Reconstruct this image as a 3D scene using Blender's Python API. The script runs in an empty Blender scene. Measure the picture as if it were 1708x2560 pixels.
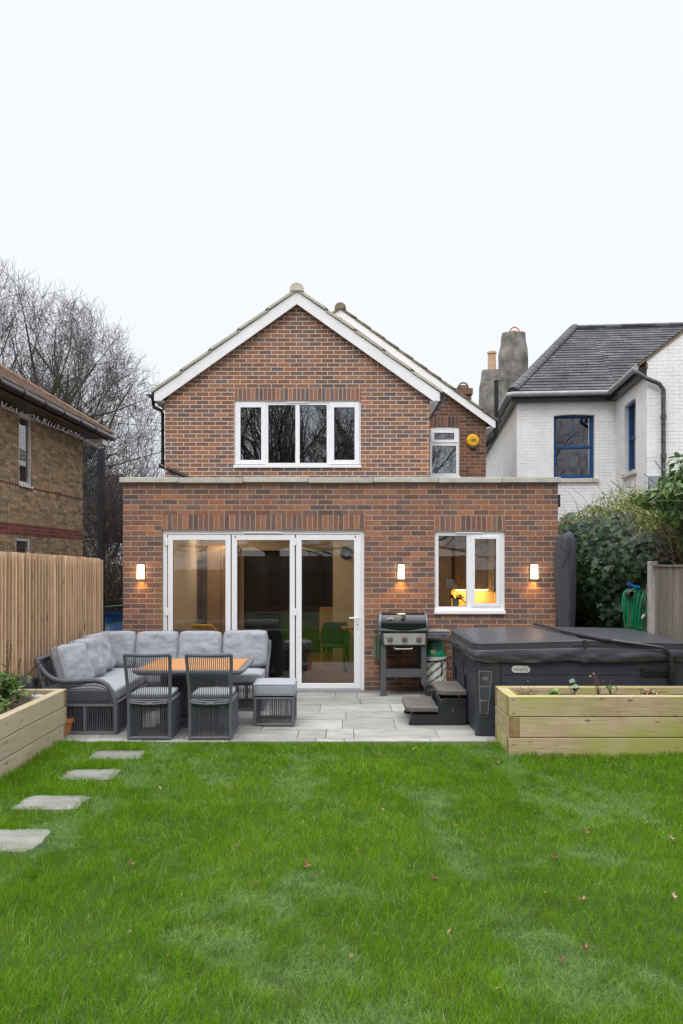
import bpy, bmesh, math, random
import numpy as np
from mathutils import Vector, Matrix, noise
R = math.radians
C = bpy.context.scene.collection
sc = bpy.context.scene
random.seed(7); RNG = np.random.default_rng(7)

# ------------------------------------------------------------------ camera, sky, sun, exposure
EYE, F, CX, HY = 1.855, 2100.0, 854.0, 1406.0      # eye height, focal length / principal column / horizon row of the 1708 x 2560 photo
cd = bpy.data.cameras.new('camera'); cam = bpy.data.objects.new('camera', cd); C.objects.link(cam)
cam.location = (0, 0, EYE); cam.rotation_euler = (R(90), 0, 0)
cd.sensor_fit = 'VERTICAL'; cd.sensor_height = 36; cd.lens = F/2560*36; cd.shift_y = (HY-1280)/2560
cd.clip_start = .05; cd.clip_end = 800
sc.camera = cam
SUN_EL, SUN_AZ = 50, 205
w = bpy.data.worlds.new('World'); sc.world = w; w.use_nodes = True
nt = w.node_tree; nt.nodes.clear()
def N(nt, t, **k):
    n = nt.nodes.new(t)
    for a, b in k.items(): setattr(n, a, b)
    return n
out = N(nt, 'ShaderNodeOutputWorld'); bg = N(nt, 'ShaderNodeBackground'); bg.inputs[1].default_value = .1
sky = N(nt, 'ShaderNodeTexSky', sky_type='NISHITA'); sky.sun_disc = False
sky.sun_elevation = R(SUN_EL); sky.sun_rotation = R(SUN_AZ)
geo = N(nt, 'ShaderNodeTexCoord'); sep = N(nt, 'ShaderNodeSeparateXYZ'); nt.links.new(geo.outputs['Generated'], sep.inputs[0])
cr = N(nt, 'ShaderNodeValToRGB'); e = cr.color_ramp.elements                 # overcast: cloud brightness by elevation
e[0].position = 0; e[0].color = (.86, .885, .93, 1)
e[1].position = 1; e[1].color = (1, 1, 1, 1)
for p, c in ((.25, (.90, .915, .95, 1)), (.6, (.93, .945, .97, 1))):
    q = e.new(p); q.color = c
nt.links.new(sep.outputs[2], cr.inputs[0])
ml = N(nt, 'ShaderNodeMath', operation='MULTIPLY_ADD'); ml.inputs[1].default_value = 54.0; ml.inputs[2].default_value = 8.35-54*.56
nt.links.new(sep.outputs[2], ml.inputs[0])
mx2 = N(nt, 'ShaderNodeMath', operation='MAXIMUM'); mx2.inputs[1].default_value = 8.35; nt.links.new(ml.outputs[0], mx2.inputs[0])
vm = N(nt, 'ShaderNodeVectorMath', operation='SCALE'); nt.links.new(cr.outputs[0], vm.inputs[0]); nt.links.new(mx2.outputs[0], vm.inputs[3])
mix = N(nt, 'ShaderNodeMix', data_type='RGBA'); mix.inputs[0].default_value = .9
nt.links.new(sky.outputs[0], mix.inputs[6]); nt.links.new(vm.outputs[0], mix.inputs[7])
nt.links.new(mix.outputs[2], bg.inputs[0]); nt.links.new(bg.outputs[0], out.inputs[0])
sd = bpy.data.lights.new('sun', 'SUN'); sd.energy = .9; sd.angle = R(25); sd.color = (1, .97, .93)
so = bpy.data.objects.new('sun', sd); C.objects.link(so)
dv = Vector((math.sin(R(SUN_AZ))*math.cos(R(SUN_EL)), math.cos(R(SUN_AZ))*math.cos(R(SUN_EL)), math.sin(R(SUN_EL))))
so.rotation_euler = dv.to_track_quat('Z', 'Y').to_euler(); so.location = dv*30
sc.view_settings.view_transform = 'Standard'; sc.view_settings.look = 'None'
sc.view_settings.exposure = .42; sc.view_settings.gamma = 1
sc.cycles.max_bounces = 8; sc.cycles.transparent_max_bounces = 16; sc.cycles.use_denoising = True
sc.cycles.caustics_reflective = False; sc.cycles.caustics_refractive = False

def P(x, y, Y):                                                   # a photo pixel at a chosen distance -> world point
    return Vector(((x-CX)*Y/F, Y, EYE-(y-HY)*Y/F))
def PX(x, Y): return (x-CX)*Y/F
def PZ(y, Y): return EYE-(y-HY)*Y/F

# ------------------------------------------------------------------ mesh helpers
def root_of(o):
    while o.parent: o = o.parent
    return o
class MB:
    def __init__(s): s.v = []; s.f = []; s.r = []; s.m = []; s.cr = .5; s.cm = 0
    def face(s, idx): s.f.append(tuple(idx)); s.r.append(s.cr); s.m.append(s.cm)
    def add(s, vs, fs):
        b = len(s.v); s.v.extend([tuple(p) for p in vs])
        for q in fs: s.face([b+i for i in q])
        return s
    def rnd(s): s.cr = random.random(); return s
    def box(s, x0, x1, y0, y1, z0, z1):
        if x0 > x1: x0, x1 = x1, x0
        if y0 > y1: y0, y1 = y1, y0
        if z0 > z1: z0, z1 = z1, z0
        return s.add([(x0,y0,z0),(x1,y0,z0),(x1,y1,z0),(x0,y1,z0),(x0,y0,z1),(x1,y0,z1),(x1,y1,z1),(x0,y1,z1)],
            [(0,3,2,1),(4,5,6,7),(0,1,5,4),(1,2,6,5),(2,3,7,6),(3,0,4,7)])
    def prism(s, pts, axis, a, b):                                 # pts: 2D outline; axis the extrusion axis
        n = len(pts)
        def mk(p, t):
            return {'x': (t, p[0], p[1]), 'y': (p[0], t, p[1]), 'z': (p[0], p[1], t)}[axis]
        ar = sum(pts[i][0]*pts[(i+1)%n][1]-pts[(i+1)%n][0]*pts[i][1] for i in range(n))
        pts = list(pts)
        if (ar < 0) != (axis == 'y'): pts.reverse()
        if a > b: a, b = b, a
        vs = [mk(p, a) for p in pts]+[mk(p, b) for p in pts]
        return s.add(vs, [tuple(range(n-1, -1, -1)), tuple(range(n, 2*n))]+[(i, (i+1)%n, n+(i+1)%n, n+i) for i in range(n)])
    def tube(s, pts, r, n=8, cap=True, r2=None):
        pts = [Vector(p) for p in pts]; m = len(pts); b = len(s.v); up = None
        for i, p in enumerate(pts):
            d = (pts[min(i+1, m-1)]-pts[max(i-1, 0)])
            if d.length < 1e-9: d = Vector((0, 0, 1))
            d.normalize()
            if up is None: up = Vector((0, 0, 1)) if abs(d.z) < .9 else Vector((1, 0, 0))
            sx = d.cross(up)
            if sx.length < 1e-4: sx = d.orthogonal()
            sx.normalize(); up = sx.cross(d).normalized()
            rr = r[i] if isinstance(r, (list, tuple)) else (r if r2 is None else r+(r2-r)*i/(m-1))
            for k in range(n):
                a = 2*math.pi*k/n; s.v.append(tuple(p+(sx*math.cos(a)+up*math.sin(a))*rr))
        for i in range(m-1):
            for k in range(n):
                k2 = (k+1) % n; s.face((b+i*n+k, b+(i+1)*n+k, b+(i+1)*n+k2, b+i*n+k2))
        if cap: s.face(tuple(b+k for k in range(n))); s.face(tuple(b+(m-1)*n+k for k in range(n-1, -1, -1)))
        return s
    def cyl(s, a, b, r, n=16, r2=None): return s.tube([a, b], r, n, True, r2)
    def lathe(s, c, prof, n=24, axis='z', a0=0, a1=2*math.pi):      # prof: (radius, height)
        b = len(s.v); full = abs(a1-a0-2*math.pi) < 1e-6; nn = n if full else n+1
        for (r, h) in prof:
            for k in range(nn):
                a = a0+(a1-a0)*k/n; x, y = r*math.cos(a), r*math.sin(a)
                q = {'z': (x, y, h), 'y': (x, -h, y), 'x': (h, x, y)}[axis]
                s.v.append((c[0]+q[0], c[1]+q[1], c[2]+q[2]))
        for i in range(len(prof)-1):
            for k in range(n):
                k2 = (k+1) % nn
                s.face((b+i*nn+k, b+i*nn+k2, b+(i+1)*nn+k2, b+(i+1)*nn+k))
        return s
    def build(s, name, mats, parent=None, smooth=False, bevel=0, uvo=(0, 0), angle=38, local=False, bseg=2):
        me = bpy.data.meshes.new(name); V = np.array(s.v, dtype=float)
        if parent is not None and not local:
            V = V-np.array(root_of(parent).location[:])
        me.from_pydata(V.tolist(), [], s.f)
        if not isinstance(mats, (list, tuple)): mats = [mats]
        for m in mats: me.materials.append(m)
        me.polygons.foreach_set('material_index', s.m)
        at = me.attributes.new('rnd', 'FLOAT', 'FACE'); at.data.foreach_set('value', s.r)
        me.update()
        uv = me.uv_layers.new(name='UVMap'); data = np.empty((len(me.loops), 2))
        W = np.array(s.v, dtype=float)
        for p in me.polygons:
            n = p.normal
            if abs(n.z) > .93: ax, ay = (1, 0, 0), (0, 1, 0)
            else:
                l = math.hypot(n.x, n.y); ax = (-n.y/l, n.x/l, 0)
                ay = (n.y*ax[2]-n.z*ax[1], n.z*ax[0]-n.x*ax[2], n.x*ax[1]-n.y*ax[0])
                if abs(ax[0]) > abs(ax[1]) and ax[0] < 0 or abs(ax[1]) >= abs(ax[0]) and ax[1] < 0: ax = (-ax[0], -ax[1], 0)
                if abs(n.z) < .05: ay = (0, 0, 1)
            for li in p.loop_indices:
                q = W[me.loops[li].vertex_index]
                data[li] = (q[0]*ax[0]+q[1]*ax[1]+q[2]*ax[2]-uvo[0], q[0]*ay[0]+q[1]*ay[1]+q[2]*ay[2]-uvo[1])
        uv.data.foreach_set('uv', data.ravel())
        if smooth:
            me.polygons.foreach_set('use_smooth', [True]*len(me.polygons)); me.set_sharp_from_angle(angle=R(angle))
        o = bpy.data.objects.new(name, me); C.objects.link(o)
        if parent is not None: o.parent = parent
        if bevel:
            b = o.modifiers.new('bevel', 'BEVEL'); b.width = bevel; b.segments = bseg; b.limit_method = 'ANGLE'; b.angle_limit = R(40)
        return o
def np_mesh(name, V, Fs, mat, parent=None, rnd=None, smooth=False, mats=None):
    """V (n,3); Fs (m,k) index array; rnd per face"""
    me = bpy.data.meshes.new(name)
    V = np.asarray(V, dtype=np.float64)
    if parent is not None: V = V-np.array(root_of(parent).location[:])
    m, k = Fs.shape
    me.vertices.add(len(V)); me.vertices.foreach_set('co', V.astype(np.float32).ravel())
    me.loops.add(m*k); me.loops.foreach_set('vertex_index', Fs.astype(np.int32).ravel())
    me.polygons.add(m); me.polygons.foreach_set('loop_start', np.arange(0, m*k, k, dtype=np.int32))
    me.update(calc_edges=True)
    if rnd is not None:
        at = me.attributes.new('rnd', 'FLOAT', 'FACE'); at.data.foreach_set('value', np.asarray(rnd, dtype=np.float32))
    if smooth: me.polygons.foreach_set('use_smooth', [True]*m)
    me.materials.append(mat)
    o = bpy.data.objects.new(name, me); C.objects.link(o)
    if parent is not None: o.parent = parent
    return o
def tag(o, label=None, cat=None, group=None, kind=None):
    if label: o['label'] = label
    if cat: o['category'] = cat
    if group: o['group'] = group
    if kind: o['kind'] = kind
    return o
def thing(name, label, cat, loc=(0, 0, 0), group=None, rz=0):
    o = bpy.data.objects.new(name, None); C.objects.link(o); o.empty_display_size = .2
    o.location = loc; o.rotation_euler = (0, 0, rz)
    return tag(o, label, cat, group)
def copy_tree(o, parent=None):
    c = o.copy(); C.objects.link(c); c.parent = parent
    for ch in list(o.children): copy_tree(ch, c)
    return c
def text_obj(name, txt, size, mat, parent, loc, rot=(R(90), 0, 0), depth=.001, bold=0):
    cu = bpy.data.curves.new(name, 'FONT'); cu.body = txt; cu.size = size; cu.extrude = depth; cu.offset = bold
    cu.align_x = 'CENTER'; cu.align_y = 'CENTER'
    t = bpy.data.objects.new(name, cu); C.objects.link(t); bpy.context.view_layer.update()
    me = bpy.data.meshes.new_from_object(t.evaluated_get(bpy.context.evaluated_depsgraph_get()))
    bpy.data.objects.remove(t); me.materials.clear(); me.materials.append(mat)
    o = bpy.data.objects.new(name, me); C.objects.link(o); o.parent = parent
    o.location = Vector(loc)-(root_of(parent).location if parent else Vector()); o.rotation_euler = rot
    return o

# ------------------------------------------------------------------ materials
def newmat(name):
    m = bpy.data.materials.new(name); m.use_nodes = True; nt = m.node_tree; nt.nodes.clear()
    o = N(nt, 'ShaderNodeOutputMaterial'); b = N(nt, 'ShaderNodeBsdfPrincipled'); nt.links.new(b.outputs[0], o.inputs[0])
    return m, nt, b, o
def L(nt, a, b): nt.links.new(a, b)
def math_(nt, op, a, b=None, c=None):
    n = N(nt, 'ShaderNodeMath', operation=op)
    for i, x in enumerate((a, b, c)):
        if x is None: continue
        if isinstance(x, (int, float)): n.inputs[i].default_value = x
        else: L(nt, x, n.inputs[i])
    return n.outputs[0]
def mixc(nt, f, a, b, blend='MIX'):
    n = N(nt, 'ShaderNodeMix', data_type='RGBA', blend_type=blend)
    for i, x in ((0, f), (6, a), (7, b)):
        if isinstance(x, (int, float)): n.inputs[i].default_value = x
        elif isinstance(x, tuple): n.inputs[i].default_value = (*x, 1)
        else: L(nt, x, n.inputs[i])
    return n.outputs[2]
def noise_(nt, vec, scale, detail=4, rough=.6):
    n = N(nt, 'ShaderNodeTexNoise'); n.inputs['Scale'].default_value = scale; n.inputs['Detail'].default_value = detail
    n.inputs['Roughness'].default_value = rough
    if vec is not None: L(nt, vec, n.inputs['Vector'])
    return n.outputs['Fac']
def ramp(nt, f, stops, interp='LINEAR'):
    n = N(nt, 'ShaderNodeValToRGB'); cr = n.color_ramp; cr.interpolation = interp
    cr.elements[0].position = stops[0][0]; cr.elements[0].color = (*stops[0][1], 1)
    cr.elements[1].position = stops[-1][0]; cr.elements[1].color = (*stops[-1][1], 1)
    for p, c in stops[1:-1]:
        q = cr.elements.new(p); q.color = (*c, 1)
    L(nt, f, n.inputs[0]); return n.outputs[0]
def bump(nt, b, h, strength=.3, dist=.01):
    n = N(nt, 'ShaderNodeBump'); n.inputs['Strength'].default_value = strength; n.inputs['Distance'].default_value = dist
    L(nt, h, n.inputs['Height']); L(nt, n.outputs[0], b.inputs['Normal'])
def mapping(nt, src, sc_=(1, 1, 1), loc=(0, 0, 0), rot=(0, 0, 0)):
    n = N(nt, 'ShaderNodeMapping'); n.inputs['Scale'].default_value = sc_; n.inputs['Location'].default_value = loc; n.inputs['Rotation'].default_value = rot
    L(nt, src, n.inputs[0]); return n.outputs[0]
def attr(nt, name='rnd'):
    n = N(nt, 'ShaderNodeAttribute'); n.attribute_name = name; return n.outputs['Fac']
def tex(nt, k='Object'): return N(nt, 'ShaderNodeTexCoord').outputs[k]
def dark(c, f): return tuple(x*f for x in c)
def pm(name, col, rough=.6, metal=0, var=.15, scale=6, bmp=.15, bscale=60, spec=.5, col2=None, rv=.0, coat=0):
    m, nt, b, o = newmat(name); oc = tex(nt)
    f = noise_(nt, oc, scale, 5)
    f = ramp(nt, f, [(.3, (0, 0, 0)), (.7, (1, 1, 1))])
    c = mixc(nt, f, dark(col, 1-var), col2 or dark(col, 1+var))
    if rv:
        hs = N(nt, 'ShaderNodeHueSaturation'); L(nt, c, hs.inputs['Color'])
        L(nt, math_(nt, 'MULTIPLY_ADD', attr(nt), 2*rv, 1-rv), hs.inputs['Value']); c = hs.outputs[0]
    L(nt, c, b.inputs['Base Color'])
    b.inputs['Roughness'].default_value = rough; b.inputs['Metallic'].default_value = metal
    b.inputs['Specular IOR Level'].default_value = spec; b.inputs['Coat Weight'].default_value = coat
    if bmp: bump(nt, b, noise_(nt, oc, bscale, 4), bmp, .004)
    return m
def emis(name, col, s):
    m, nt, b, o = newmat(name); b.inputs['Base Color'].default_value = (*col, 1)
    b.inputs['Emission Color'].default_value = (*col, 1); b.inputs['Emission Strength'].default_value = s; return m
def brick_mat(name, stops, mortar, soldier=False, lo=.5, cover=None, mort_w=.010, clump=.45, worn=.12, stain=False):
    """UV in metres; stretcher bond 225 x 75, or upright bricks for lintels"""
    m, nt, b, o = newmat(name); uv = tex(nt, 'UV'); oc = tex(nt)
    sp = N(nt, 'ShaderNodeSeparateXYZ'); L(nt, uv, sp.inputs[0]); u, v = sp.outputs[0], sp.outputs[1]
    wob = math_(nt, 'MULTIPLY_ADD', noise_(nt, oc, 9, 3), .010, -.005)
    u = math_(nt, 'ADD', u, wob)
    wob2 = math_(nt, 'MULTIPLY_ADD', noise_(nt, mapping(nt, oc, loc=(5, 3, 2)), 5, 2), .008, -.004); v = math_(nt, 'ADD', v, wob2)
    if soldier: u, v = v, u
    row = math_(nt, 'FLOOR', math_(nt, 'DIVIDE', v, .075))
    if soldier: off = 0.0; ub = math_(nt, 'DIVIDE', u, .2249)
    else: ub = math_(nt, 'MULTIPLY_ADD', math_(nt, 'MODULO', math_(nt, 'ADD', row, 1000.0), 2.0), .5, math_(nt, 'DIVIDE', u, .225))
    col = math_(nt, 'FLOOR', ub)
    fu = math_(nt, 'MULTIPLY', math_(nt, 'SUBTRACT', ub, col), .225)
    fv = math_(nt, 'MULTIPLY', math_(nt, 'SUBTRACT', math_(nt, 'DIVIDE', v, .075), row), .075)
    du = math_(nt, 'MINIMUM', fu, math_(nt, 'SUBTRACT', .225, fu)); dv_ = math_(nt, 'MINIMUM', fv, math_(nt, 'SUBTRACT', .075, fv))
    d = math_(nt, 'MINIMUM', du, dv_)
    d = math_(nt, 'ADD', d, math_(nt, 'MULTIPLY_ADD', noise_(nt, oc, 60, 3), .006, -.003))
    mr = N(nt, 'ShaderNodeMapRange'); L(nt, d, mr.inputs[0]); mr.inputs[1].default_value = mort_w*.5-.0012; mr.inputs[2].default_value = mort_w*.5+.0018
    body = mr.outputs[0]
    cb = N(nt, 'ShaderNodeCombineXYZ'); L(nt, col, cb.inputs[0]); L(nt, row, cb.inputs[1])
    wn = N(nt, 'ShaderNodeTexWhiteNoise', noise_dimensions='2D'); L(nt, cb.outputs[0], wn.inputs[0])
    wn2 = N(nt, 'ShaderNodeTexWhiteNoise', noise_dimensions='2D'); L(nt, mapping(nt, cb.outputs[0], loc=(17.3, 5.1, 0)), wn2.inputs[0])
    big = noise_(nt, oc, lo, 2)
    sel = math_(nt, 'ADD', math_(nt, 'MULTIPLY', wn.outputs[0], 1-clump*.45), math_(nt, 'MULTIPLY_ADD', big, clump, -clump*.5+clump*.22))
    c = ramp(nt, sel, stops)
    inner = noise_(nt, oc, 28, 5, .7)                              # mottled firing inside each brick
    c = mixc(nt, ramp(nt, inner, [(.35, (0, 0, 0)), (.75, (1, 1, 1))]), c, mixc(nt, 1.0, c, (.72, .70, .76), 'MULTIPLY'))
    hs = N(nt, 'ShaderNodeHueSaturation'); L(nt, c, hs.inputs['Color']); L(nt, math_(nt, 'MULTIPLY_ADD', wn2.outputs[0], .36, .86), hs.inputs['Value']); c = hs.outputs[0]
    mc = mixc(nt, noise_(nt, oc, 2.2, 4), dark(mortar, .72), dark(mortar, 1.2))
    bloom = ramp(nt, noise_(nt, mapping(nt, oc, loc=(3, 1, 7)), 3.1, 6, .7), [(.52, (0, 0, 0)), (.8, (worn,)*3)])
    c = mixc(nt, bloom, c, mortar)
    c = mixc(nt, body, mc, c)
    if cover:                                                     # painted over: the bricks show as relief only
        c = mixc(nt, 1-cover[1], cover[0], c) if cover[1] < 1 else c
    if stain:                                                     # damp and dirt: below the coping and up from the paving
        so_ = N(nt, 'ShaderNodeSeparateXYZ'); L(nt, oc, so_.inputs[0]); z = so_.outputs[2]
        run = noise_(nt, mapping(nt, oc, (7, 7, .8)), 1.2, 4, .7)
        a1 = N(nt, 'ShaderNodeMapRange'); L(nt, math_(nt, 'ADD', z, math_(nt, 'MULTIPLY', run, .42)), a1.inputs[0]); a1.inputs[1].default_value = 3.02; a1.inputs[2].default_value = 3.28
        a2 = N(nt, 'ShaderNodeMapRange'); L(nt, math_(nt, 'ADD', z, math_(nt, 'MULTIPLY', noise_(nt, oc, 2.0, 5), .5)), a2.inputs[0]); a2.inputs[1].default_value = .62; a2.inputs[2].default_value = .22
        c = mixc(nt, math_(nt, 'MULTIPLY', a1.outputs[0], .42), c, (.06, .055, .045)); c = mixc(nt, math_(nt, 'MULTIPLY', a2.outputs[0], .5), c, (.055, .045, .038))
    L(nt, c, b.inputs['Base Color']); b.inputs['Roughness'].default_value = .9; b.inputs['Specular IOR Level'].default_value = .25
    h = math_(nt, 'ADD', body, math_(nt, 'MULTIPLY', inner, .35)); h = math_(nt, 'ADD', h, math_(nt, 'MULTIPLY', wn2.outputs[0], .25))
    bump(nt, b, h, .55, .006)
    return m
def wood_mat(name, cols, axis='u', rough=.75, knots=True, rv=.25, green=None, gs=1.0, scale=1.0):
    m, nt, b, o = newmat(name); uv = tex(nt, 'UV'); oc = tex(nt)
    r = attr(nt); cmb = N(nt, 'ShaderNodeCombineXYZ'); L(nt, math_(nt, 'MULTIPLY', r, 37.0), cmb.inputs[2]); L(nt, math_(nt, 'MULTIPLY', r, 11.0), cmb.inputs[0])
    va = N(nt, 'ShaderNodeVectorMath', operation='ADD'); L(nt, uv, va.inputs[0]); L(nt, cmb.outputs[0], va.inputs[1]); p = va.outputs[0]
    s1 = (1.2, 22, 1) if axis == 'u' else (22, 1.2, 1)
    s1 = tuple(x*scale for x in s1[:2])+(1,)
    g = noise_(nt, mapping(nt, p, s1), 2.5, 6, .65)
    fine = noise_(nt, mapping(nt, p, (s1[0]*3, s1[1]*4, 1)), 3, 4)
    blot = noise_(nt, p, 2.2, 4)
    c = ramp(nt, math_(nt, 'MULTIPLY_ADD', g, .6, math_(nt, 'MULTIPLY', blot, .4)), [(.3, cols[0]), (.5, cols[1]), (.72, cols[2])])
    c = mixc(nt, math_(nt, 'MULTIPLY', fine, .35), c, mixc(nt, 1.0, c, (.55, .5, .45), 'MULTIPLY'))
    hs = N(nt, 'ShaderNodeHueSaturation'); L(nt, c, hs.inputs['Color']); L(nt, math_(nt, 'MULTIPLY_ADD', r, 2*rv, 1-rv), hs.inputs['Value']); c = hs.outputs[0]
    h = g
    if knots:
        vo = N(nt, 'ShaderNodeTexVoronoi'); vo.inputs['Scale'].default_value = 1
        L(nt, mapping(nt, p, (4.2, 9.5, 1) if axis == 'u' else (9, 2.2, 1)), vo.inputs['Vector'])
        k = ramp(nt, vo.outputs['Distance'], [(.07, (1, 1, 1)), (.17, (0, 0, 0))])
        c = mixc(nt, math_(nt, 'MULTIPLY', k, .75), c, dark(cols[0], .28))
    if green:
        gf = ramp(nt, noise_(nt, mapping(nt, oc, (.8, 1, 1.6)), 1.6*gs, 3), [(.40, (0, 0, 0)), (.62, (.8,)*3)])
        c = mixc(nt, gf, c, green)
    L(nt, c, b.inputs['Base Color']); b.inputs['Roughness'].default_value = rough; b.inputs['Specular IOR Level'].default_value = .3
    bump(nt, b, math_(nt, 'ADD', g, fine), .25, .004)
    return m
def glass_mat(name, refl=1.5, tint=(.93, .95, .95), wav=.0):
    m, nt, b, o = newmat(name); nt.nodes.remove(b)
    tr = N(nt, 'ShaderNodeBsdfTransparent'); tr.inputs[0].default_value = (*tint, 1)
    gl = N(nt, 'ShaderNodeBsdfGlossy'); gl.inputs['Roughness'].default_value = .0; gl.inputs['Color'].default_value = (1, 1, 1, 1)
    fr = N(nt, 'ShaderNodeFresnel'); fr.inputs[0].default_value = 1.5
    mx = N(nt, 'ShaderNodeMixShader'); f = math_(nt, 'MULTIPLY', fr.outputs[0], refl); f = math_(nt, 'MINIMUM', f, 1.0)
    L(nt, f, mx.inputs[0]); L(nt, tr.outputs[0], mx.inputs[1]); L(nt, gl.outputs[0], mx.inputs[2]); L(nt, mx.outputs[0], o.inputs[0])
    if wav:
        bn = N(nt, 'ShaderNodeBump'); bn.inputs['Strength'].default_value = wav; bn.inputs['Distance'].default_value = .02
        L(nt, noise_(nt, tex(nt), 2.3, 1), bn.inputs['Height']); L(nt, bn.outputs[0], gl.inputs['Normal'])
    return m
def leaf_mat(name, stops, rough=.45, trans=.25, spec=.4, patch=None):
    m, nt, b, o = newmat(name); c = ramp(nt, attr(nt), stops)
    if patch:
        f = ramp(nt, noise_(nt, tex(nt), patch[1], 3), [(patch[2], (0, 0, 0)), (patch[3], (1, 1, 1))])
        c = mixc(nt, f, c, patch[0])
    L(nt, c, b.inputs['Base Color']); b.inputs['Roughness'].default_value = rough; b.inputs['Specular IOR Level'].default_value = spec
    if trans:
        t = N(nt, 'ShaderNodeBsdfTranslucent'); L(nt, c, t.inputs[0]); mx = N(nt, 'ShaderNodeMixShader'); mx.inputs[0].default_value = trans
        L(nt, b.outputs[0], mx.inputs[1]); L(nt, t.outputs[0], mx.inputs[2]); L(nt, mx.outputs[0], o.inputs[0])
    return m
def weave_mat(name, col, vertical=True, pitch=.011):
    """tight wrapped cord seen on posts and solid panels"""
    m, nt, b, o = newmat(name); uv = tex(nt, 'UV'); wv = N(nt, 'ShaderNodeTexWave', wave_type='BANDS', bands_direction='X' if vertical else 'Y')
    wv.inputs['Scale'].default_value = math.pi/10/pitch; wv.inputs['Distortion'].default_value = .6; wv.inputs['Detail'].default_value = 1
    L(nt, uv, wv.inputs['Vector'])
    c = mixc(nt, wv.outputs['Fac'], dark(col, .45), dark(col, 1.15)); c = mixc(nt, math_(nt, 'MULTIPLY', noise_(nt, tex(nt), 5, 3), .4), c, dark(col, .8))
    L(nt, c, b.inputs['Base Color']); b.inputs['Roughness'].default_value = .7
    bump(nt, b, wv.outputs['Fac'], .5, .004)
    return m

BR = [(.02, (.135, .105, .108)), (.2, (.170, .110, .102)), (.42, (.21, .116, .092)), (.62, (.262, .132, .096)), (.82, (.33, .150, .092)), (.98, (.43, .175, .090))]
BRU = [(.02, (.145, .118, .130)), (.25, (.185, .125, .118)), (.45, (.22, .125, .10)), (.64, (.28, .14, .10)), (.84, (.36, .165, .10)), (.98, (.45, .20, .11))]
BRO = [(.02, (.075, .055, .06)), (.3, (.12, .072, .062)), (.6, (.17, .085, .062)), (.98, (.25, .115, .075))]
YST = [(.02, (.20, .16, .13)), (.25, (.33, .24, .15)), (.5, (.47, .33, .18)), (.75, (.56, .40, .21)), (.98, (.62, .45, .26))]
M = {}
M['brick'] = brick_mat('brick', BR, (.43, .33, .225), worn=.34, mort_w=.0115, stain=True)
M['brick_up'] = brick_mat('brick_upper', BRU, (.64, .51, .36), clump=.6, lo=.42, mort_w=.013)
M['brick_old'] = brick_mat('brick_old', BRO, (.33, .24, .15))
M['soldier'] = brick_mat('brick_soldier', BR[1:], (.43, .33, .225), soldier=True, worn=.3, mort_w=.0115)
M['soldier_up'] = brick_mat('brick_soldier_upper', BRU, (.54, .42, .30), soldier=True, mort_w=.0115)
M['brick_yel'] = brick_mat('brick_yellow', YST, (.38, .32, .22), clump=.5)
M['brick_red'] = brick_mat('brick_red_band', [(.1, (.20, .05, .04)), (.9, (.34, .09, .07))], (.30, .22, .18))
def white_brick():
    m, nt, b, o = newmat('white_painted_brick'); oc = tex(nt); uv = tex(nt, 'UV')
    bt = N(nt, 'ShaderNodeTexBrick'); bt.offset = .5; bt.inputs['Scale'].default_value = 1; bt.inputs['Brick Width'].default_value = .225; bt.inputs['Row Height'].default_value = .075
    bt.inputs['Mortar Size'].default_value = .006; bt.inputs['Mortar Smooth'].default_value = .6; L(nt, uv, bt.inputs['Vector'])
    f = ramp(nt, noise_(nt, oc, 1.3, 6, .7), [(.35, (0, 0, 0)), (.8, (1, 1, 1))])
    c = mixc(nt, f, (.90, .90, .91), (.70, .69, .68))
    # paint gone from the joints in patches, and flaked off a few arrises
    jf = ramp(nt, noise_(nt, mapping(nt, oc, (1.0, 1.0, 7)), 3.0, 6, .75), [(.46, (.12, .12, .12)), (.64, (.85,)*3)])
    c = mixc(nt, math_(nt, 'MULTIPLY', bt.outputs['Fac'], jf), c, (.30, .28, .26))
    ck = ramp(nt, noise_(nt, mapping(nt, oc, (3, 3, 26)), 2.6, 5, .8), [(.60, (0, 0, 0)), (.72, (.6,)*3)])
    c = mixc(nt, ck, c, (.33, .30, .27))
    L(nt, c, b.inputs['Base Color']); b.inputs['Roughness'].default_value = .75
    h = math_(nt, 'ADD', math_(nt, 'MULTIPLY', math_(nt, 'SUBTRACT', 1.0, bt.outputs['Fac']), .8), math_(nt, 'MULTIPLY', noise_(nt, oc, 14, 5), .9))
    bump(nt, b, h, .6, .008); return m
M['white_brick'] = white_brick()
M['upvc'] = pm('white_upvc', (.87, .87, .89), .28, var=.02, bmp=.02)
M['barge'] = pm('white_barge_board', (.86, .86, .88), .4, var=.05, scale=3, bmp=.04)
M['seal'] = pm('black_seal', (.02, .02, .022), .5, var=.1)
M['coping'] = pm('coping_stone', (.50, .49, .44), .9, var=.18, scale=5, bmp=.3, bscale=90, rv=.06)
M['tile'] = pm('roof_tile_light', (.50, .47, .38), .85, var=.15, scale=7, bmp=.3, rv=.1)
M['tile_old'] = pm('roof_tile_old', (.17, .14, .10), .95, var=.5, scale=9, bmp=.6, rv=.25, col2=(.30, .27, .19))
M['black'] = pm('black_plastic', (.012, .013, .016), .32, var=.2, bmp=.03)
M['grey_pipe'] = pm('grey_painted_gutter', (.33, .34, .36), .5, var=.2, scale=5)
M['slate'] = pm('slate', (.050, .050, .058), .6, var=.35, scale=2.2, bmp=.35, bscale=30, rv=.42, col2=(.085, .086, .095), spec=.3)
M['lead'] = pm('lead', (.25, .27, .30), .5, var=.2)
M['render'] = pm('cement_render', (.15, .145, .13), .95, var=.45, scale=3.4, bmp=1.0, bscale=14, col2=(.30, .285, .26))
M['terracotta'] = pm('terracotta_pot', (.55, .36, .22), .8, var=.15)
M['orangepot'] = pm('orange_terracotta', (.50, .17, .06), .7, var=.2)
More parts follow.
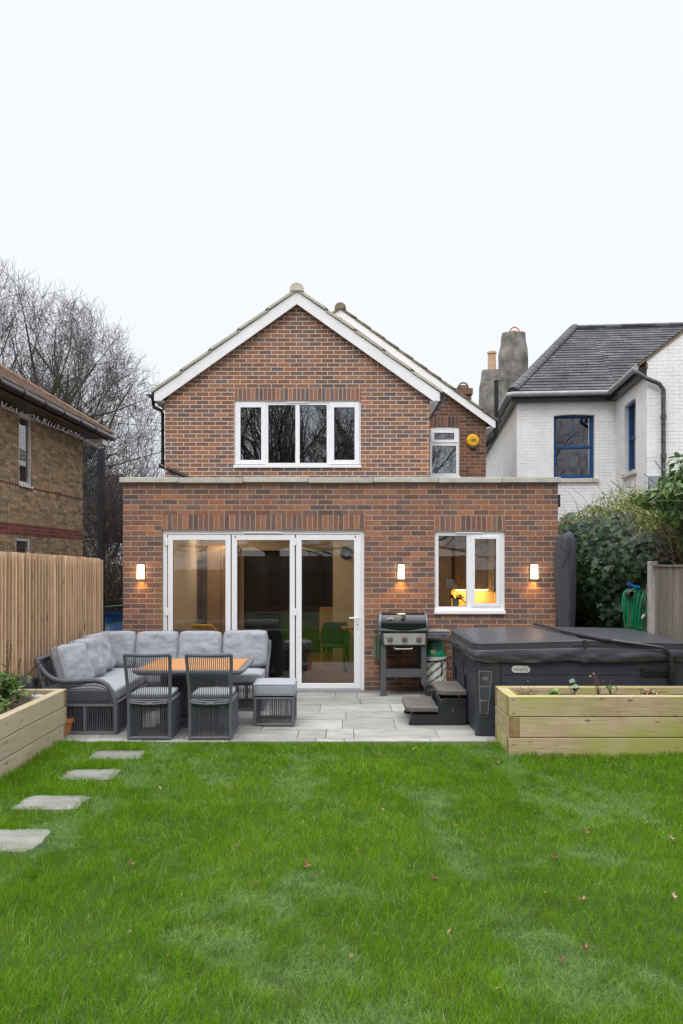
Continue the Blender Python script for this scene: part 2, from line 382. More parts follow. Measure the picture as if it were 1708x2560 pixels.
M['blue'] = pm('blue_paint', (.012, .066, .20), .45, var=.25, bmp=.2)
M['sash_glass'] = glass_mat('sash_glass', 2.2, (.5, .52, .56), .01)
M['glass'] = glass_mat('glass', 1.7, (.90, .91, .90), .0)
M['glass_up'] = glass_mat('glass_upper', 5.2, (.75, .78, .8), .010)
M['dark_room'] = pm('dark_room', (.045, .048, .055), .9, var=.3, scale=1.5)
M['patio'] = None
def slab_mat(name, c1, c2, c3):
    m, nt, b, o = newmat(name); oc = tex(nt); r = attr(nt)
    f = noise_(nt, mapping(nt, oc, (1, 2.2, 1)), 2.6, 6, .65)
    c = ramp(nt, f, [(.3, c1), (.5, c2), (.7, c3)])
    c = mixc(nt, math_(nt, 'MULTIPLY', ramp(nt, noise_(nt, oc, 38, 5, .7), [(.45, (0, 0, 0)), (.8, (1, 1, 1))]), .35), c, dark(c1, .6))
    hs = N(nt, 'ShaderNodeHueSaturation'); L(nt, c, hs.inputs['Color']); L(nt, math_(nt, 'MULTIPLY_ADD', r, .5, .72), hs.inputs['Value'])
    L(nt, hs.outputs[0], b.inputs['Base Color']); b.inputs['Roughness'].default_value = .7
    bump(nt, b, noise_(nt, oc, 22, 6, .7), .3, .006); return m
M['patio'] = slab_mat('indian_sandstone', (.22, .22, .205), (.325, .325, .305), (.42, .41, .385))
M['stone'] = slab_mat('stepping_stone', (.14, .145, .125), (.20, .205, .185), (.27, .27, .245))
M['grout'] = pm('grout', (.17, .155, .11), .95, var=.4, scale=3, bmp=.4)
M['soil'] = pm('soil', (.055, .04, .028), .95, var=.5, scale=12, bmp=1, bscale=30)
M['lawn'] = pm('lawn_ground', (.035, .060, .014), .95, var=.4, scale=3, bmp=.6)
M['sleeper_old'] = wood_mat('sleeper_weathered', [(.32, .23, .155), (.52, .41, .31), (.68, .59, .48)], 'u', rv=.10, green=(.46, .41, .26), gs=.4)
M['sleeper'] = wood_mat('sleeper_new', [(.33, .22, .12), (.53, .42, .27), (.68, .58, .41)], 'u', rv=.12, green=(.36, .38, .085), gs=.75)
M['fence_wood'] = wood_mat('fence_batten', [(.42, .25, .14), (.70, .48, .31), (.86, .67, .49)], 'v', rv=.28, knots=True)
M['fence_back'] = wood_mat('fence_backing', [(.22, .11, .05), (.34, .18, .085), (.42, .24, .12)], 'v', rv=.15)
M['fence_grey'] = wood_mat('fence_grey', [(.16, .145, .12), (.25, .225, .19), (.33, .30, .255)], 'v', rv=.18, knots=False)
M['fence_dark'] = wood_mat('fence_dark', [(.07, .035, .02), (.11, .055, .03), (.16, .085, .05)], 'v', rv=.2, knots=False)
M['trellis'] = wood_mat('trellis_wood', [(.16, .13, .07), (.24, .20, .11), (.3, .26, .15)], 'u', rv=.15, knots=False)
M['concrete'] = pm('concrete_post', (.46, .44, .41), .95, var=.15, scale=12, bmp=.5)
M['teak'] = wood_mat('teak', [(.34, .14, .045), (.50, .235, .085), (.60, .31, .125)], 'u', rough=.5, knots=False, rv=.10)
M['cord'] = pm('grey_cord', (.105, .11, .128), .65, var=.15, scale=20, bmp=.2, bscale=200)
M['cordwrap'] = weave_mat('cord_wrapped_tube', (.135, .142, .165), vertical=False)
M['cordpanel'] = weave_mat('cord_panel', (.075, .08, .095), vertical=True)
M['seatframe'] = pm('grey_frame', (.12, .125, .145), .5, var=.1)
def fabric():
    m, nt, b, o = newmat('grey_fabric'); oc = tex(nt)
    f = noise_(nt, mapping(nt, oc, (30, 30, 2.5)), 3, 5, .7); g = noise_(nt, mapping(nt, oc, (6, 6, 60)), 4, 4)
    c = ramp(nt, math_(nt, 'MULTIPLY_ADD', g, .4, math_(nt, 'MULTIPLY', f, .6)), [(.3, (.24, .25, .285)), (.7, (.36, .37, .405))])
    L(nt, c, b.inputs['Base Color']); b.inputs['Roughness'].default_value = .9; b.inputs['Specular IOR Level'].default_value = .2
    b.inputs['Sheen Weight'].default_value = .15; bump(nt, b, noise_(nt, oc, 5, 3, .5), .16, .010); return m
M['fabric'] = fabric()
M['piping'] = pm('piping', (.20, .205, .235), .9, var=.1)
M['vinyl'] = pm('cover_vinyl', (.050, .052, .062), .36, var=.12, scale=4, bmp=.25, bscale=9, spec=.45)
M['tubwood'] = wood_mat('tub_panel', [(.028, .032, .044), (.038, .043, .058), (.055, .06, .078)], 'u', rough=.45, knots=False, rv=.06, scale=.8)
M['tubplastic'] = pm('tub_plastic', (.030, .034, .045), .4, var=.1, bmp=.2)
M['stepplastic'] = pm('step_base_plastic', (.016, .018, .023), .38, var=.15, bmp=.3, bscale=120)
M['tread'] = pm('step_tread', (.105, .098, .094), .6, var=.1, bmp=.3, bscale=140)
M['taupe'] = pm('taupe_trim', (.30, .27, .23), .5)
M['badge'] = pm('badge_silver', (.55, .55, .56), .4, var=.03)
M['ink'] = pm('ink', (.06, .06, .07), .6)
M['bbqgrey'] = pm('bbq_grey', (.082, .084, .09), .5, var=.08, bmp=.1)
M['bbqblack'] = pm('bbq_enamel', (.010, .011, .014), .08, var=.1, bmp=0, coat=.6)
M['bbqcap'] = pm('bbq_cap', (.16, .18, .21), .35, metal=.4, var=.08)
M['steel'] = pm('brushed_steel', (.62, .60, .58), .32, metal=.6, var=.06)
M['chrome'] = pm('chrome', (.75, .75, .75), .1, metal=1, var=.02)
M['knob'] = pm('knob', (.10, .095, .095), .5)
M['redmark'] = pm('red_mark', (.5, .02, .03), .5)
M['rubber'] = pm('rubber', (.018, .02, .024), .6)
M['gasgreen'] = pm('gas_green', (.004, .19, .09), .4, var=.08)
M['gaswhite'] = pm('gas_white', (.55, .56, .53), .5, var=.06)
M['gascyl'] = pm('gas_cylinder', (.20, .23, .16), .5)
M['sticker'] = pm('orange_sticker', (.62, .25, .12), .7)
M['orangehose'] = pm('orange_hose', (.45, .10, .03), .5)
M['olive'] = pm('side_table_green', (.115, .145, .105), .25, var=.1)
M['lampplate'] = pm('lamp_plate', (.045, .04, .04), .45)
M['lampglow'] = emis('lamp_glow', (1, .74, .42), 3.6)
M['undercab'] = emis('under_cabinet_light', (1, .55, .14), 26)
M['ceillamp'] = emis('ceiling_light', (1, .84, .68), 92)
M['intwall'] = pm('interior_wall', (.62, .50, .34), .9, var=.05)
M['intgrey'] = pm('interior_dark_wall', (.02, .021, .026), .8, var=.2)
M['intfloor'] = wood_mat('interior_floor', [(.20, .09, .04), (.28, .13, .06), (.34, .17, .08)], 'u', rough=.35, knots=False)
M['intwood'] = wood_mat('interior_oak', [(.34, .20, .09), (.42, .26, .12), (.5, .32, .17)], 'v', knots=False)
M['yellow'] = pm('yellow_fabric', (.62, .36, .01), .7)
M['navy'] = pm('navy_fabric', (.018, .022, .034), .8)
M['teal'] = pm('teal_paint', (.02, .13, .11), .5)
M['greenchair'] = pm('green_shell', (.01, .04, .025), .6)
M['cream'] = pm('cream', (.6, .5, .34), .8)
M['grey_top'] = pm('grey_table_top', (.10, .105, .12), .5)
M['tv'] = pm('tv_screen', (.008, .008, .01), .15)
M['ceramic'] = pm('white_ceramic', (.7, .7, .66), .3)
M['petal'] = pm('white_petal', (.85, .84, .82), .6)
M['greenleaf'] = pm('dark_green_leaf', (.03, .07, .015), .4)
M['alarm'] = pm('alarm_yellow', (.78, .42, .005), .35, var=.03)
M['sheet'] = pm('umbrella_cover', (.045, .049, .060), .7, var=.12, scale=4, bmp=.35, bscale=6)
M['hose'] = pm('hose_green', (.005, .23, .10), .4, var=.1)
M['bluep'] = pm('hose_hanger_blue', (.01, .12, .45), .4)
M['tarp'] = pm('blue_tarpaulin', (.015, .085, .26), .4, var=.5, scale=6, bmp=1, bscale=7)
M['wire'] = pm('wire_dark', (.03, .032, .038), .5, metal=.2)
M['wiretop'] = pm('wire_light', (.20, .20, .23), .5, metal=.3)
M['post'] = pm('black_post', (.012, .014, .022), .5)
M['bark'] = pm('bark', (.095, .088, .07), .95, var=.35, scale=3, bmp=.6, col2=(.13, .14, .08))
M['twig'] = pm('twig', (.085, .072, .076), .95, var=.2)
M['stem'] = pm('brown_stem', (.10, .06, .035), .9)
M['deadleaf'] = leaf_mat('fallen_leaf', [(0, (.19, .085, .05)), (.5, (.30, .16, .08)), (1, (.55, .38, .26))], .7, .1)
M['ivy'] = leaf_mat('ivy_leaf', [(0, (.005, .014, .006)), (.55, (.014, .038, .016)), (.9, (.038, .085, .036)), (1, (.09, .14, .05))], .42, .06, spec=.35)
M['privet'] = leaf_mat('privet_leaf', [(0, (.08, .13, .02)), (.5, (.20, .27, .05)), (.8, (.26, .29, .09)), (1, (.30, .22, .12))], .5, .3)
M['laurel'] = leaf_mat('laurel_leaf', [(0, (.03, .07, .02)), (.6, (.08, .16, .035)), (1, (.20, .29, .09))], .35, .2)
M['hellebore'] = leaf_mat('planter_leaf', [(0, (.04, .09, .02)), (.6, (.12, .22, .05)), (1, (.26, .38, .10))], .5, .3)
M['brownleaf'] = leaf_mat('hedge_brown', [(0, (.05, .035, .025)), (.6, (.11, .08, .05)), (1, (.18, .14, .09))], .8, .1)
# ------------------------------------------------------------------ the ground
YW = 12.14; YU = 15.1; YR = 17.8                                    # planes of the extension, the upper gable and the main gable
g = MB(); g.box(-300, 300, -200, 500, -.6, -.09); tag(g.build('ground', M['soil']), kind='structure')
g = MB(); nx, ny = 40, 60
for i in range(nx+1):
    for j in range(ny+1):
        x = -4.4+9.2*i/nx; y = -8.2+16.95*j/ny
        g.v.append((x, y, -.035+.012*noise.noise(Vector((x*.9, y*.9, 0)))))
for i in range(nx):
    for j in range(ny):
        a = i*(ny+1)+j; g.face((a, a+ny+1, a+ny+2, a+1))
LAWNMAT = M['lawn']; tag(g.build('lawn', LAWNMAT, smooth=True), kind='structure')
g = MB(); g.box(-4.3, 4.6, 8.72, YW+.3, -.10, -.012)
rows = [8.72, 8.86, 9.36, 9.92, 10.44, 10.98, 11.5, 12.02]
tag(g.build('patio_bed', M['grout']), kind='structure')
g = MB(); rr = random.Random(11)
for i in range(len(rows)-1):
    x = -4.2-rr.random()*.6
    while x < 4.5:
        wd = rr.choice([.3, .6, .9, .9, .9]); x1 = min(x+wd, 4.55); g.cr = rr.random(); z = rr.uniform(-.003, .003)
        if x1 > -4.2: g.box(max(x, -4.25)+.004, x1-.004, rows[i]+.004, rows[i+1]-.004, -.03, z)
        x = x1
tag(g.build('patio', M['patio'], bevel=.004), kind='structure')
st_pos = [(-2.16, 8.13, .52, .36), (-2.21, 7.38, .47, .36), (-2.25, 6.52, .50, .38), (-2.24, 5.64, .48, .44)]
lab = ['stepping stone nearest the patio, narrow grey sliver in the grass', 'second stepping stone from the patio, a pink leaf at its left end',
       'third stepping stone from the patio, grey with a ragged left edge', 'big near stepping stone cut by the left edge of the photo']
for i, (x, y, wd, dp) in enumerate(st_pos):
    m = MB(); m.cr = .3+.2*i; pts = []
    for k in range(28):
        a = 2*math.pi*k/28; ca, sa = math.cos(a), math.sin(a); q = 1/max(abs(ca), abs(sa))
        j = 1+.09*noise.noise(Vector((ca*3+i*9, sa*3, i)))
        pts.append((x+ca*q*wd/2*j, y+sa*q*dp/2*j))
    m.prism(pts, 'z', -.06, -.004)
    tag(m.build('stepping_stone', M['stone'], bevel=.008), lab[i], 'stepping stone', 'stepping stones in the lawn')

# ------------------------------------------------------------------ the brick house
house = thing('brick_house', 'red brick house with white gable boards and flat single-storey extension', 'house', (0, YW, 0))
def wall_panel(m, x0, x1, z0, z1, y, ops, th=.3, eps=0):
    """vertical wall facing -y, its front at y, with rectangular openings (x0,x1,z0,z1)"""
    xs = sorted({x0, x1, *[o[0] for o in ops], *[o[1] for o in ops]}); zs = sorted({z0, z1, *[o[2] for o in ops], *[o[3] for o in ops]})
    def solid(i, j):
        if i < 0 or j < 0 or i >= len(xs)-1 or j >= len(zs)-1: return False
        cx, cz = (xs[i]+xs[i+1])/2, (zs[j]+zs[j+1])/2
        return not any(o[0] < cx < o[1] and o[2] < cz < o[3] for o in ops)
    for i in range(len(xs)-1):
        for j in range(len(zs)-1):
            if not solid(i, j): continue
            a, b, c, d = xs[i], xs[i+1], zs[j], zs[j+1]; Y0, Y1 = y, y+th
            m.add([(a, Y0, c), (b, Y0, c), (b, Y0, d), (a, Y0, d)], [(0, 1, 2, 3)])
            m.add([(a, Y1, c), (b, Y1, c), (b, Y1, d), (a, Y1, d)], [(3, 2, 1, 0)])
            if not solid(i-1, j): m.add([(a, Y0, c), (a, Y1, c), (a, Y1, d), (a, Y0, d)], [(3, 2, 1, 0)])
            if not solid(i+1, j): m.add([(b, Y0, c), (b, Y1, c), (b, Y1, d), (b, Y0, d)], [(0, 1, 2, 3)])
            if not solid(i, j-1): m.add([(a, Y0, c), (b, Y0, c), (b, Y1, c), (a, Y1, c)], [(3, 2, 1, 0)])
            if not solid(i, j+1): m.add([(a, Y0, d), (b, Y0, d), (b, Y1, d), (a, Y1, d)], [(0, 1, 2, 3)])
def rect(px0, px1, py0, py1, Y): return (PX(px0, Y), PX(px1, Y), PZ(py1, Y), PZ(py0, Y))
XL, XR = PX(308, YW), PX(1395, YW)
ZC = PZ(1207, YW)
DOOR = rect(405.3, 911.5, 1324.5, 1728, YW); DOOR = (DOOR[0], DOOR[1], 0.0, DOOR[3])
KW = rect(1087, 1262.6, 1327, 1531, YW)
lv = PZ(1287.0, YW)                                                 # top of the upright lintel bricks
m = MB(); wall_panel(m, XL, XR, -.1, ZC, YW, [DOOR, KW, (DOOR[0], DOOR[1], DOOR[3], lv), (KW[0]-.005, KW[1]+.005, KW[3], lv)])
m.box(XL, XL+.3, YW+.3, YU+.0, -.1, ZC); m.box(XR-.3, XR, YW+.3, YR, -.1, ZC)
m.build('extension_wall', M['brick'], house, uvo=(XL, KW[3]+.002))
m = MB(); m.box(DOOR[0], DOOR[1], YW-.003, YW+.297, DOOR[3], lv); m.build('lintel', M['soldier'], house, uvo=(DOOR[0], DOOR[3]))
m = MB(); m.box(KW[0]-.005, KW[1]+.005, YW-.003, YW+.297, KW[3], lv); m.build('lintel', M['soldier'], house, uvo=(KW[0], KW[3]))
# flat roof and coping stones
m = MB(); m.box(XL+.3, XR-.3, YW+.3, YU+3, 2.72, 2.80); m.build('flat_roof', M['lead'], house)
cx = [PX(p, YW-.04) for p in (298.5, 445, 607, 770, 933, 1097, 1256, 1403.5)]
for i in range(7):
    m = MB().rnd(); dz = [0, -.006, .003, -.005, .002, -.002, 0][i]
    m.box(cx[i]+(.004 if i else 0), cx[i+1]-.004, YW-.045, YW+.34, ZC+.002+dz, ZC+.078+dz); m.build('coping_stone', M['coping'], house, bevel=.006)
m = MB(); m.box(cx[0]+.01, cx[-1]-.01, YW+.0, YW+.3, ZC, ZC+.01)
for i in range(1, 7): m.box(cx[i]-.006, cx[i]+.006, YW-.035, YW+.33, ZC+.01, ZC+.07)
m.build('coping_mortar', M['grout'], house)
m = MB(); m.box(XL-.045, XL+.34, YW+.34, YU, ZC+.002, ZC+.078); m.build('coping_stone', M['coping'], house, bevel=.006)
m = MB(); m.box(XR-.34, XR+.045, YW+.34, YR, ZC+.002, ZC+.078); m.build('coping_stone', M['coping'], house, bevel=.006)
m = MB()
m.box(XR+.001, XR+.045, YW+.04, YW+.12, 2.66, 2.84)
m.build('hopper', M['black'], house)

def frame_rect(m, x0, x1, z0, z1, t, y0, y1):
    tl, tr, tb, tt = (t, t, t, t) if not isinstance(t, tuple) else t
    m.box(x0, x0+tl, y0, y1, z0, z1); m.box(x1-tr, x1, y0, y1, z0, z1)
    m.box(x0+tl, x1-tr, y0, y1, z0, z0+tb); m.box(x0+tl, x1-tr, y0, y1, z1-tt, z1)
def pane(parent, x0, x1, z0, z1, y, mat): 
    m = MB(); m.box(x0-.004, x1+.004, y, y+.006, z0-.004, z1+.004); return m.build('pane', mat, parent)
def seal(parent, x0, x1, z0, z1, y, t=.006):
    m = MB(); frame_rect(m, x0, x1, z0, z1, t, y, y+.02); return m.build('seal', M['seal'], parent)

# bifold door
yd = YW+.035
DF = MB(); t = .062
DF.box(DOOR[0]+.002, DOOR[0]+.065, yd, yd+.08, 0, DOOR[3]-.002); DF.box(DOOR[1]-.062, DOOR[1]-.002, yd, yd+.08, 0, DOOR[3]-.002)
DF.box(DOOR[0]+.065, DOOR[1]-.062, yd, yd+.08, DOOR[3]-.064, DOOR[3]-.002); DF.box(DOOR[0]+.065, DOOR[1]-.062, yd, yd+.08, 0, .02)
door = DF.build('bifold_door', M['upvc'], house, bevel=.003)
m = MB(); m.box(DOOR[0]+.05, DOOR[1]-.05, yd+.03, yd+.06, DOOR[3]-.08, DOOR[3]-.05)
for p in (417, 577.5, 738.5, 903): m.box(PX(p, YW)-.012, PX(p, YW)+.012, yd+.02, yd+.06, .02, DOOR[3]-.06)
m.build('gasket', M['seal'], door)
pn = [(419, 576.2, 431.4, 563.3), (579, 737, 592.2, 724.5), (740, 902, 753.9, 885.7)]
for i, (a, b, c, d) in enumerate(pn):
    x0, x1, g0, g1 = PX(a, YW), PX(b, YW), PX(c, YW), PX(d, YW); z0, z1 = .026, PZ(1337, YW); gz0, gz1 = PZ(1709, YW), PZ(1350, YW)
    lf = MB(); frame_rect(lf, x0, x1, z0, z1, (g0-x0, x1-g1, gz0-z0, z1-gz1), yd-.012, yd+.05)
    frame_rect(lf, g0-.012, g1+.012, gz0-.012, gz1+.012, .014, yd-.003, yd+.03)
    leaf = lf.build('door_leaf', M['upvc'], house, bevel=.003)
    pane(leaf, g0, g1, gz0, gz1, yd+.02, M['glass']); seal(leaf, g0-.001, g1+.001, gz0-.001, gz1+.001, yd-.001+.0, .004)
    if i == 2:
        h = MB(); hx = PX(894, YW); h.box(hx-.016, hx+.016, yd-.024, yd-.012, PZ(1571, YW), PZ(1529, YW))
        h.tube([(hx, yd-.02, PZ(1544.5, YW)), (hx, yd-.06, PZ(1544.5, YW)), (hx-.02, yd-.066, PZ(1544.5, YW)), (hx-.12, yd-.066, PZ(1545, YW))], .011, 8)
        h.build('handle', M['upvc'], leaf, smooth=True)
        h = MB(); h.cyl((hx, yd-.024, PZ(1562, YW)), (hx, yd-.03, PZ(1562, YW)), .009); h.build('keyhole', M['ink'], leaf)
        for p in (588, 889):
            h = MB(); h.cyl((PX(p, YW), yd-.012, PZ(1341.5, YW)), (PX(p, YW), yd-.02, PZ(1341.5, YW)), .011, 10); h.build('bolt_cap', M['ink'], leaf)
for (p, q) in ((416, 1354), (416, 1530), (738.3, 1354), (738.3, 1530)):
    m = MB(); m.box(PX(p, YW)-.018, PX(p, YW)+.018, yd-.03, yd-.012, PZ(q+9, YW), PZ(q-9, YW)); m.build('hinge', M['upvc'], house, bevel=.004)
m = MB(); m.box(PX(610, YW), PX(706, YW), yd-.028, yd, PZ(1333.2, YW), PZ(1330, YW)); m.build('trickle_vent', M['upvc'], house, bevel=.004)
m = MB(); m.box(XL+.6, DOOR[1]+.9, 12.03, YW-.002, -.02, .006)
for i in range(170):
    x = XL+.62+i*.026
    if x < DOOR[1]+.88: m.cm = 1; m.box(x, x+.012, 12.05, 12.11, .006, .009); m.cm = 0
m.build('drain_channel', [M['lead'], M['ink']], house)

def casement_window(name, Y, R_, lights, glassm, sill=True, vent=None, seals=True):
    """R_: outer rect px (x0,x1,y0,y1); lights: (glass px rect, casement px rect or None)"""
    x0, x1, z0, z1 = rect(*R_, Y); y = Y+.03
    xs = sorted({x0, x1}); m = MB()
    gl = []
    for (gr, cas) in lights:
        q = rect(*gr, Y); o = rect(*cas, Y) if cas else q
        gl.append((q, o, bool(cas)))
    wall_panel(m, x0, x1, z0, z1, y, [g[1] if not g[2] else (g[1][0]+.012, g[1][1]-.012, g[1][2]+.012, g[1][3]-.012) for g in gl], th=.07)
    fr = m.build(name, M['upvc'], house, bevel=.002)
    for q, o, c in gl:
        if c:
            m = MB(); frame_rect(m, o[0], o[1], o[2], o[3], (q[0]-o[0], o[1]-q[1], q[2]-o[2], o[3]-q[3]), y-.016, y+.03)
            m.build('casement', M['upvc'], fr, bevel=.005)
        seal(fr, q[0]-.001, q[1]+.001, q[2]-.001, q[3]+.001, y+.005, .004)
        pane(fr, *q, y+.03, glassm)
    if sill:
        a, b, c, d = rect(*sill, Y); m = MB(); m.box(a, b, Y-.035, Y+.1, c, d); m.build('sill', M['upvc'], fr, bevel=.004)
    if vent:
        a, b, c, d = rect(*vent, Y); m = MB(); m.box(a, b, y-.022, y+.001, c, d); m.build('trickle_vent', M['upvc'], fr, bevel=.004)
    return fr
casement_window('kitchen_window', YW, (1087, 1262.6, 1327, 1527), [((1097, 1167.2, 1339, 1516.6), None), ((1188, 1241, 1347.5, 1508.6), (1180, 1251.5, 1339.5, 1516.6))],
    M['glass'], sill=(1086, 1263.8, 1527, 1535), vent=(1140, 1208, 1330.5, 1333.5))

# upper front gable
SU = F/YU
XUL, XUR = PX(412.6, YU), PX(1074.3, YU)
UW = rect(585.5, 902.3, 1001, 1163, YU); ul = PZ(969, YU)
ridge_x = PX(742.5, YU); eave_z = PZ(1003, YU)
slope = (981.-727.5)/(742.4-385.5)
m = MB(); wall_panel(m, XUL, XUR, 2.6, eave_z, YU, [(UW[0], UW[1], UW[2], min(UW[3], eave_z))], th=.3)
zt = UW[3]
# the band from the window head up to the apex, split round the lintel
def gx(z): return (PZ(755, YU)-z)/slope
zap = PZ(752, YU)
def half(z): return (zap-z)/slope
def poly_y(m, pts, y0, y1): m.prism(pts, 'y', y0, y1)
e0 = eave_z
m2 = MB()
if UW[3] > e0:
    pass
h0, h1 = max(UW[3], e0), ul
poly_y(m, [(max(XUL, ridge_x-half(e0)-.0), e0), (UW[0], e0), (UW[0], h1), (max(XUL, ridge_x-half(h1)), h1)], YU, YU+.3)
poly_y(m, [(UW[1], e0), (min(XUR, ridge_x+half(e0)), e0), (min(XUR, ridge_x+half(h1)), h1), (UW[1], h1)], YU, YU+.3)
poly_y(m, [(max(XUL, ridge_x-half(h1)), h1), (min(XUR, ridge_x+half(h1)), h1), (ridge_x, zap)], YU, YU+.3)
m.box(XUL, XUL+.3, YU+.3, YR+3, 2.6, eave_z); m.box(XUR-.3, XUR, YU+.3, YR, 2.6, eave_z)
m.build('upper_wall', M['brick_up'], house, uvo=(XUL, UW[3]))
m = MB(); m.box(UW[0], UW[1], YU-.003, YU+.297, UW[3], ul); m.build('lintel', M['soldier_up'], house, uvo=(UW[0], UW[3]))
upw = casement_window('upper_window', YU, (585.5, 902.3, 1001, 1163), [((601, 652.9, 1018, 1149.7), (589, 664, 1005, 1161)), ((670.5, 738.6, 1011.7, 1156.8), None),
    ((749.3, 817, 1011.7, 1156.8), None), ((835.5, 886.8, 1018, 1149.7), (823.5, 898.5, 1005, 1161))], M['glass_up'], sill=(583.9, 903.3, 1163, 1169.6), vent=(716, 771, 1004.3, 1007))
m = MB(); m.box(PX(668, YU), PX(820, YU), YU+.13, YU+.15, PZ(1021, YU), PZ(1008, YU)); m.build('green_blind', pm('blind_green', (.06, .22, .03), .7), upw)
# dark rooms behind the upper windows
m = MB(); m.box(XUL+.31, XUR-.31, YU+2.6, YU+2.65, 2.85, 4.9); m.box(XUL+.31, XUR-.31, YU+.31, YU+2.6, 2.83, 2.85); m.box(XUL+.31, XUR-.31, YU+.31, YU+2.6, 4.9, 4.95)
m.build('interior_wall', M['dark_room'], house)

def gable_trim(Y, apex_px, apex_py, ex_px, ex_py, wpx, Rsec, tmat, dirs, roofd, step_n, bvert, tile_t=.05, ridge_r=.12):
    """barge boards, stepped verge tiles, roof slopes and ridge"""
    ax, az = PX(apex_px, Y), PZ(apex_py, Y); s = (ex_py-apex_py)/abs(ex_px-apex_px); run = abs(ex_px-apex_px)/F*Y
    th = wpx/F*Y*1.0                                              # vertical thickness of the board
    for d in dirs:
        m = MB(); xe = ax+d*run; ze = az-s*run
        xb = xe-d*bvert[1]; zb = ze-bvert[0]                     # bottom corner of the foot
        zi = az-th; xi = ax+d*max(0, (zi-zb)/s)
        m.prism([(ax, az), (xe, ze), (xe, zb), (xi, zb), (ax, zi)], 'y', Y, Y+.03)
        m.build('barge_board', M['barge'], house, bevel=.003)
        # roof slope: staggered tile courses
        m = MB(); L_ = run/step_n; t0 = tile_t
        for k in range(step_n+1):
            a0 = k*L_-(.0 if k else 0); a1 = min((k+1)*L_+.05, run+.07)
            if a0 >= run: break
            za, zb_ = az-s*a0, az-s*a1; m.rnd()
            lift0, lift1 = .004, .026
            x0_, x1_ = ax+d*a0, ax+d*a1
            m.prism([(x0_, za+lift0), (x1_, zb_+lift1), (x1_, zb_+lift1+t0), (x0_, za+lift0+t0)], 'y', Y-.03, Y+roofd)
        m.build('roof', tmat, house)
    m = MB(); n = int(roofd/.42)
    for i in range(n):
        m.rnd(); y0 = Y-.045+i*.42; r1 = ridge_r+(.01 if i % 2 else 0)
        b = len(m.v)
        for k in range(11):
            a = math.pi*(-.08+1.16*k/10)
            for (rr_, yy) in ((r1, y0), (r1, y0+.44)): m.v.append((ax+rr_*math.cos(a), yy, az-.02+rr_*math.sin(a)*.95+.04))
        for k in range(10): m.face((b+2*k, b+2*k+1, b+2*k+3, b+2*k+2))
        cb = len(m.v); m.v.append((ax, y0, az+.0))
        for k in range(10): m.face((cb, b+2*k, b+2*k+2))
    m.build('ridge_tile', tmat, house, smooth=True)
YB = YU-.10
gable_trim(YB, 742.4, 727.5, 385.5, 981, 32.5, None, M['tile'], (-1, 1), 5.5, 5, (.15, 0), ridge_r=.125)
# boxed soffits and eaves at each side of the front gable
for d, pxe, pxw in ((-1, 385.5, 411.8), (1, 1101.3, 1076)):
    xe = PX(pxe, YB); xw = XUL if d < 0 else XUR; zb = PZ(1003, YB)
    m = MB(); m.box(xe, xw, YB+.03, YB+2.6, zb, zb+.012); m.build('soffit', M['barge'], house)
    m = MB(); m.box(xe, xe-d*.018, YB+.03, YB+2.6, zb, zb+.18); m.build('fascia', M['barge'], house)
    g_ = MB(); gxx = xe+d*.065; gz = zb+.13
    pr = [(gxx+.06*math.cos(a), gz+.06*math.sin(a)) for a in [math.pi+math.pi*k/10 for k in range(11)]]+[(gxx+.052*math.cos(a), gz+.05*math.sin(a)) for a in [2*math.pi-math.pi*k/10 for k in range(11)]]
    for k in range(10):
        q = [pr[k], pr[k+1], pr[20-k], pr[21-k]]; g_.prism(q, 'y', YB+.02, YB+2.6)
    g_.prism(pr[:11], 'y', YB+.012, YB+.02)
    for yy in (YB+.5, YB+1.2, YB+1.9): g_.box(gxx-.066, gxx+.066, yy, yy+.05, gz-.068, gz-.055)
    g_.build('gutter', M['black'], house)
# left downpipe with swan neck, then the pipe running down to the flat roof
yl = YU+.25
pts = [P(383, 985, YB+.3), P(383, 1008, YB+.3), P(385, 1018, YB+.32), P(404, 1027, YU+.15), P(407, 1034, YU+.18), P(407, 1150, YU+.18)]
m = MB(); m.tube(pts, .030, 10)
m.cyl(P(407, 1150, YU+.18), P(407, 1164, YU+.18), .038)
for py in (1035, 1075, 1120): m.cyl(P(407, py, YU+.18), P(407, py+4, YU+.18), .036)
m.tube([P(401, 1163, YU+.18), P(408, 1167, YU+.1), P(455, 1187, YU-.2), P(482, 1200, YU-.5)], .038, 10); m.build('downpipe', M['black'], house, smooth=True)

# main gable behind
XML, XMR = PX(1215-2*0, YR), PX(1215, YR); XML = XL
rx2, rz2 = PX(851, YR), PZ(773, YR)
s2 = (1052-773)/(1239-851.)
BW = rect(1075.3, 1149, 1067, 1190, YR); bl = PZ(1039.6, YR)
ez = PZ(1062, YR)
m = MB(); zapex = PZ(786, YR)
def xr_(z): return rx2+(zapex-z)/.72
wall_panel(m, XUR-.2, XMR, 2.6, BW[3], YR, [BW], th=.3)
poly_y(m, [(XUR-.2, BW[3]), (BW[0], BW[3]), (BW[0], bl), (XUR-.2, bl)], YR, YR+.3)
zc_ = zapex-.72*(XMR-rx2)
poly_y(m, [(BW[1], BW[3]), (XMR, BW[3]), (XMR, max(zc_, BW[3]+.01)), (min(xr_(bl), XMR-.001), bl), (BW[1], bl)], YR, YR+.3)
poly_y(m, [(rx2, bl), (min(xr_(bl), XMR), bl), (rx2, zapex)], YR, YR+.3)
poly_y(m, [(XUL, 4.7), (rx2-.001, 4.7), (rx2-.001, zapex)], YR, YR+.3)
m.box(XMR-.3, XMR, YR+.3, YR+8, -.1, ez-.05); m.box(XML, XML+.3, YR+.3, YR+8, -.1, ez-.05); m.box(XML, XMR, YR+7.7, YR+8, -.1, ez-.05)
m.build('rear_wall', M['brick_old'], house, uvo=(XMR, BW[3]))
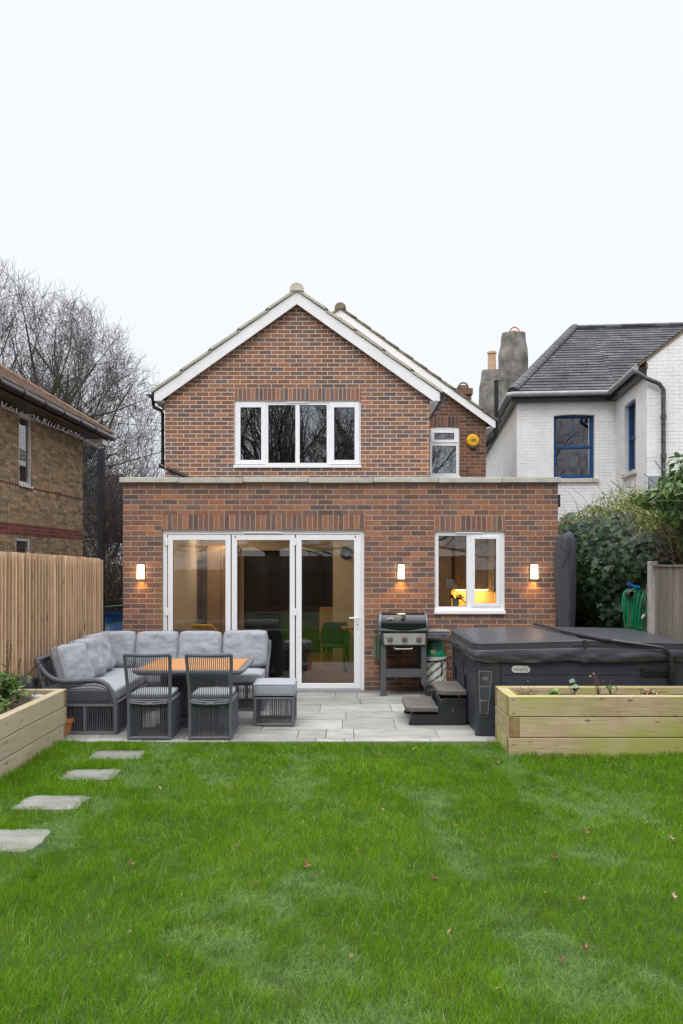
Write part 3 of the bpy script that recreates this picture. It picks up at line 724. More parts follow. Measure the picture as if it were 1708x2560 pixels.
m = MB(); m.box(BW[0], BW[1], YR-.003, YR+.297, BW[3], bl); m.build('lintel', M['brick_old'] if 0 else brick_mat('brick_old_soldier', BRO, (.30, .22, .14), soldier=True), house, uvo=(BW[0], BW[3]))
bw = casement_window('landing_window', YR, (1075.3, 1149, 1067, 1190), [((1086, 1136, 1082, 1099.3), (1077.5, 1144.5, 1072, 1106)), ((1080.7, 1141, 1113.8, 1183), None)],
    M['glass_up'], sill=(1075, 1151, 1190, 1194.5), vent=(1088, 1133, 1070.2, 1072.5))
m = MB(); m.box(BW[0]-.1, XMR-.35, YR+1.6, YR+1.65, 2.6, 5); m.build('interior_wall', M['dark_room'], house)
m = MB(); m.box(PX(1100, YR), PX(1138, YR), YR+.14, YR+.3, PZ(1184, YR), PZ(1176.5, YR)); m.build('tissue_box', M['cream'], bw)
YB2 = YR-.12
gable_trim(YB2, 851, 773, 1239, 1052, 20, None, M['tile_old'], (-1, 1), 8.3, 11, (.145, .02), tile_t=.045, ridge_r=.12)
for d, pxe in ((1, 1239),):
    xe = PX(pxe, YB2); zb = PZ(1069, YB2)
    m = MB(); m.box(xe-.02, XMR, YB2+.03, YB2+8, zb, zb+.012); m.build('soffit', M['barge'], house)
    m = MB(); m.box(xe, xe-d*.018, YB2+.03, YB2+8, zb, zb+.16); m.build('fascia', M['barge'], house)
    m = MB(); m.tube([(xe+.065, YB2, zb+.14), (xe+.065, YB2+8, zb+.14)], .062, 12); m.build('gutter', M['black'], house, smooth=True)
m = MB(); m.tube([P(1241, 952, YR-.05), P(1241, 1080, YR-.05), P(1239, 1090, YR-.03), P(1216, 1113, YR+.1), P(1205, 1124, YR+.1)], .046, 12)
m.cyl(P(1241, 1081, YR-.05), P(1241, 1086, YR-.05), .056); m.cyl(P(1241, 951, YR-.05), P(1241, 956, YR-.05), .054); m.build('soil_pipe', M['black'], house, smooth=True)
# little brick chimney on the main roof
yc = 20.6; a, b, c, d = rect(1137, 1182, 1060, 971, yc); z0, z1 = 4.2, PZ(971, yc)
m = MB(); m.box(PX(1142, yc), PX(1179, yc), yc, yc+.45, z0, PZ(986, yc)); m.box(PX(1137, yc), PX(1182, yc), yc-.04, yc+.49, PZ(986, yc), z1)
ch = m.build('chimney', M['brick_old'], house)
m = MB(); m.lathe((PX(1159, yc), yc+.2, z1), [(.15, 0), (.13, .05), (.12, .1)], 20)
for k in range(12):
    pass
b0 = PX(1159, yc)
m.tube([(b0+.12*math.cos(a), yc+.05, z1+.02+.13*math.sin(a)) for a in [math.pi*k/12 for k in range(13)]], .022, 6)
m.build('chimney_pot', M['tile_old'], ch, smooth=True)
# alarm box
al = thing('alarm_box', 'yellow faceted burglar alarm box with an oval mark on dark brick', 'alarm', P(1181.5, 1103, YR))
c = P(1181.5, 1102, YR-.0); r_ = 16.3/F*YR; m = MB()
pts = [(c.x+r_*math.cos(R(90+i*40)), c.z+r_*math.sin(R(90+i*40))) for i in range(9)]
b = len(m.v)
for (f_, yy) in ((1, YR-.004), (1, YR-.05), (.72, YR-.078)):
    for p in pts: m.v.append((c.x+(p[0]-c.x)*f_, yy, c.z+(p[1]-c.z)*f_))
for k in range(2):
    for i in range(9): m.face((b+k*9+i, b+k*9+(i+1) % 9, b+(k+1)*9+(i+1) % 9, b+(k+1)*9+i))
m.face(tuple(b+18+i for i in range(9))); m.build('cover', M['alarm'], al)
m = MB(); m.prism([(c.x-.075, c.z-.118), (c.x+.075, c.z-.118), (c.x+.05, c.z-.158), (c.x-.05, c.z-.158)], 'y', YR-.06, YR-.002); m.build('base', M['ink'], al)
m = MB()
for (rx_, rz_) in ((.058, .026), (.034, .012)):
    m.tube([(c.x+.01+rx_*math.cos(a), YR-.08, c.z+.0+rz_*math.sin(a)) for a in [2*math.pi*k/20 for k in range(21)]], .0045, 5, cap=False)
m.tube([(c.x-.048, YR-.08, c.z+.0), (c.x-.075, YR-.08, c.z+.018)], .004, 5)
m.build('emblem', M['ink'], al)
# wall lamps
def lamp(px, py, label, i):
    L0 = P(px, py, YW); t = thing('wall_lamp', label, 'wall lamp', L0, 'lit wall lamps on the extension')
    h = .107; m = MB(); m.box(L0.x-.055, L0.x+.055, YW-.012, YW-.001, L0.z-h-.004, L0.z+h+.004)
    m.box(L0.x-.04, L0.x+.04, YW-.10, YW-.012, L0.z+h-.004, L0.z+h+.004); m.build('back_plate', M['lampplate'], t, bevel=.002)
    m = MB(); a, b_ = .040, .052
    m.add([(L0.x-a, YW-.10, L0.z+h-.006), (L0.x+a, YW-.10, L0.z+h-.006), (L0.x+b_-.006, YW-.10, L0.z-h), (L0.x-b_+.006, YW-.10, L0.z-h),
           (L0.x-a, YW-.014, L0.z+h-.006), (L0.x+a, YW-.014, L0.z+h-.006), (L0.x+b_-.006, YW-.014, L0.z-h), (L0.x-b_+.006, YW-.014, L0.z-h)],
          [(3, 2, 1, 0), (0, 1, 5, 4), (1, 2, 6, 5), (2, 3, 7, 6), (3, 0, 4, 7)]); m.build('lamp_shade', M['lampglow'], t, bevel=.006)
    ld = bpy.data.lights.new('lamp_light', 'SPOT'); ld.energy = 4.2; ld.color = (1, .50, .13); ld.spot_size = R(130); ld.spot_blend = .8; ld.shadow_soft_size = .03
    lo = bpy.data.objects.new('lamp_light', ld); C.objects.link(lo); lo.parent = t; lo.location = (0, -.055, -h-.012)
lamp(354, 1428.5, 'glowing wall lamp left of the folding door', 0)
lamp(1002.5, 1428.5, 'glowing wall lamp between the folding door and the kitchen window', 1)
lamp(1334, 1428.5, 'glowing wall lamp right of the kitchen window', 2)

# ------------------------------------------------------------------ rooms behind the glass
I0 = YW+.30; IB = 17.2
m = MB(); m.box(XL+.31, XR-.31, I0, IB, -.05, .008); m.build('interior_floor', M['intfloor'], house)
m = MB(); m.box(XL+.31, XR-.31, I0, IB, 2.5, 2.55); m.build('interior_ceiling', M['intwall'], house)
m = MB(); m.box(XL+.301, XL+.31, I0, IB, 0, 2.5); m.box(XR-.31, XR-.301, I0, IB, 0, 2.5)
m.box(XL+.31, -2.0, IB, IB+.05, 0, 2.5); m.box(-2.0, .05, IB, IB+.05, 2.1, 2.5); m.box(.05, XR-.31, IB, IB+.05, 0, 2.5)
m.box(-.16, .75, 15.6, IB-.01, 0, 2.49)
m.build('interior_wall', M['intwall'], house)
m = MB(); m.box(-2.0, .05, IB+.2, IB+.25, 0, 2.1); m.build('interior_wall', M['intgrey'], house)
# ceiling lights and kitchen glow are lamps the house has
m = MB()
for (x, y) in ((-2.2, 13.6), (-.9, 15.2), (-2.3, 16.2), (.5, 13.8)): m.cyl((x, y, 2.485), (x, y, 2.499), .09, 16)
m.build('ceiling_light', M['ceillamp'], house)
kx0, kx1 = 1.15, XR-.31
kc = thing('kitchen_cabinets', 'beige kitchen cupboards above a bright yellow-lit worktop behind window', 'cabinet', (2.0, 15, 0))
m = MB(); yb = 15.2
m.box(2.05, 2.64, yb, yb+.35, 1.36, 2.3); m.box(2.65, kx1-.01, yb-.6, yb+.35, 1.34, 2.3); m.build('wall_cupboard', M['cream'], kc, bevel=.004)
m = MB(); m.box(1.3, kx1-.01, yb-.25, yb+.36, .86, .9); m.build('worktop', M['intwood'], kc)
m = MB(); m.box(1.3, kx1-.01, yb-.2, yb+.36, .0, .855); m.build('base_cupboard', M['cream'], kc)
m = MB(); m.box(2.0, kx1-.01, yb+.352, yb+.36, .9, 1.36); m.build('splashback', M['cream'], kc)
m = MB(); m.box(2.1, kx1-.05, yb+.05, yb+.25, 1.345, 1.358); m.build('strip_light', M['undercab'], kc)
m = MB()
for k in range(5): m.box(2.02, 2.42, yb+.30, yb+.31, .95+.075*k, .956+.075*k)
m.build('plate_rack', M['stem'], kc)
m = MB(); m.box(2.30, 2.58, yb, yb+.2, .9, 1.10); m.build('bread_bin', M['cream'], kc, bevel=.01)
m = MB(); m.box(1.35, 1.98, 15.1, 15.9, 0, 2.24); tag(m.build('tall_cupboard', M['cream'], bevel=.004), 'tall beige cupboard left of the lit worktop in the kitchen', 'cupboard')
# orchid on the sill
orc = thing('orchid', 'white orchid in a pale pot on the kitchen window sill', 'potted plant', P(1139, 1516, YW+.22))
o0 = P(1139, 1516, YW+.22); m = MB(); m.lathe((o0.x, o0.y, o0.z), [(0, 0), (.045, 0), (.052, .105), (.047, .105), (.044, .02)], 20); m.build('pot', M['ceramic'], orc, smooth=True)
m = MB(); m.tube([(o0.x, o0.y, o0.z+.1), (o0.x+.04, o0.y, o0.z+.25), (o0.x+.02, o0.y, o0.z+.33), (o0.x-.03, o0.y, o0.z+.36)], .0035, 5)
m.tube([(o0.x+.01, o0.y, o0.z+.1), (o0.x+.08, o0.y, o0.z+.35), (o0.x+.11, o0.y, o0.z+.45)], .003, 5); m.build('stem', M['stem'], orc)
m = MB(); r3 = random.Random(3)
for k in range(16):
    cxx = o0.x-.055+r3.gauss(0, .028); czz = o0.z+.33+r3.gauss(0, .024); cyy = o0.y+r3.gauss(0, .015)
    for q in range(5):
        a = q*1.257+r3.random(); m.add([(cxx, cyy, czz), (cxx+.024*math.cos(a-.6), cyy-.004, czz+.024*math.sin(a-.6)), (cxx+.034*math.cos(a), cyy, czz+.034*math.sin(a)), (cxx+.024*math.cos(a+.6), cyy-.004, czz+.024*math.sin(a+.6))], [(0, 1, 2, 3)])
m.build('flower', M['petal'], orc)
m = MB()
for (dx, dz) in ((.14, .02), (.16, -.06), (-.1, .05), (.1, .07), (-.12, .0)):
    ps = [(o0.x, o0.y, o0.z+.1), (o0.x+dx*.5, o0.y-.01, o0.z+.14+dz*.4), (o0.x+dx, o0.y-.02, o0.z+.1+dz)]
    m = MB()
    for i in range(2):
        a, b_ = Vector(ps[i]), Vector(ps[i+1]); w0, w1 = ((.008, .016), (.016, .002))[i]
        m.add([a+Vector((0, -w0, w0)), a+Vector((0, w0, -w0)), b_+Vector((0, w1, -w1)), b_+Vector((0, -w1, w1))], [(0, 1, 2, 3)])
    m.build('leaf', M['greenleaf'], orc)
# dining side of the room
clk = thing('wall_clock', 'round dark wall clock high on the beige wall inside', 'clock', (.1, 15.58, 1.98))
cxk = .095; m = MB(); m.cyl((cxk, 15.56, 2.03), (cxk, 15.6, 2.03), .115, 32); m.build('face', M['navy'], clk)
m = MB(); m.tube([(cxk+.115*math.cos(a), 15.555, 2.03+.115*math.sin(a)) for a in [2*math.pi*k/32 for k in range(33)]], .008, 6, cap=False); m.build('rim', M['ink'], clk)
m = MB(); m.tube([(cxk, 15.55, 2.03), (cxk+.05, 15.55, 2.03)], .003, 4); m.tube([(cxk, 15.55, 2.03), (cxk-.02, 15.55, 1.93)], .003, 4); m.build('hand', M['badge'], clk)
def room_chair(x, y, mat, label, rz=0):
    t = thing('dining_chair', label, 'chair', (x, y, 0.008), None)
    m = MB(); m.prism([(x-.23, .45), (x+.23, .45), (x+.26, .62), (x+.2, .83), (x-.2, .83), (x-.26, .62)], 'y', y+.2, y+.24); m.box(x-.23, x+.23, y-.2, y+.2, .43, .46); m.build('shell', mat, t, bevel=.01)
    for sx in (-1, 1):
        for sy in (-1, 1):
            m = MB(); m.cyl((x+sx*.14, y+sy*.12, .43), (x+sx*.24, y+sy*.22, .01), .014, 8); m.build('leg', M['intwood'], t)
room_chair(PX(838, 14.2), 14.2, M['greenchair'], 'dark green shell chair with splayed wooden legs seen through right-hand door leaf')
dt = thing('dining_table', 'wooden dining table on teal legs behind the right-hand door leaf', 'table', (.35, 14.2, .008))
m = MB(); m.box(.0, 1.2, 14.1, 15.4, .72, .76); m.build('tabletop', M['intwood'], dt)
for (x, y) in ((.08, 14.2), (1.1, 14.2), (.08, 15.3), (1.1, 15.3)): m = MB(); m.box(x-.05, x+.05, y-.05, y+.05, .008, .72); m.build('leg', M['teal'], dt)
sf = thing('indoor_sofa', 'dark navy sofa seen from behind through the middle door leaf', 'sofa', (-1.2, 13.3, .008))
m = MB(); m.box(-1.62, -.72, 13.1, 13.28, .1, .80); m.build('back', M['navy'], sf, bevel=.04, bseg=3)
m = MB(); m.box(-1.62, -.72, 13.28, 13.95, .1, .42); m.build('seat', M['navy'], sf, bevel=.04, bseg=3)
for x in (-1.78, -.72): m = MB(); m.box(x, x+.16, 13.12, 13.95, .1, .6); m.build('arm', M['navy'], sf, bevel=.04, bseg=3)
for x in (-1.7, -.64):
    for y in (13.2, 13.85): m = MB(); m.cyl((x, y, .008), (x, y, .1), .02, 8); m.build('leg', M['intwood'], sf)
yc_ = thing('yellow_armchair', 'mustard yellow armchair behind the left door leaf', 'armchair', (-2.3, 13.6, .008))
m = MB(); m.prism([(-2.6, .35), (-2.0, .35), (-1.95, .6), (-2.12, .84), (-2.42, .84), (-2.62, .6)], 'y', 13.75, 13.85); m.build('back', M['yellow'], yc_, bevel=.03, bseg=3)
m = MB(); m.box(-2.58, -2.02, 13.3, 13.75, .3, .42); m.build('seat', M['yellow'], yc_, bevel=.03)
for (x, y) in ((-2.5, 13.4), (-2.1, 13.4), (-2.5, 13.7), (-2.1, 13.7)): m = MB(); m.cyl((x, y, .008), (x, y, .3), .015, 8); m.build('leg', M['intwood'], yc_)
rt = thing('side_table', 'round grey side table behind the left door leaf', 'table', (-2.62, 13.0, .008))
m = MB(); m.lathe((-2.45, 12.95, 0), [(0, .76), (.36, .76), (.38, .78), (.36, .80), (0, .80)], 28); m.build('tabletop', M['grey_top'], rt, smooth=True)
m = MB(); m.lathe((-2.45, 12.95, 0), [(.2, .008), (.19, .03), (.03, .06), (.03, .76)], 20); m.build('pedestal', M['ink'], rt, smooth=True)
cb_ = thing('oak_cupboard', 'tall oak cupboard against the back wall, seen through left door leaf', 'cupboard', (-2.4, 16.5, .008))
m = MB(); m.box(-2.62, -2.08, 16.4, 17.1, .008, 2.18); m.build('carcass', M['intwood'], cb_, bevel=.004)
m = MB(); m.box(-2.36, -2.345, 16.395, 16.4, .1, 2.1); m.build('door_gap', M['ink'], cb_)
tv = MB(); tv.box(-1.5, -.35, 17.34, 17.39, 1.0, 1.7); tag(tv.build('television', M['tv'], bevel=.005), 'wide black television on the dark wall inside', 'television')
sh = thing('sideboard', 'low oak sideboard by the inner wall on the right of the room', 'sideboard', (-.1, 16.4, .008))
m = MB(); m.box(-.42, .03, 16.0, 16.5, .4, .98); m.build('carcass', M['intwood'], sh, bevel=.004)
for (x, y) in ((-.38, 16.05), (-.01, 16.05), (-.38, 16.45), (-.01, 16.45)): m = MB(); m.cyl((x, y, .008), (x, y, .4), .015, 8); m.build('leg', M['intwood'], sh)
# ------------------------------------------------------------------ the white neighbour (local frame: u along its front, v away from us)
TH = R(5.5); WO = Vector((PX(1292.5, 20), 20, 0))
white = thing('white_house', 'white painted brick house with blue sash windows and slate roof', 'house', WO, rz=-TH)
def wl(u, v, z): return (u, v, z)
EZ = 5.79
def ops_wall(m, axis, pos, a0, a1, z0, z1, ops, th, sgn=1):
    """wall in local frame; axis 'u': faces -v at v=pos; axis 'v': faces -u at u=pos"""
    t = MB(); wall_panel(t, a0, a1, z0, z1, 0, ops, th)
    if axis == 'u': V = [(p[0], pos+p[1], p[2]) for p in t.v]; Fc = t.f
    else: V = [(pos+p[1], -p[0], p[2]) for p in t.v]; Fc = t.f
    m.add(V, Fc)
WN = (.859, 1.803, 3.84, 5.36)                                     # front sash opening
SN = (.87, 1.88, 3.83, 5.38)                                       # side sash opening (along -v)
FWu = 2.287; VP_ = -2.78
m = MB(); ops_wall(m, 'u', 0, 0, FWu, -.1, EZ, [WN], .3)
ops_wall(m, 'v', FWu, 0.0, -VP_, -.1, EZ, [SN], .3)
m.box(0, .3, .3, 14.5, -.1, EZ); m.box(.3, 9, 14.2, 14.5, -.1, EZ)
gu0, gu1 = FWu, FWu+5.6; gm = (gu0+gu1)/2; pit = .765; gz = EZ+.16
m.box(gu0+.3, gu1, VP_, VP_+.3, -.1, EZ); m.box(gu1-.3, gu1, VP_+.3, 8, -.1, EZ)
m.prism([(gu0, EZ), (gu1, EZ), (gu1, EZ+.18), (gm, EZ+.18+(gm-gu0)*pit), (gu0, EZ+.18)], 'y', VP_, VP_+.3)
m.build('wall', M['white_brick'], white, local=True)
def sash(parent, axis, pos, a0, a1, z0, z1, rec):
    def tr(o):
        if axis == 'v':
            for vv in o.data.vertices: p = vv.co.copy(); vv.co = (pos+p.y, -p.x, p.z)
        else:
            for vv in o.data.vertices: vv.co.y += pos
        return o
    m = MB(); frame_rect(m, a0, a1, z0, z1, (.055, .055, .09, .05) if axis == 'u' else (.10, .10, .10, .05), rec, rec+.10)
    zm = z0+(z1-z0)*.5
    m.box(a0+.055, a1-.055, rec+.02, rec+.07, zm-.022, zm+.022)
    for (zz0, zz1, d_) in ((z0+.09, zm-.022, .03), (zm+.022, z1-.05, .045)):
        frame_rect(m, a0+.055, a1-.055, zz0, zz1, (.03, .03, .02, .02), rec+d_, rec+d_+.03)
    am = (a0+a1)/2; m.box(am-.011, am+.011, rec+.05, rec+.068, zm+.04, z1-.07)
    f = tr(m.build('window', M['blue'], parent, local=True, bevel=.003))
    m = MB(); m.box(a0+.08, a1-.08, rec+.055, rec+.06, z0+.1, z1-.06); tr(m.build('pane', M['sash_glass'], f, local=True))
    m = MB(); m.box(a0+.06, a1-.06, rec+.32, rec+.33, z0, z1)
    tr(m.build('pane_backing', pm('grey_backing', (.13, .135, .14), .9) if axis == 'u' else pm('net_curtain', (.5, .5, .5), .9), f, local=True))  # front: grey sheet with the pane's reflection put into its colour; side: net curtain
    m = MB(); m.box(a0-.08, a1+.1, -.06, rec+.05, z0-.095, z0); tr(m.build('sill', pm('painted_sill', (.55, .53, .48), .85, var=.25), f, local=True, bevel=.008))
    # shallow cambered head filling the top corners of the opening
    m = MB(); n = 10; W_ = a1-a0; pts = [(a0, z1)]+[(a0+W_*k/n, z1-.03+.027*math.sin(math.pi*k/n)) for k in range(n+1)]+[(a1, z1)]
    m.prism(pts, 'y', .01, rec); tr(m.build('arch', M['white_brick'], f, local=True))
sash(white, 'u', 0, *WN, .12); sash(white, 'v', FWu, *SN, .09)
# roofs: slate slopes with real courses
def slates(m, p00, p10, p01, p11, course=.19, wid=.3, lift=.020):
    """quad patch: bottom edge p00-p10, top edge p01-p11"""
    p00, p10, p01, p11 = map(Vector, (p00, p10, p01, p11)); h = ((p01+p11)/2-(p00+p10)/2).length; n = max(1, int(h/course))
    nrm = (p10-p00).cross(p01-p00)
    if nrm.length < 1e-6: nrm = (p10-p00).cross(p11-p00)
    nrm.normalize()
    if nrm.z < 0: nrm = -nrm
    for i in range(n):
        t0, t1 = i/n, (i+1)/n+.12/n; a0, a1 = p00.lerp(p01, t0), p10.lerp(p11, t0); b0, b1 = p00.lerp(p01, min(t1, 1)), p10.lerp(p11, min(t1, 1))
        L0 = (a1-a0).length; k = max(1, int(round(L0/wid))); off = .5*(i % 2)/k
        us = sorted({0, 1, *[min(1, max(0, j/k+off)) for j in range(k+1)]})
        for j in range(len(us)-1):
            m.rnd(); g_ = .0025/max(L0, .1); u0, u1 = us[j]+g_, us[j+1]-g_
            if u1 <= u0: continue
            q = [a0.lerp(a1, u0), a0.lerp(a1, u1), b0.lerp(b1, u1), b0.lerp(b1, u0)]; jz = random.uniform(0, .003)
            top = [q[0]+nrm*(lift+jz), q[1]+nrm*(lift+jz+random.uniform(-.002, .002)), q[2]+nrm*.002, q[3]+nrm*.002]
            m.add(top+[q[0]-nrm*.004, q[1]-nrm*.004], [(0, 1, 2, 3), (4, 5, 1, 0), (4, 0, 3), (5, 2, 1)])
rv_, ru_ = 3.75, 1.98; RZ = 8.42; ov = .16; ez = EZ+.11
m = MB(); slates(m, (-ov, -ov, ez), (FWu+.05, -ov, ez), (ru_, rv_, RZ), (FWu+.05, rv_, RZ))
slates(m, (FWu+.05, -ov, ez), (9.2, -ov, ez), (FWu+.05, rv_, RZ), (9.2, rv_, RZ))
slates(m, (-ov, 14.5, ez), (-ov, -ov, ez), (ru_, 11, RZ), (ru_, rv_, RZ))
m.cr = .2
for q in (((-ov, -ov, ez), (9.2, -ov, ez), (9.2, rv_, RZ), (ru_, rv_, RZ)), ((-ov, 14.5, ez), (-ov, -ov, ez), (ru_, rv_, RZ), (ru_, 11, RZ))): m.add([(p[0], p[1], p[2]-.008) for p in q], [(0, 1, 2, 3)])
m.build('roof', M['slate'], white, local=True)
m = MB(); s_ = pit; gza = ez-.02; wu0 = gu0-ov
slates(m, (wu0, VP_-.02, gza), (wu0, 3.5, gza), (gm, VP_-.02, gza+(gm-wu0)*s_), (gm, 3.5, gza+(gm-wu0)*s_))
m.add([(wu0, VP_, gza-.008), (wu0, 3.5, gza-.008), (gm, 3.5, gza-.008+(gm-wu0)*s_), (gm, VP_, gza-.008+(gm-wu0)*s_)], [(0, 3, 2, 1)])
slates(m, (gu1+ov, 3.5, gza), (gu1+ov, VP_-.02, gza), (gm, 3.5, gza+(gm-wu0)*s_), (gm, VP_-.02, gza+(gm-wu0)*s_))
m.build('roof', M['slate'], white, local=True)
m = MB(); m.box(gu0-.02, gu0+.01, VP_-.03, VP_+.0, EZ, EZ+.1)
for k in range(2):
    a, b_ = ((wu0, gza), (gm, gza+(gm-wu0)*s_)) if k == 0 else ((gu1+ov, gza), (gm, gza+(gm-wu0)*s_))
    m.prism([(a[0], a[1]-.01), (b_[0], b_[1]-.01), (b_[0], b_[1]-.05), (a[0], a[1]-.05)], 'y', VP_-.03, VP_+.02)
m.build('verge', pm('brown_verge', (.20, .13, .07), .9), white, local=True)
def ridge_caps(m, a, b_, n, r=.10):
    a, b_ = Vector(a), Vector(b_); d = (b_-a)
    for i in range(n):
        m.rnd(); p, q = a+d*(i/n), a+d*((i+1)/n+.02); dd = d.normalized(); sx = dd.cross(Vector((0, 0, 1))).normalized(); up = sx.cross(dd)
        b0 = len(m.v)
        for (pt, rr_) in ((p, r+.012), (q, r)):
            for k in range(7):
                ang = math.pi*(-.12+1.24*k/6); m.v.append(tuple(pt+sx*rr_*math.cos(ang)+up*(rr_*math.sin(ang)*.7)))
        for k in range(6): m.face((b0+k, b0+7+k, b0+8+k, b0+k+1))
        m.face((b0, b0+1, b0+2, b0+3, b0+4, b0+5, b0+6))
m = MB(); ridge_caps(m, (-ov+.05, -ov+.05, ez+.02), (ru_, rv_, RZ), 20, .13); ridge_caps(m, (ru_-.05, rv_, RZ-.01), (9, rv_, RZ+.0), 16, .12)
m.build('ridge_tile', M['slate'], white, local=True)
m = MB()
def gut(pts, r, mat, nm='gutter'):
    m = MB(); m.tube(pts, r, 12); return m.build(nm, mat, white, local=True, smooth=True)
gut([(-.22, 14, EZ+.02), (-.22, -.18, EZ+.02), (-.12, -.26, EZ+.02), (FWu-.25, -.26, EZ+.02), (FWu-.2, -.3, EZ+.02), (FWu-.2, VP_+.05, EZ+.02)], .062, M['grey_pipe'])
m = MB(); m.box(-.14, -.01, -.14, 14, EZ-.14, EZ+.03); m.box(-.01, FWu-.001, -.14, -.01, EZ-.14, EZ+.03); m.box(FWu-.13, FWu-.01, VP_+.02, -.14, EZ-.14, EZ+.03)
m.build('fascia', M['black'], white, local=True)
pvp = VP_-.09
peel = pm('peeling_black_pipe', (.02, .022, .026), .5, col2=(.13, .13, .14), var=.3, scale=14)
m = MB(); m.tube([(FWu-.2, VP_+.0, EZ-.05), (FWu-.2, VP_-.06, EZ-.1), (FWu-.05, pvp, EZ-.22), (FWu+.22, pvp, EZ-.34), (FWu+.3, pvp, EZ-.46), (FWu+.3, pvp, 3.5)], .045, 10)
for z in (4.75, 3.95): m.cyl((FWu+.3, pvp, z), (FWu+.3, pvp, z+.08), .058)
m.build('downpipe', peel, white, local=True, smooth=True)
m = MB(); m.cyl((FWu+.32, pvp, 3.18), (FWu+.32, pvp, 3.52), .075, 14); m.build('downpipe_shoe', M['grey_pipe'], white, local=True, smooth=True)
m = MB(); m.box(FWu+.02, FWu+2.2, VP_-.16, VP_-.001, 3.28, 3.42); m.box(FWu+.02, FWu+2.2, VP_-.05, VP_-.001, 3.42, 3.60); m.build('flashing', M['lead'], white, local=True)
# rendered chimneys
def stack(u0, u1, v0, v1, z0, z1, shoulder):
    m = MB(); n = 14; b0 = len(m.v); rr_ = random.Random(5)
    for i in range(n+1):
        z = z0+(z1-z0)*i/n; k = 0
        if i >= n-1: k = .05
        for j in range(20):
            a = 2*math.pi*j/20; ca, sa = math.cos(a), math.sin(a); q = 1/(abs(ca)**6+abs(sa)**6)**(1/6)
            cu, cv = (u0+u1)/2, (v0+v1)/2; jx = .025*noise.noise(Vector((ca*2, sa*2, z*2+u0)))
            sh = max(0, (z-shoulder))*.10
            m.v.append((cu+ca*q*((u1-u0)/2+jx-k-sh*.6), cv+sa*q*((v1-v0)/2+jx-k-sh*.4), z))
    for i in range(n):
        for j in range(20): m.face((b0+i*20+j, b0+i*20+(j+1) % 20, b0+(i+1)*20+(j+1) % 20, b0+(i+1)*20+j))
    m.face(tuple(b0+n*20+j for j in range(20)))
    return m.build('chimney', M['render'], white, local=True, smooth=True, angle=50)
c1 = stack(.02, .86, 4.6, 5.5, 5.0, 8.62, 7.9)
m = MB(); cu, cv, cz = .45, 4.9, 8.60
m.tube([(cu+.14*math.cos(a), cv-.2, cz+.15*math.sin(a)) for a in [math.pi*k/12 for k in range(13)]], .02, 6)
m.lathe((cu, cv+.15, cz), [(.16, 0), (.16, .04), (.13, .12), (.12, .12), (.12, 0)], 16); m.build('chimney_pot', M['orangepot'], c1, local=True, smooth=True)
c2 = stack(-.02, .82, 12.6, 13.4, 5.0, 9.35, 8.6)
m = MB(); m.lathe((.46, 12.9, 9.33), [(.17, 0), (.16, .4), (.15, .64), (.18, .66), (.18, .74), (.15, .74), (.14, .1)], 18); m.build('chimney_pot', M['terracotta'], c2, local=True, smooth=True)
m = MB(); m.lathe((1.6, 13, 8.2), [(.09, 0), (.07, .9), (.0, 1.9)], 8); m.build('finial', M['slate'], white, local=True)

# ------------------------------------------------------------------ the yellow brick neighbour on the left
left = thing('yellow_brick_house', 'yellow stock brick house with dark eaves and brown tiled roof', 'house', (-6.35, 20.5, 0))
LX = -6.35; dxy = 46/F                                               # its wall runs a touch off our axis
Y0, Y1 = 8.0, 20.6
def lp(Y, z, off=0): return (LX+dxy*(Y-20.5)+off, Y, z)
def lquad(m, Ya, Yb, za, zb, off=0): m.add([lp(Ya, za, off), lp(Yb, za, off), lp(Yb, zb, off), lp(Ya, zb, off)], [(0, 1, 2, 3)])
def lbox(m, Ya, Yb, za, zb, o0, o1):
    m.add([lp(Ya, za, o0), lp(Ya, za, o1), lp(Yb, za, o1), lp(Yb, za, o0), lp(Ya, zb, o0), lp(Ya, zb, o1), lp(Yb, zb, o1), lp(Yb, zb, o0)],
          [(0, 3, 2, 1), (4, 5, 6, 7), (0, 1, 5, 4), (1, 2, 6, 5), (2, 3, 7, 6), (3, 0, 4, 7)])
eo = .5; le = 4.98
wy0, wy1 = 16.75, 17.4; wz0, wz1 = 3.42, 4.84; w2 = (16.6, 17.35, 1.2, 2.36)
m = MB(); zs = [-.1, w2[2], w2[3], wz0, wz1, le+.05]; ys = [Y0, w2[0], wy0, w2[1], wy1, Y1]
for i in range(5):
    for j in range(5):
        cy, cz = (ys[i]+ys[i+1])/2, (zs[j]+zs[j+1])/2
        if wy0 < cy < wy1 and wz0 < cz < wz1 or w2[0] < cy < w2[1] and w2[2] < cz < w2[3]: continue
        lbox(m, ys[i], ys[i+1], zs[j], zs[j+1], -.3, 0)
m.box(-14, LX-.3, Y1-.3, Y1, -.1, le+.05); m.build('wall', M['brick_yel'], left)
m = MB(); lbox(m, Y0, Y1+.004, 2.40, 2.63, -.29, .004); m.build('brick_band', M['brick_red'], left)
m = MB(); lbox(m, Y0, Y1+.004, 3.375, 3.415, -.29, .006); m.build('brick_band', M['brick_red'], left)
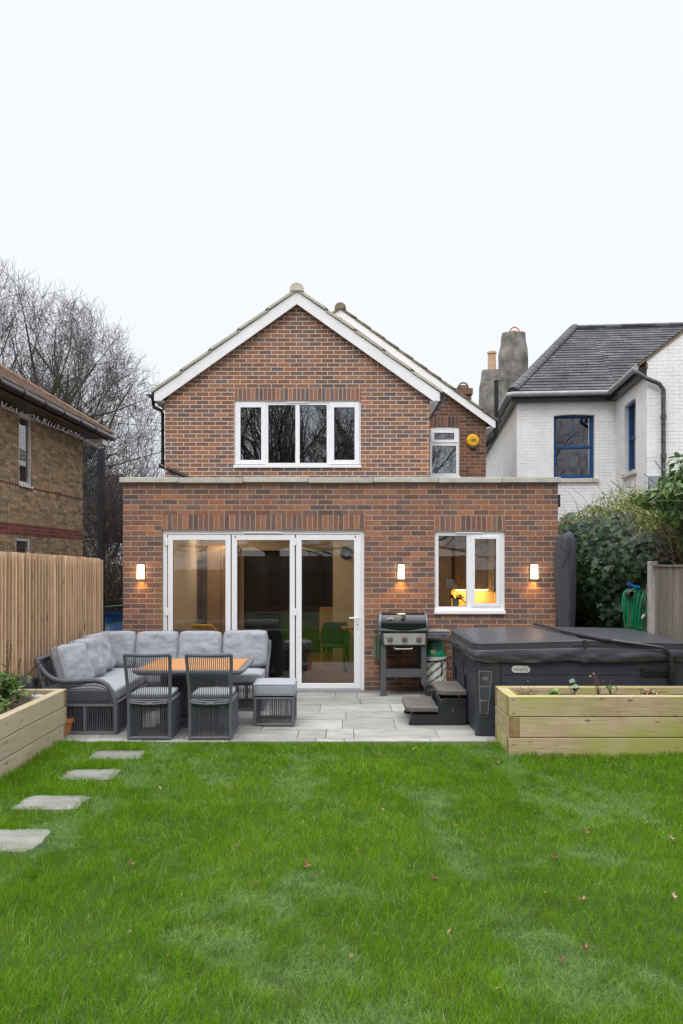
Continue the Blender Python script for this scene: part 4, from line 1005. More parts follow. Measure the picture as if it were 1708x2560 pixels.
for (a, b_, c_, d_) in ((wy0, wy1, wz0, wz1), w2):
    m = MB()
    lbox(m, a, a+.07, c_, d_, -.09, -.02); lbox(m, b_-.07, b_, c_, d_, -.09, -.02); lbox(m, a+.07, b_-.07, c_, c_+.07, -.09, -.02); lbox(m, a+.07, b_-.07, d_-.07, d_, -.09, -.02)
    lbox(m, a-.03, b_+.03, c_-.04, c_, -.09, .03)
    wdo = m.build('window', M['upvc'], left)
    m = MB(); lbox(m, a+.07, b_-.07, c_+.07, d_-.07, -.07, -.06); m.build('pane', M['sash_glass'], wdo)
    m = MB(); lbox(m, a, b_, c_, d_, -.28, -.26); m.build('pane_backing', M['dark_room'], wdo)  # dark sheet stands in for the unlit room behind the pane
rs = .62; hr = 2.6
gx0 = eo+.08
m = MB()                                                           # roof slopes: eaves slope and hipped far end
A, B = Vector(lp(Y0-3, le+.10, gx0)), Vector(lp(Y1+.45, le+.10, gx0)); run = 4.2
Ct, D = Vector(lp(Y0-3, le+.1+run*rs, gx0-run)), Vector(lp(Y1+.45-run, le+.1+run*rs, gx0-run))
for i in range(15):
    t0, t1 = i/15, (i+1.15)/15; m.rnd(); a0, a1 = A.lerp(Ct, t0), B.lerp(D, t0); b0, b1 = A.lerp(Ct, min(t1, 1)), B.lerp(D, min(t1, 1)); up = Vector((0, 0, 1))
    k = 40
    for j in range(k):
        m.rnd(); q = [a0.lerp(a1, j/k), a0.lerp(a1, (j+1)/k), b0.lerp(b1, (j+1)/k), b0.lerp(b1, j/k)]
        m.add([q[0]+up*.03, q[1]+up*.03, q[2]+up*.006, q[3]+up*.006, q[0]-up*.01, q[1]-up*.01], [(0, 1, 2, 3), (4, 5, 1, 0)])
E = Vector((LX-8.5, Y1+.45, le+.1)); m.add([B, E, D-Vector((.01, 0, 0)), D], [(0, 1, 2, 3)])
m.build('roof', pm('brown_tile', (.13, .085, .065), .9, var=.3, rv=.25, col2=(.20, .13, .095)), left)
m = MB(); ridge_caps(m, B+Vector((0, 0, .01)), D, 16, .07); m.build('ridge_tile', pm('orange_ridge', (.26, .155, .10), .9, var=.35), left)
m = MB(); lbox(m, Y0-3, Y1+.42, le-.10, le+.09, eo-.02, eo); lbox(m, Y0-3, Y1+.42, le-.1, le-.088, .0, eo-.02); m.build('fascia', M['black'], left)
m = MB(); m.tube([lp(Y0-3, le+.0, eo+.07), lp(Y1+.6, le+.0, eo+.07)], .07, 12)
for k in range(14): m.cyl(lp(Y0-2+k*1.05, le, eo+.07), lp(Y0-1.93+k*1.05, le, eo+.07), .082, 12)
m.build('gutter', M['black'], left, smooth=True)
m = MB(); lbox(m, Y1-.02, Y1+.4, le-.22, le-.101, .01, eo+.0); m.build('soffit', M['barge'], left)

# ------------------------------------------------------------------ pale house far off between the two
far = thing('cream_house', 'distant cream house glimpsed through the wire mesh fence', 'house', (-8.5, 31, 0))
m = MB(); m.box(-13.5, -8.98, 31, 37, -.1, 3.9); m.build('wall', pm('cream_render', (.70, .70, .68), .9, var=.12), far)
m = MB(); m.prism([(30.6, 3.9), (37.4, 3.9), (34, 5.4)], 'x', -13.8, -8.8); m.build('roof', M['slate'], far)
for (x, z) in ((-12.5, 1.9), (-11.4, 1.9), (-10.3, 1.9)):
    m = MB(); frame_rect(m, x-.4, x+.4, z-.6, z+.6, .07, 30.96, 31.05); w_ = m.build('window', M['upvc'], far)
    m = MB(); m.box(x-.33, x+.33, 31.0, 31.01, z-.53, z+.53); m.build('pane', M['tv'], w_)

# ------------------------------------------------------------------ fences
def batten_fence():
    t = thing('batten_fence', 'new wooden fence of close upright battens along the left side', 'fence', (-3.62, 9, 0))
    segs = [(11.45, -3.31, 1.905, 10.1, -3.46, 1.945), (10.02, -3.47, 1.95, 8.45, -3.66, 1.975)]
    segs += [(8.3, -3.68, 1.98, 6.6, -3.86, 1.98), (6.5, -3.87, 1.98, 4.8, -4.0, 1.98)]
    for (ya, xa, za, yb, xb, zb) in segs:
        m = MB(); n = int((ya-yb)/.0735); b2 = MB()
        for i in range(n):
            f = (i+.5)/n; y = ya+(yb-ya)*f; x = xa+(xb-xa)*f; z = za+(zb-za)*f+random.uniform(-.004, .004); m.rnd()
            m.box(x-.012, x+.030, y-.0175, y+.0175, -.05, z)
        m.build('batten_panel', M['fence_wood'], t, bevel=.003)
        b2.cr = .5; b2.add([(xa-.03, ya, -.05), (xb-.03, yb, -.05), (xb-.03, yb, zb-.03), (xa-.03, ya, za-.03), (xa-.045, ya, -.05), (xb-.045, yb, -.05), (xb-.045, yb, zb-.03), (xa-.045, ya, za-.03)],
            [(0, 1, 2, 3), (7, 6, 5, 4), (3, 2, 6, 7), (0, 3, 7, 4), (1, 5, 6, 2)])
        b2.build('backing_board', M['fence_back'], t)
    for (y, x, z, cap) in ((11.49, -3.30, 1.89, 0), (10.06, -3.46, 1.94, 0), (8.375, -3.66, 2.06, 1), (6.55, -3.86, 2.06, 1), (4.75, -4.0, 2.06, 1)):
        m = MB().rnd(); m.box(x-.05, x+.03, y-.04, y+.04, -.05, z); pst = m.build('post', M['fence_wood'], t, bevel=.004)
        if cap: m = MB().rnd(); m.box(x-.075, x+.055, y-.065, y+.065, z, z+.028); m.build('cap', M['fence_wood'], pst, bevel=.006)
    return t
batten_fence()
# grey board fence on the right, with concrete posts
gf = thing('board_fence', 'weathered grey board fence between concrete posts on the right', 'fence', (4.1, 10, 0))
RXF = 4.12
for k, (ya, yb) in enumerate(((11.08, 9.25), (9.13, 7.3), (7.18, 5.35), (5.23, 3.4))):
    m = MB(); n = 18
    for i in range(n):
        m.rnd(); y0 = ya+(yb-ya)*i/n; y1 = ya+(yb-ya)*(i+1)/n; m.box(RXF+(.0 if i % 2 else .008), RXF+.02+.008*(i % 2), y0-.004, y1+.0, .12, 1.80)
    m.build('board_panel', M['fence_grey'], gf, bevel=.002)
    m = MB().rnd(); m.box(RXF-.015, RXF+.035, ya, yb, 1.80, 1.825); m.build('capping', M['fence_grey'], gf, bevel=.003)
    m = MB(); m.box(RXF-.02, RXF+.035, ya, yb, -.05, .12); m.build('gravel_board', M['concrete'], gf)
for y in (11.14, 9.19, 7.24, 5.29):
    m = MB(); m.prism([(RXF-.05, y-.05), (RXF+.06, y-.05), (RXF+.06, y+.05), (RXF-.05, y+.05)], 'z', -.05, 1.87); m.build('post', M['concrete'], gf, bevel=.01)
# old trellis-topped fence under the ivy
tf = thing('trellis_fence', 'old wooden fence with a trellis strip half hidden by ivy', 'fence', (4.1, 14, 0))
m = MB()
for i in range(44): m.rnd(); m.box(RXF+.02, RXF+.04, 11.22+i*.14, 11.35+i*.14, -.05, 1.75+.0*i)
m.build('board_panel', M['fence_grey'], tf)
m = MB()
for z in (.93, 1.25): m.rnd(); m.box(RXF-.03, RXF+.018, 11.2, 15.5, z, z+.045)
for i in range(36): m.rnd(); m.box(RXF-.022, RXF+.0, 11.25+i*.12, 11.29+i*.12, .975, 1.25)
m.build('trellis', M['trellis'], tf)
# wire mesh fence on the left boundary
cf = thing('wire_mesh_fence', 'tall chain-link fence with a black steel post beyond the battens', 'fence', (-3.8, 13.3, 0))
MX = -3.8; m = MB(); m.box(MX-.05, MX+.045, 13.25, 13.34, -.05, 3.66); m.build('post', M['post'], cf, bevel=.003)
m = MB(); m.box(MX-.05, MX+.045, 18.2, 18.29, -.05, 3.66); m.build('post', M['post'], cf, bevel=.003)
def chain(y0, y1, zb, zt, pitch=.09, hh=.052):
    n = int((y1-y0)/(pitch/2)); V = []; Fq = []; r = .0024; nz = int((zt-zb)/hh*2)
    for i in range(n):
        yc = y0+i*pitch/2
        for k in range(2):
            pass
    # crossing diagonal wires drawn as zigzags: wire i swings between column i and i+1
    for i in range(n):
        ya = y0+i*pitch/2; yb = ya+pitch/2*1.06
        z = zb+((i % 2) and 0); pts = []
        for j in range(nz+1):
            yy = yb if (i+j) % 2 else ya; zz = zb+j*hh/2
            sag = .05*math.sin((yy-5)*1.1)*((zz-zb)/(zt-zb))
            if zz > zt+sag: break
            pts.append((MX+.004*(1 if j % 2 else -1)+.012*math.sin(yy*3+zz*2), yy, zz+sag*.5))
        b = len(V)
        for p in pts:
            for a in (0, 2.094, 4.189): V.append((p[0]+r*math.cos(a), p[1]+r*math.sin(a), p[2]))
        for j in range(len(pts)-1):
            for k in range(3):
                k2 = (k+1) % 3; Fq.append((b+j*3+k, b+j*3+k2, b+j*3+3+k2, b+j*3+3+k))
    return np.array(V), np.array(Fq)
V, Fq = chain(5.5, 13.25, 1.2, 3.62); np_mesh('chain_link', V, Fq, M['wire'], cf)
V, Fq = chain(13.35, 18.2, 0, 3.45); np_mesh('chain_link', V, Fq, M['wire'], cf)
m = MB(); rr = random.Random(4); y = 5.5; pth = []
while y < 13.2:
    z = 3.62+.03*math.sin((y-5)*1.1); pth += [(MX, y, z), (MX+rr.uniform(-.02, .03), y+.012, z+.035), (MX+rr.uniform(-.02, .03), y+.034, z+.05+rr.uniform(-.01, .02)), (MX, y+.048, z+.03), (MX, y+.04, z+.008)]; y += .105
m.tube(pth, .0030, 4, False); m.build('top_wire', M['wiretop'], cf)
# dark fence behind the camera (seen only mirrored in the glass)
rf = thing('rear_fence', 'dark brown garden fence mirrored in the glass of the folding door', 'fence', (0, -8.3, 0))
m = MB()
for i in range(70): m.rnd(); m.box(-4.6+i*.135, -4.47+i*.135, -8.32, -8.30+.01*(i % 2), -.05, 2.1)
m.build('board_panel', M['fence_dark'], rf)
for i in range(6): m = MB().rnd(); m.box(-4.6+i*1.85, -4.5+i*1.85, -8.29, -8.2, -.05, 2.14); m.build('post', M['fence_dark'], rf)

# ------------------------------------------------------------------ trees
def tree(name, label, base, height, seed, spread=1.0, lean=(0, 0), group=None, env=None, trunk_r=.32, levels=6, limbs=9, droop=.0, clear=.22, twigs=1.0, rmin=.0045):
    rr = random.Random(seed); t = thing(name, label, 'tree', base, group)
    segs = []                                                       # (p0, p1, r0, r1, level)
    def grow(p, d, ln, r, lv):
        n = 5 if lv < 2 else 4; q = Vector(p); dd = Vector(d); step = ln/n; rr0 = r
        for i in range(n):
            wob = .075+.035*lv
            dd = (dd+Vector((rr.gauss(0, wob), rr.gauss(0, wob), rr.gauss(0, wob)+(.05+.012*lv if lv else 0)))).normalized()
            nq = q+dd*step
            if env:
                ce, re_ = env; ex = sum(((nq[a]-ce[a])/re_[a])**2 for a in range(3))
                if ex > 1+rr.uniform(-.12, .10) and lv > 0: return
                rr0 = min(rr0, max(rmin, r*1.2*max(0, 1.02-ex)**.8)) if lv else rr0
            r1 = max(rr0*(.86 if lv else .93), rmin*.7)
            segs.append((q.copy(), nq.copy(), rr0, r1, lv))
            if lv < levels and (i >= 1 or lv > 0):
                k = 1 if lv == 0 else (1 if rr.random() < .55*twigs+.45*(lv < 3) else 0)
                if lv >= 3 and rr.random() < .5*twigs: k += 1
                for _ in range(k):
                    if lv == 0 and i < n*clear: continue
                    az = rr.uniform(0, 2*math.pi); o1 = dd.orthogonal().normalized(); o2 = dd.cross(o1)
                    side = o1*math.cos(az)+o2*math.sin(az); ang = R(rr.uniform(20, 48))
                    nd = (dd*math.cos(ang)+side*math.sin(ang)*spread).normalized()
                    grow(nq, nd, ln*(rr.uniform(.58, .80)), max(r1*rr.uniform(.48, .66), rmin), lv+1)
            q = nq; rr0 = r1
    trunk_h = height*clear; p = Vector((0, 0, -.1)); top = Vector((lean[0]*.15, lean[1]*.15, trunk_h)); segs.append((p, top*.5+Vector((.05, 0, 0)), trunk_r*1.2, trunk_r, 0)); segs.append((top*.5+Vector((.05, 0, 0)), top, trunk_r, trunk_r*.92, 0))
    for i in range(limbs):
        az = 2*math.pi*i/limbs+rr.uniform(-.3, .3); el = R(8+74*((i*7) % limbs)/limbs)
        d = Vector((math.cos(az)*math.cos(el)*spread+lean[0]*.1, math.sin(az)*math.cos(el)*spread+lean[1]*.1, math.sin(el))).normalized()
        grow(top-Vector((0, 0, rr.uniform(0, trunk_h*.25))), d, height*.50*rr.uniform(.8, 1.05)*(.75+.25*math.sin(el)), trunk_r*rr.uniform(.38, .55), 1)
    for nm, sel, ns, mat in (('trunk', lambda l: l <= 1, 7, M['bark']), ('crown', lambda l: 2 <= l <= 3, 4, M['bark']), ('twigs', lambda l: l > 3, 3, M['twig'])):
        S = [s for s in segs if sel(s[4])]
        if not S: continue
        A = np.array([s[0][:] for s in S]); B = np.array([s[1][:] for s in S]); r0 = np.array([s[2] for s in S]); r1 = np.array([s[3] for s in S])
        D = B-A; D /= np.linalg.norm(D, axis=1)[:, None]; ref = np.where(np.abs(D[:, 2:3]) < .9, [[0, 0, 1.]], [[1., 0, 0]]); X = np.cross(D, ref); X /= np.linalg.norm(X, axis=1)[:, None]; Yv = np.cross(D, X)
        V = np.empty((len(S), 2*ns, 3))
        for k in range(ns):
            a = 2*math.pi*k/ns; o_ = X*math.cos(a)+Yv*math.sin(a)
            V[:, k] = A+o_*r0[:, None]; V[:, ns+k] = B+D*(r1*.3)[:, None]+o_*r1[:, None]
        Fq = np.array([[k, (k+1) % ns, ns+(k+1) % ns, ns+k] for k in range(ns)]); Fa = (Fq[None]+(np.arange(len(S))*2*ns)[:, None, None]).reshape(-1, 4)
        np_mesh(nm, V.reshape(-1, 3)+np.array(base), Fa, mat, t, smooth=ns > 3)
    return t, len(segs)
tr, ns_ = tree('bare_tree', 'big bare winter tree with fanning branches behind the left house', (-13.0, 31, 0), 14.5, 21, spread=1.0, trunk_r=.40, levels=7, limbs=18, clear=.17, twigs=.72, env=((-.3, 0, 5.2), (7.4, 6.4, 7.7)), rmin=.006)
print('tree segs', ns_)
tr2, _ = tree('bare_tree', 'smaller bare tree low down between the left house and the brick house', (-9.0, 32.0, 0), 7.4, 5, spread=1.0, trunk_r=.16, levels=6, limbs=9, clear=.2, twigs=.65)
# trees behind the camera, mirrored in the upper windows
for i, (x, y, h_, sd_) in enumerate(((-3.6, -19, 13.5, 31), (3.2, -22, 15, 32))):
    tree('bare_tree', ['bare tree reflected in the left panes of the wide upper window', 'bare tree reflected in the right panes of the wide upper window'][i], (x, y, 0), h_, sd_, spread=1.0, trunk_r=.42, levels=5, limbs=13, clear=.2, rmin=.011, group='bare trees mirrored in the windows')

# ------------------------------------------------------------------ leaf clouds
IVY = np.array([(0, -.42, 0), (-.42, -.30, .04), (-.50, .12, .08), (-.18, .14, .0), (0, .62, -.06), (.18, .14, .0), (.50, .12, .08), (.42, -.30, .04)])
OVAL = np.array([(0, -.5, 0), (-.2, -.2, .05), (-.22, .15, .05), (0, .55, -.05), (.22, .15, .05), (.2, -.2, .05)])
def rotmats(n, d):
    """frames with z along n (array) and y roughly along d"""
    n = n/np.linalg.norm(n, axis=1)[:, None]; x = np.cross(d, n); x /= np.linalg.norm(x, axis=1)[:, None]+1e-9; y = np.cross(n, x)
    return np.stack([x, y, n], axis=2)
def leaves(name, pts, nrm, size, tmpl, mat, parent, jit=.6, down=(0, 0, -1), sz=(.6, 1.25), rnd=None):
    n = len(pts); k = len(tmpl); nr = nrm+RNG.normal(0, jit, (n, 3)); dn = np.array(down)[None]+RNG.normal(0, .55, (n, 3))
    Rm = rotmats(nr, dn); s = size*RNG.uniform(*sz, n)
    V = np.einsum('nij,kj->nki', Rm, tmpl)*s[:, None, None]+pts[:, None, :]
    Fs = np.arange(n*k).reshape(n, k)
    return np_mesh(name, V.reshape(-1, 3), Fs, mat, parent, rnd=RNG.random(n) if rnd is None else rnd)
def blob_pts(n, c, r, thick=.25, p=2.0):
    d = RNG.normal(size=(n, 3)); d /= np.linalg.norm(d, axis=1)[:, None]; k = (1-thick*RNG.random(n)**1.3)[:, None]
    lump = np.array([1+.16*noise.noise(Vector((a*2.2+c[0], b*2.2+c[1], e_*2.2+c[2]))) for a, b, e_ in d])[:, None]
    return np.array(c)+d*np.array(r)*k*lump, d/np.array(r)
def stems(parent, name, specs, mat, rr, n=24, r=.006):
    m = MB()
    for (c, rad, cnt) in specs:
        for _ in range(cnt):
            a = Vector((c[0]+rr.uniform(-1, 1)*rad[0]*.6, c[1]+rr.uniform(-1, 1)*rad[1]*.6, c[2]-rad[2]*.8)); d = Vector((rr.gauss(0, .5), rr.gauss(0, .4), 1)).normalized(); pts = [a]
            for i in range(5): d = (d+Vector((rr.gauss(0, .3), rr.gauss(0, .3), rr.gauss(0, .2)))).normalized(); pts.append(pts[-1]+d*rad[2]*.42)
            m.tube(pts, r, 4, False, r*.4)
    return m.build(name, mat, parent)
ivy = thing('ivy_hedge', 'dark glossy ivy mass hanging over the fence behind the hot tub', 'ivy', (4.2, 13, 0))
P_, Nn = [], []
for (c_, r_, n_) in (((4.4, 11.75, 1.86), (.55, .65, .42), 2200), ((4.3, 12.8, 1.60), (.75, .9, .95), 5200), ((4.35, 14.2, 1.6), (.85, 1.1, 1.05), 5200), ((4.3, 15.9, 1.6), (.85, 1.2, 1.1), 4200), ((4.55, 12.2, 2.05), (.5, 1.0, .35), 2600)):
    a, b_ = blob_pts(n_, c_, r_, .22); P_.append(a); Nn.append(b_)
Pa, Na = np.concatenate(P_), np.concatenate(Nn); Na /= np.linalg.norm(Na, axis=1)[:, None]
Na = Na+np.array([-.5, -.9, .25]); leaves('foliage', Pa, Na, .092, IVY, M['ivy'], ivy, .35)
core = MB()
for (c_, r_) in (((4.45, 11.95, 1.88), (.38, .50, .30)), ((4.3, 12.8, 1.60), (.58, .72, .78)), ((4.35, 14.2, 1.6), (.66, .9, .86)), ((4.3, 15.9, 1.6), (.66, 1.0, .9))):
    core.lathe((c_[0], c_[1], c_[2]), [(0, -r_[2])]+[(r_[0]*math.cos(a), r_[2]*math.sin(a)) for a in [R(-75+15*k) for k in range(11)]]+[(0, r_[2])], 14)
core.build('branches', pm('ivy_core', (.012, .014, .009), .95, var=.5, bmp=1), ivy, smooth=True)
pv = thing('privet_hedge', 'pale green and brown straggly hedge above the dark ivy', 'hedge', (4.9, 13, 0))
P_, Nn = [], []; HS = [((4.6, 15.3, 2.35), (.75, 1.1, .5), 3200), ((4.8, 14.0, 2.50), (.8, 1.0, .62), 3600), ((4.75, 12.7, 2.45), (.7, .9, .50), 3400), ((4.6, 11.6, 2.32), (.5, .7, .42), 2600), ((4.6, 10.7, 2.15), (.35, .6, .35), 1400)]
for (c_, r_, n_) in HS:
    a, b_ = blob_pts(n_, c_, r_, .5); P_.append(a); Nn.append(b_)
Pa, Na = np.concatenate(P_), np.concatenate(Nn); leaves('foliage', Pa, Na, .062, OVAL, M['privet'], pv, 1.0, down=(0, 0, 1))
stems(pv, 'branches', [(c_, r_, 60) for (c_, r_, n_) in HS], pm('hedge_twig', (.13, .085, .06), .9), random.Random(2), r=.006)
m = MB(); rr = random.Random(9)
for i in range(230):
    y = rr.uniform(10.4, 13.2); p = Vector((4.15+rr.uniform(0, .5), y, rr.uniform(1.85, 2.25))); pts = [p]; d = Vector((rr.gauss(-.2, .5), rr.gauss(-.6, .6), rr.gauss(-.1, .3))).normalized()
    for k in range(5): d = (d+Vector((rr.gauss(0, .25), rr.gauss(0, .25), rr.gauss(-.02, .2)))).normalized(); pts.append(pts[-1]+d*.12)
    m.tube(pts, .004, 3, False, .002)
m.build('bramble', pm('bramble', (.12, .075, .055), .9), pv)
lau = thing('laurel_bush', 'glossy laurel bush with long leaves at the right edge', 'bush', (4.75, 10.6, 0))
P_, Nn = [], []
for (c_, r_, n_) in (((4.42, 10.45, 2.72), (.46, .55, .56), 1250), ((4.0, 10.7, 2.66), (.34, .3, .14), 150), ((4.32, 10.25, 2.12), (.16, .35, .30), 110)):
    a, b_ = blob_pts(n_, c_, r_, .55); P_.append(a); Nn.append(b_)
Pa, Na = np.concatenate(P_), np.concatenate(Nn); leaves('foliage', Pa, Na*.6+np.array([-.2, -.3, .6]), .115, OVAL*np.array([1.05, 1.15, 1.6]), M['laurel'], lau, .5, down=(-.6, -.3, -.5))
stems(lau, 'branches', [((4.42, 10.5, 2.5), (.4, .5, .6), 31)], M['bark'], random.Random(3), r=.01)
m = MB(); m.tube([(4.55, 10.6, -.05), (4.5, 10.55, 1.2), (4.5, 10.5, 2.3)], .04, 8, True, .02); m.build('trunk', M['bark'], lau, smooth=True)
# scrub behind the wire fence and the tarpaulin
hb = thing('scrub_hedge', 'dark twiggy hedge in the gap between fence and house', 'hedge', (-5.6, 22, 0))
P_, Nn = [], []; HS = [((-6.6, 23.8, .7), (1.2, 1.0, 1.3), 4200), ((-5.9, 22.8, .6), (1.3, 1.0, 1.15), 4200), ((-8.0, 27.5, 1.7), (.95, 1, 2.3), 3200), ((-7.2, 27.0, 3.6), (.9, .8, 1.4), 1500)]
for (c_, r_, n_) in HS:
    a, b_ = blob_pts(n_, c_, r_, .6); P_.append(a); Nn.append(b_)
Pa, Na = np.concatenate(P_), np.concatenate(Nn); leaves('foliage', Pa, Na, .075, OVAL, M['brownleaf'], hb, 1.2)
stems(hb, 'branches', [(c_, r_, 160) for (c_, r_, n_) in HS], M['twig'], random.Random(8), r=.014)
tp = MB(); nx_, nz_ = 22, 18
for i in range(nx_+1):
    for j in range(nz_+1):
        u_, v_ = i/nx_, j/nz_; x = -5.2+1.9*u_; z = .05+1.05*v_*(1-.18*math.sin(u_*3.1)); tp.v.append((x, 15.4+.25*noise.noise(Vector((x*2, z*2, 1)))-.25*(1-v_), z-.0+.05*noise.noise(Vector((x*3, z*3, 4)))))
for i in range(nx_):
    for j in range(nz_): a = i*(nz_+1)+j; tp.face((a, a+nz_+1, a+nz_+2, a+1))
tg = thing('tarpaulin', 'crumpled blue tarpaulin over a heap behind the wire fence', 'tarpaulin', (-4.3, 15.6, 0))
for i in range(nx_+1): pass
b = len(tp.v); tp.v += [(-5.2, 16.4, .0), (-3.3, 16.4, .0), (-5.2, 16.3, .9), (-3.3, 16.3, .9)]; tp.face((b, b+1, b+3, b+2))
tp.build('sheet', M['tarp'], tg, smooth=True, angle=70)
m = MB(); m.tube([(-5.2, 15.1, 1.02), (-4.2, 15.1, 1.06), (-3.3, 15.12, 1.14)], .012, 6); m.tube([(-5.2, 15.0, .55), (-4.2, 15.02, .72), (-3.3, 15.05, .93)], .008, 6); m.build('rope', pm('rope_green', (.06, .25, .12), .6), tg)
# ------------------------------------------------------------------ cushions
def softbox(m, org, ax, sz, r=.05, n=10, crown=0, wr=.004, seed=0):
    """rounded box; org centre, ax three unit vectors, sz full sizes"""
    ax = [Vector(a) for a in ax]; org = Vector(org); h = [s/2 for s in sz]; idx = {}
    def vert(i, j, k):
        key = (i, j, k)
        if key in idx: return idx[key]
        p = [(-1+2*i/n)*h[0], (-1+2*j/n)*h[1], (-1+2*k/n)*h[2]]
        c = [max(-h[q]+r, min(h[q]-r, p[q])) for q in range(3)]; d = Vector([p[q]-c[q] for q in range(3)])
        if d.length > 1e-9: d = d.normalized()*r
        l = Vector(c)+d; x, y = l.x/h[0], l.y/h[1]
        if crown: l.z += crown*(1-x*x)*(1-y*y)*(l.z/h[2])
        nn = noise.noise(Vector((l.x*9+seed, l.y*9, l.z*9)))*wr; l += Vector((nn, nn*.5, nn))
        m.v.append(tuple(org+ax[0]*l.x+ax[1]*l.y+ax[2]*l.z)); idx[key] = len(m.v)-1; return idx[key]
    for a in range(n):
        for b in range(n):
            m.face((vert(a, b, 0), vert(a, b+1, 0), vert(a+1, b+1, 0), vert(a+1, b, 0))); m.face((vert(a, b, n), vert(a+1, b, n), vert(a+1, b+1, n), vert(a, b+1, n)))
            m.face((vert(a, 0, b), vert(a+1, 0, b), vert(a+1, 0, b+1), vert(a, 0, b+1))); m.face((vert(a, n, b), vert(a, n, b+1), vert(a+1, n, b+1), vert(a+1, n, b)))
            m.face((vert(0, a, b), vert(0, a, b+1), vert(0, a+1, b+1), vert(0, a+1, b))); m.face((vert(n, a, b), vert(n, a+1, b), vert(n, a+1, b+1), vert(n, a, b+1)))
def pillow(name, org, ax, w, h, t, label=None, cat=None, group=None, parent=None, seed=0, edge=.05, mat=None):
    """scatter cushion: two puffed faces and a boxed, piped edge; ax = (width dir, height dir, facing dir)"""
    ax = [Vector(a).normalized() for a in ax]; org = Vector(org); m = MB(); n = 26
    def pt(u, v, s):
        au, av = abs(u), abs(v); f = max(0, (1-au**5)*(1-av**5))**.5
        x = u*w/2*(1-.035*(1-av**2)*au**4); y = v*h/2*(1-.035*(1-au**2)*av**4)
        # corners drawn in
        cr_ = max(0, au+av-1.55); x *= 1-.20*cr_; y *= 1-.20*cr_
        q = Vector((u*2.1+seed*3.7, v*2.1, s*.5)); wk = noise.noise(q)*.024+noise.noise(q*2.3)*.008
        rad = math.atan2(v, u); crease = (.010*math.sin(rad*17+seed*2+noise.noise(q)*5))*min(1, max(au, av)**3*1.2)*(1-max(au, av)**12)
        z = s*(edge/2+(t/2-edge/2)*f+(wk+crease)*min(1, 3*(1-max(au, av))))
        return org+ax[0]*x+ax[1]*y+ax[2]*z
    for s in (1, -1):
        b = len(m.v)
        for i in range(n+1):
            for j in range(n+1): m.v.append(tuple(pt(-1+2*i/n, -1+2*j/n, s)))
        for i in range(n):
            for j in range(n):
                a = b+i*(n+1)+j; q = (a, a+n+1, a+n+2, a+1); m.face(q if s > 0 else q[::-1])
    def ring(s): return [pt(-1+2*i/n, -1, s) for i in range(n)]+[pt(1, -1+2*i/n, s) for i in range(n)]+[pt(1-2*i/n, 1, s) for i in range(n)]+[pt(-1, 1-2*i/n, s) for i in range(n)]
    r0, r1 = ring(-1), ring(1); b = len(m.v); k = len(r0); m.v += [tuple(p) for p in r0]+[tuple(p) for p in r1]
    for i in range(k): m.face((b+i, b+(i+1) % k, b+k+(i+1) % k, b+k+i))
    o = m.build(name, mat or M['fabric'], parent, smooth=True, angle=60)
    if label: tag(o, label, cat, group)
    p_ = MB()
    for s in (-1, 1):
        rg = ring(s); p_.tube([p+ax[2]*s*.002 for p in rg+[rg[0]]], .0045, 5, False)
    if parent is None: p_.build('piping', M['piping'], o, smooth=True)
    return o
X_, Y_, Z_ = Vector((1, 0, 0)), Vector((0, 1, 0)), Vector((0, 0, 1))
def strands_between(m, A, B, n, r=.0042, skip=(), sag=0, ns=4):
    """n straight cords between polyline A (bottom) and B (top), both callables of t in 0..1"""
    for i in range(n):
        t = (i+.5)/n; a, b_ = Vector(A(t)), Vector(B(t)); m.tube([a, b_], r, ns, False)
def seat_frame_box(parent, x0, x1, y0, y1, z0, z1, tr=.019, cords=22, side_cords=24, name='base_frame'):
    """wrapped-tube box: posts, rails, and cords on all four sides"""
    m = MB()
    for x in (x0, x1):
        for y in (y0, y1): m.cyl((x, y, z0), (x, y, z1), tr, 10)
    for z in (z0+tr, z1-tr):
        for y in (y0, y1): m.cyl((x0, y, z), (x1, y, z), tr*.9, 8)
        for x in (x0, x1): m.cyl((x, y0, z), (x, y1, z), tr*.9, 8)
    f = m.build(name, M['cordwrap'], parent, smooth=True)
    m = MB()
    for y in (y0, y1):
        for i in range(cords):
            x = x0+tr+(x1-x0-2*tr)*(i+.5)/cords+random.uniform(-.002, .002); m.tube([(x, y, z0+tr), (x+random.uniform(-.002, .002), y, z1-tr)], .0044, 4, False)
    for x in (x0, x1):
        for i in range(side_cords):
            y = y0+tr+(y1-y0-2*tr)*(i+.5)/side_cords; m.tube([(x, y, z0+tr), (x, y, z1-tr)], .0052, 4, False)
    m.build('cords', M['cord'], parent)
    return f
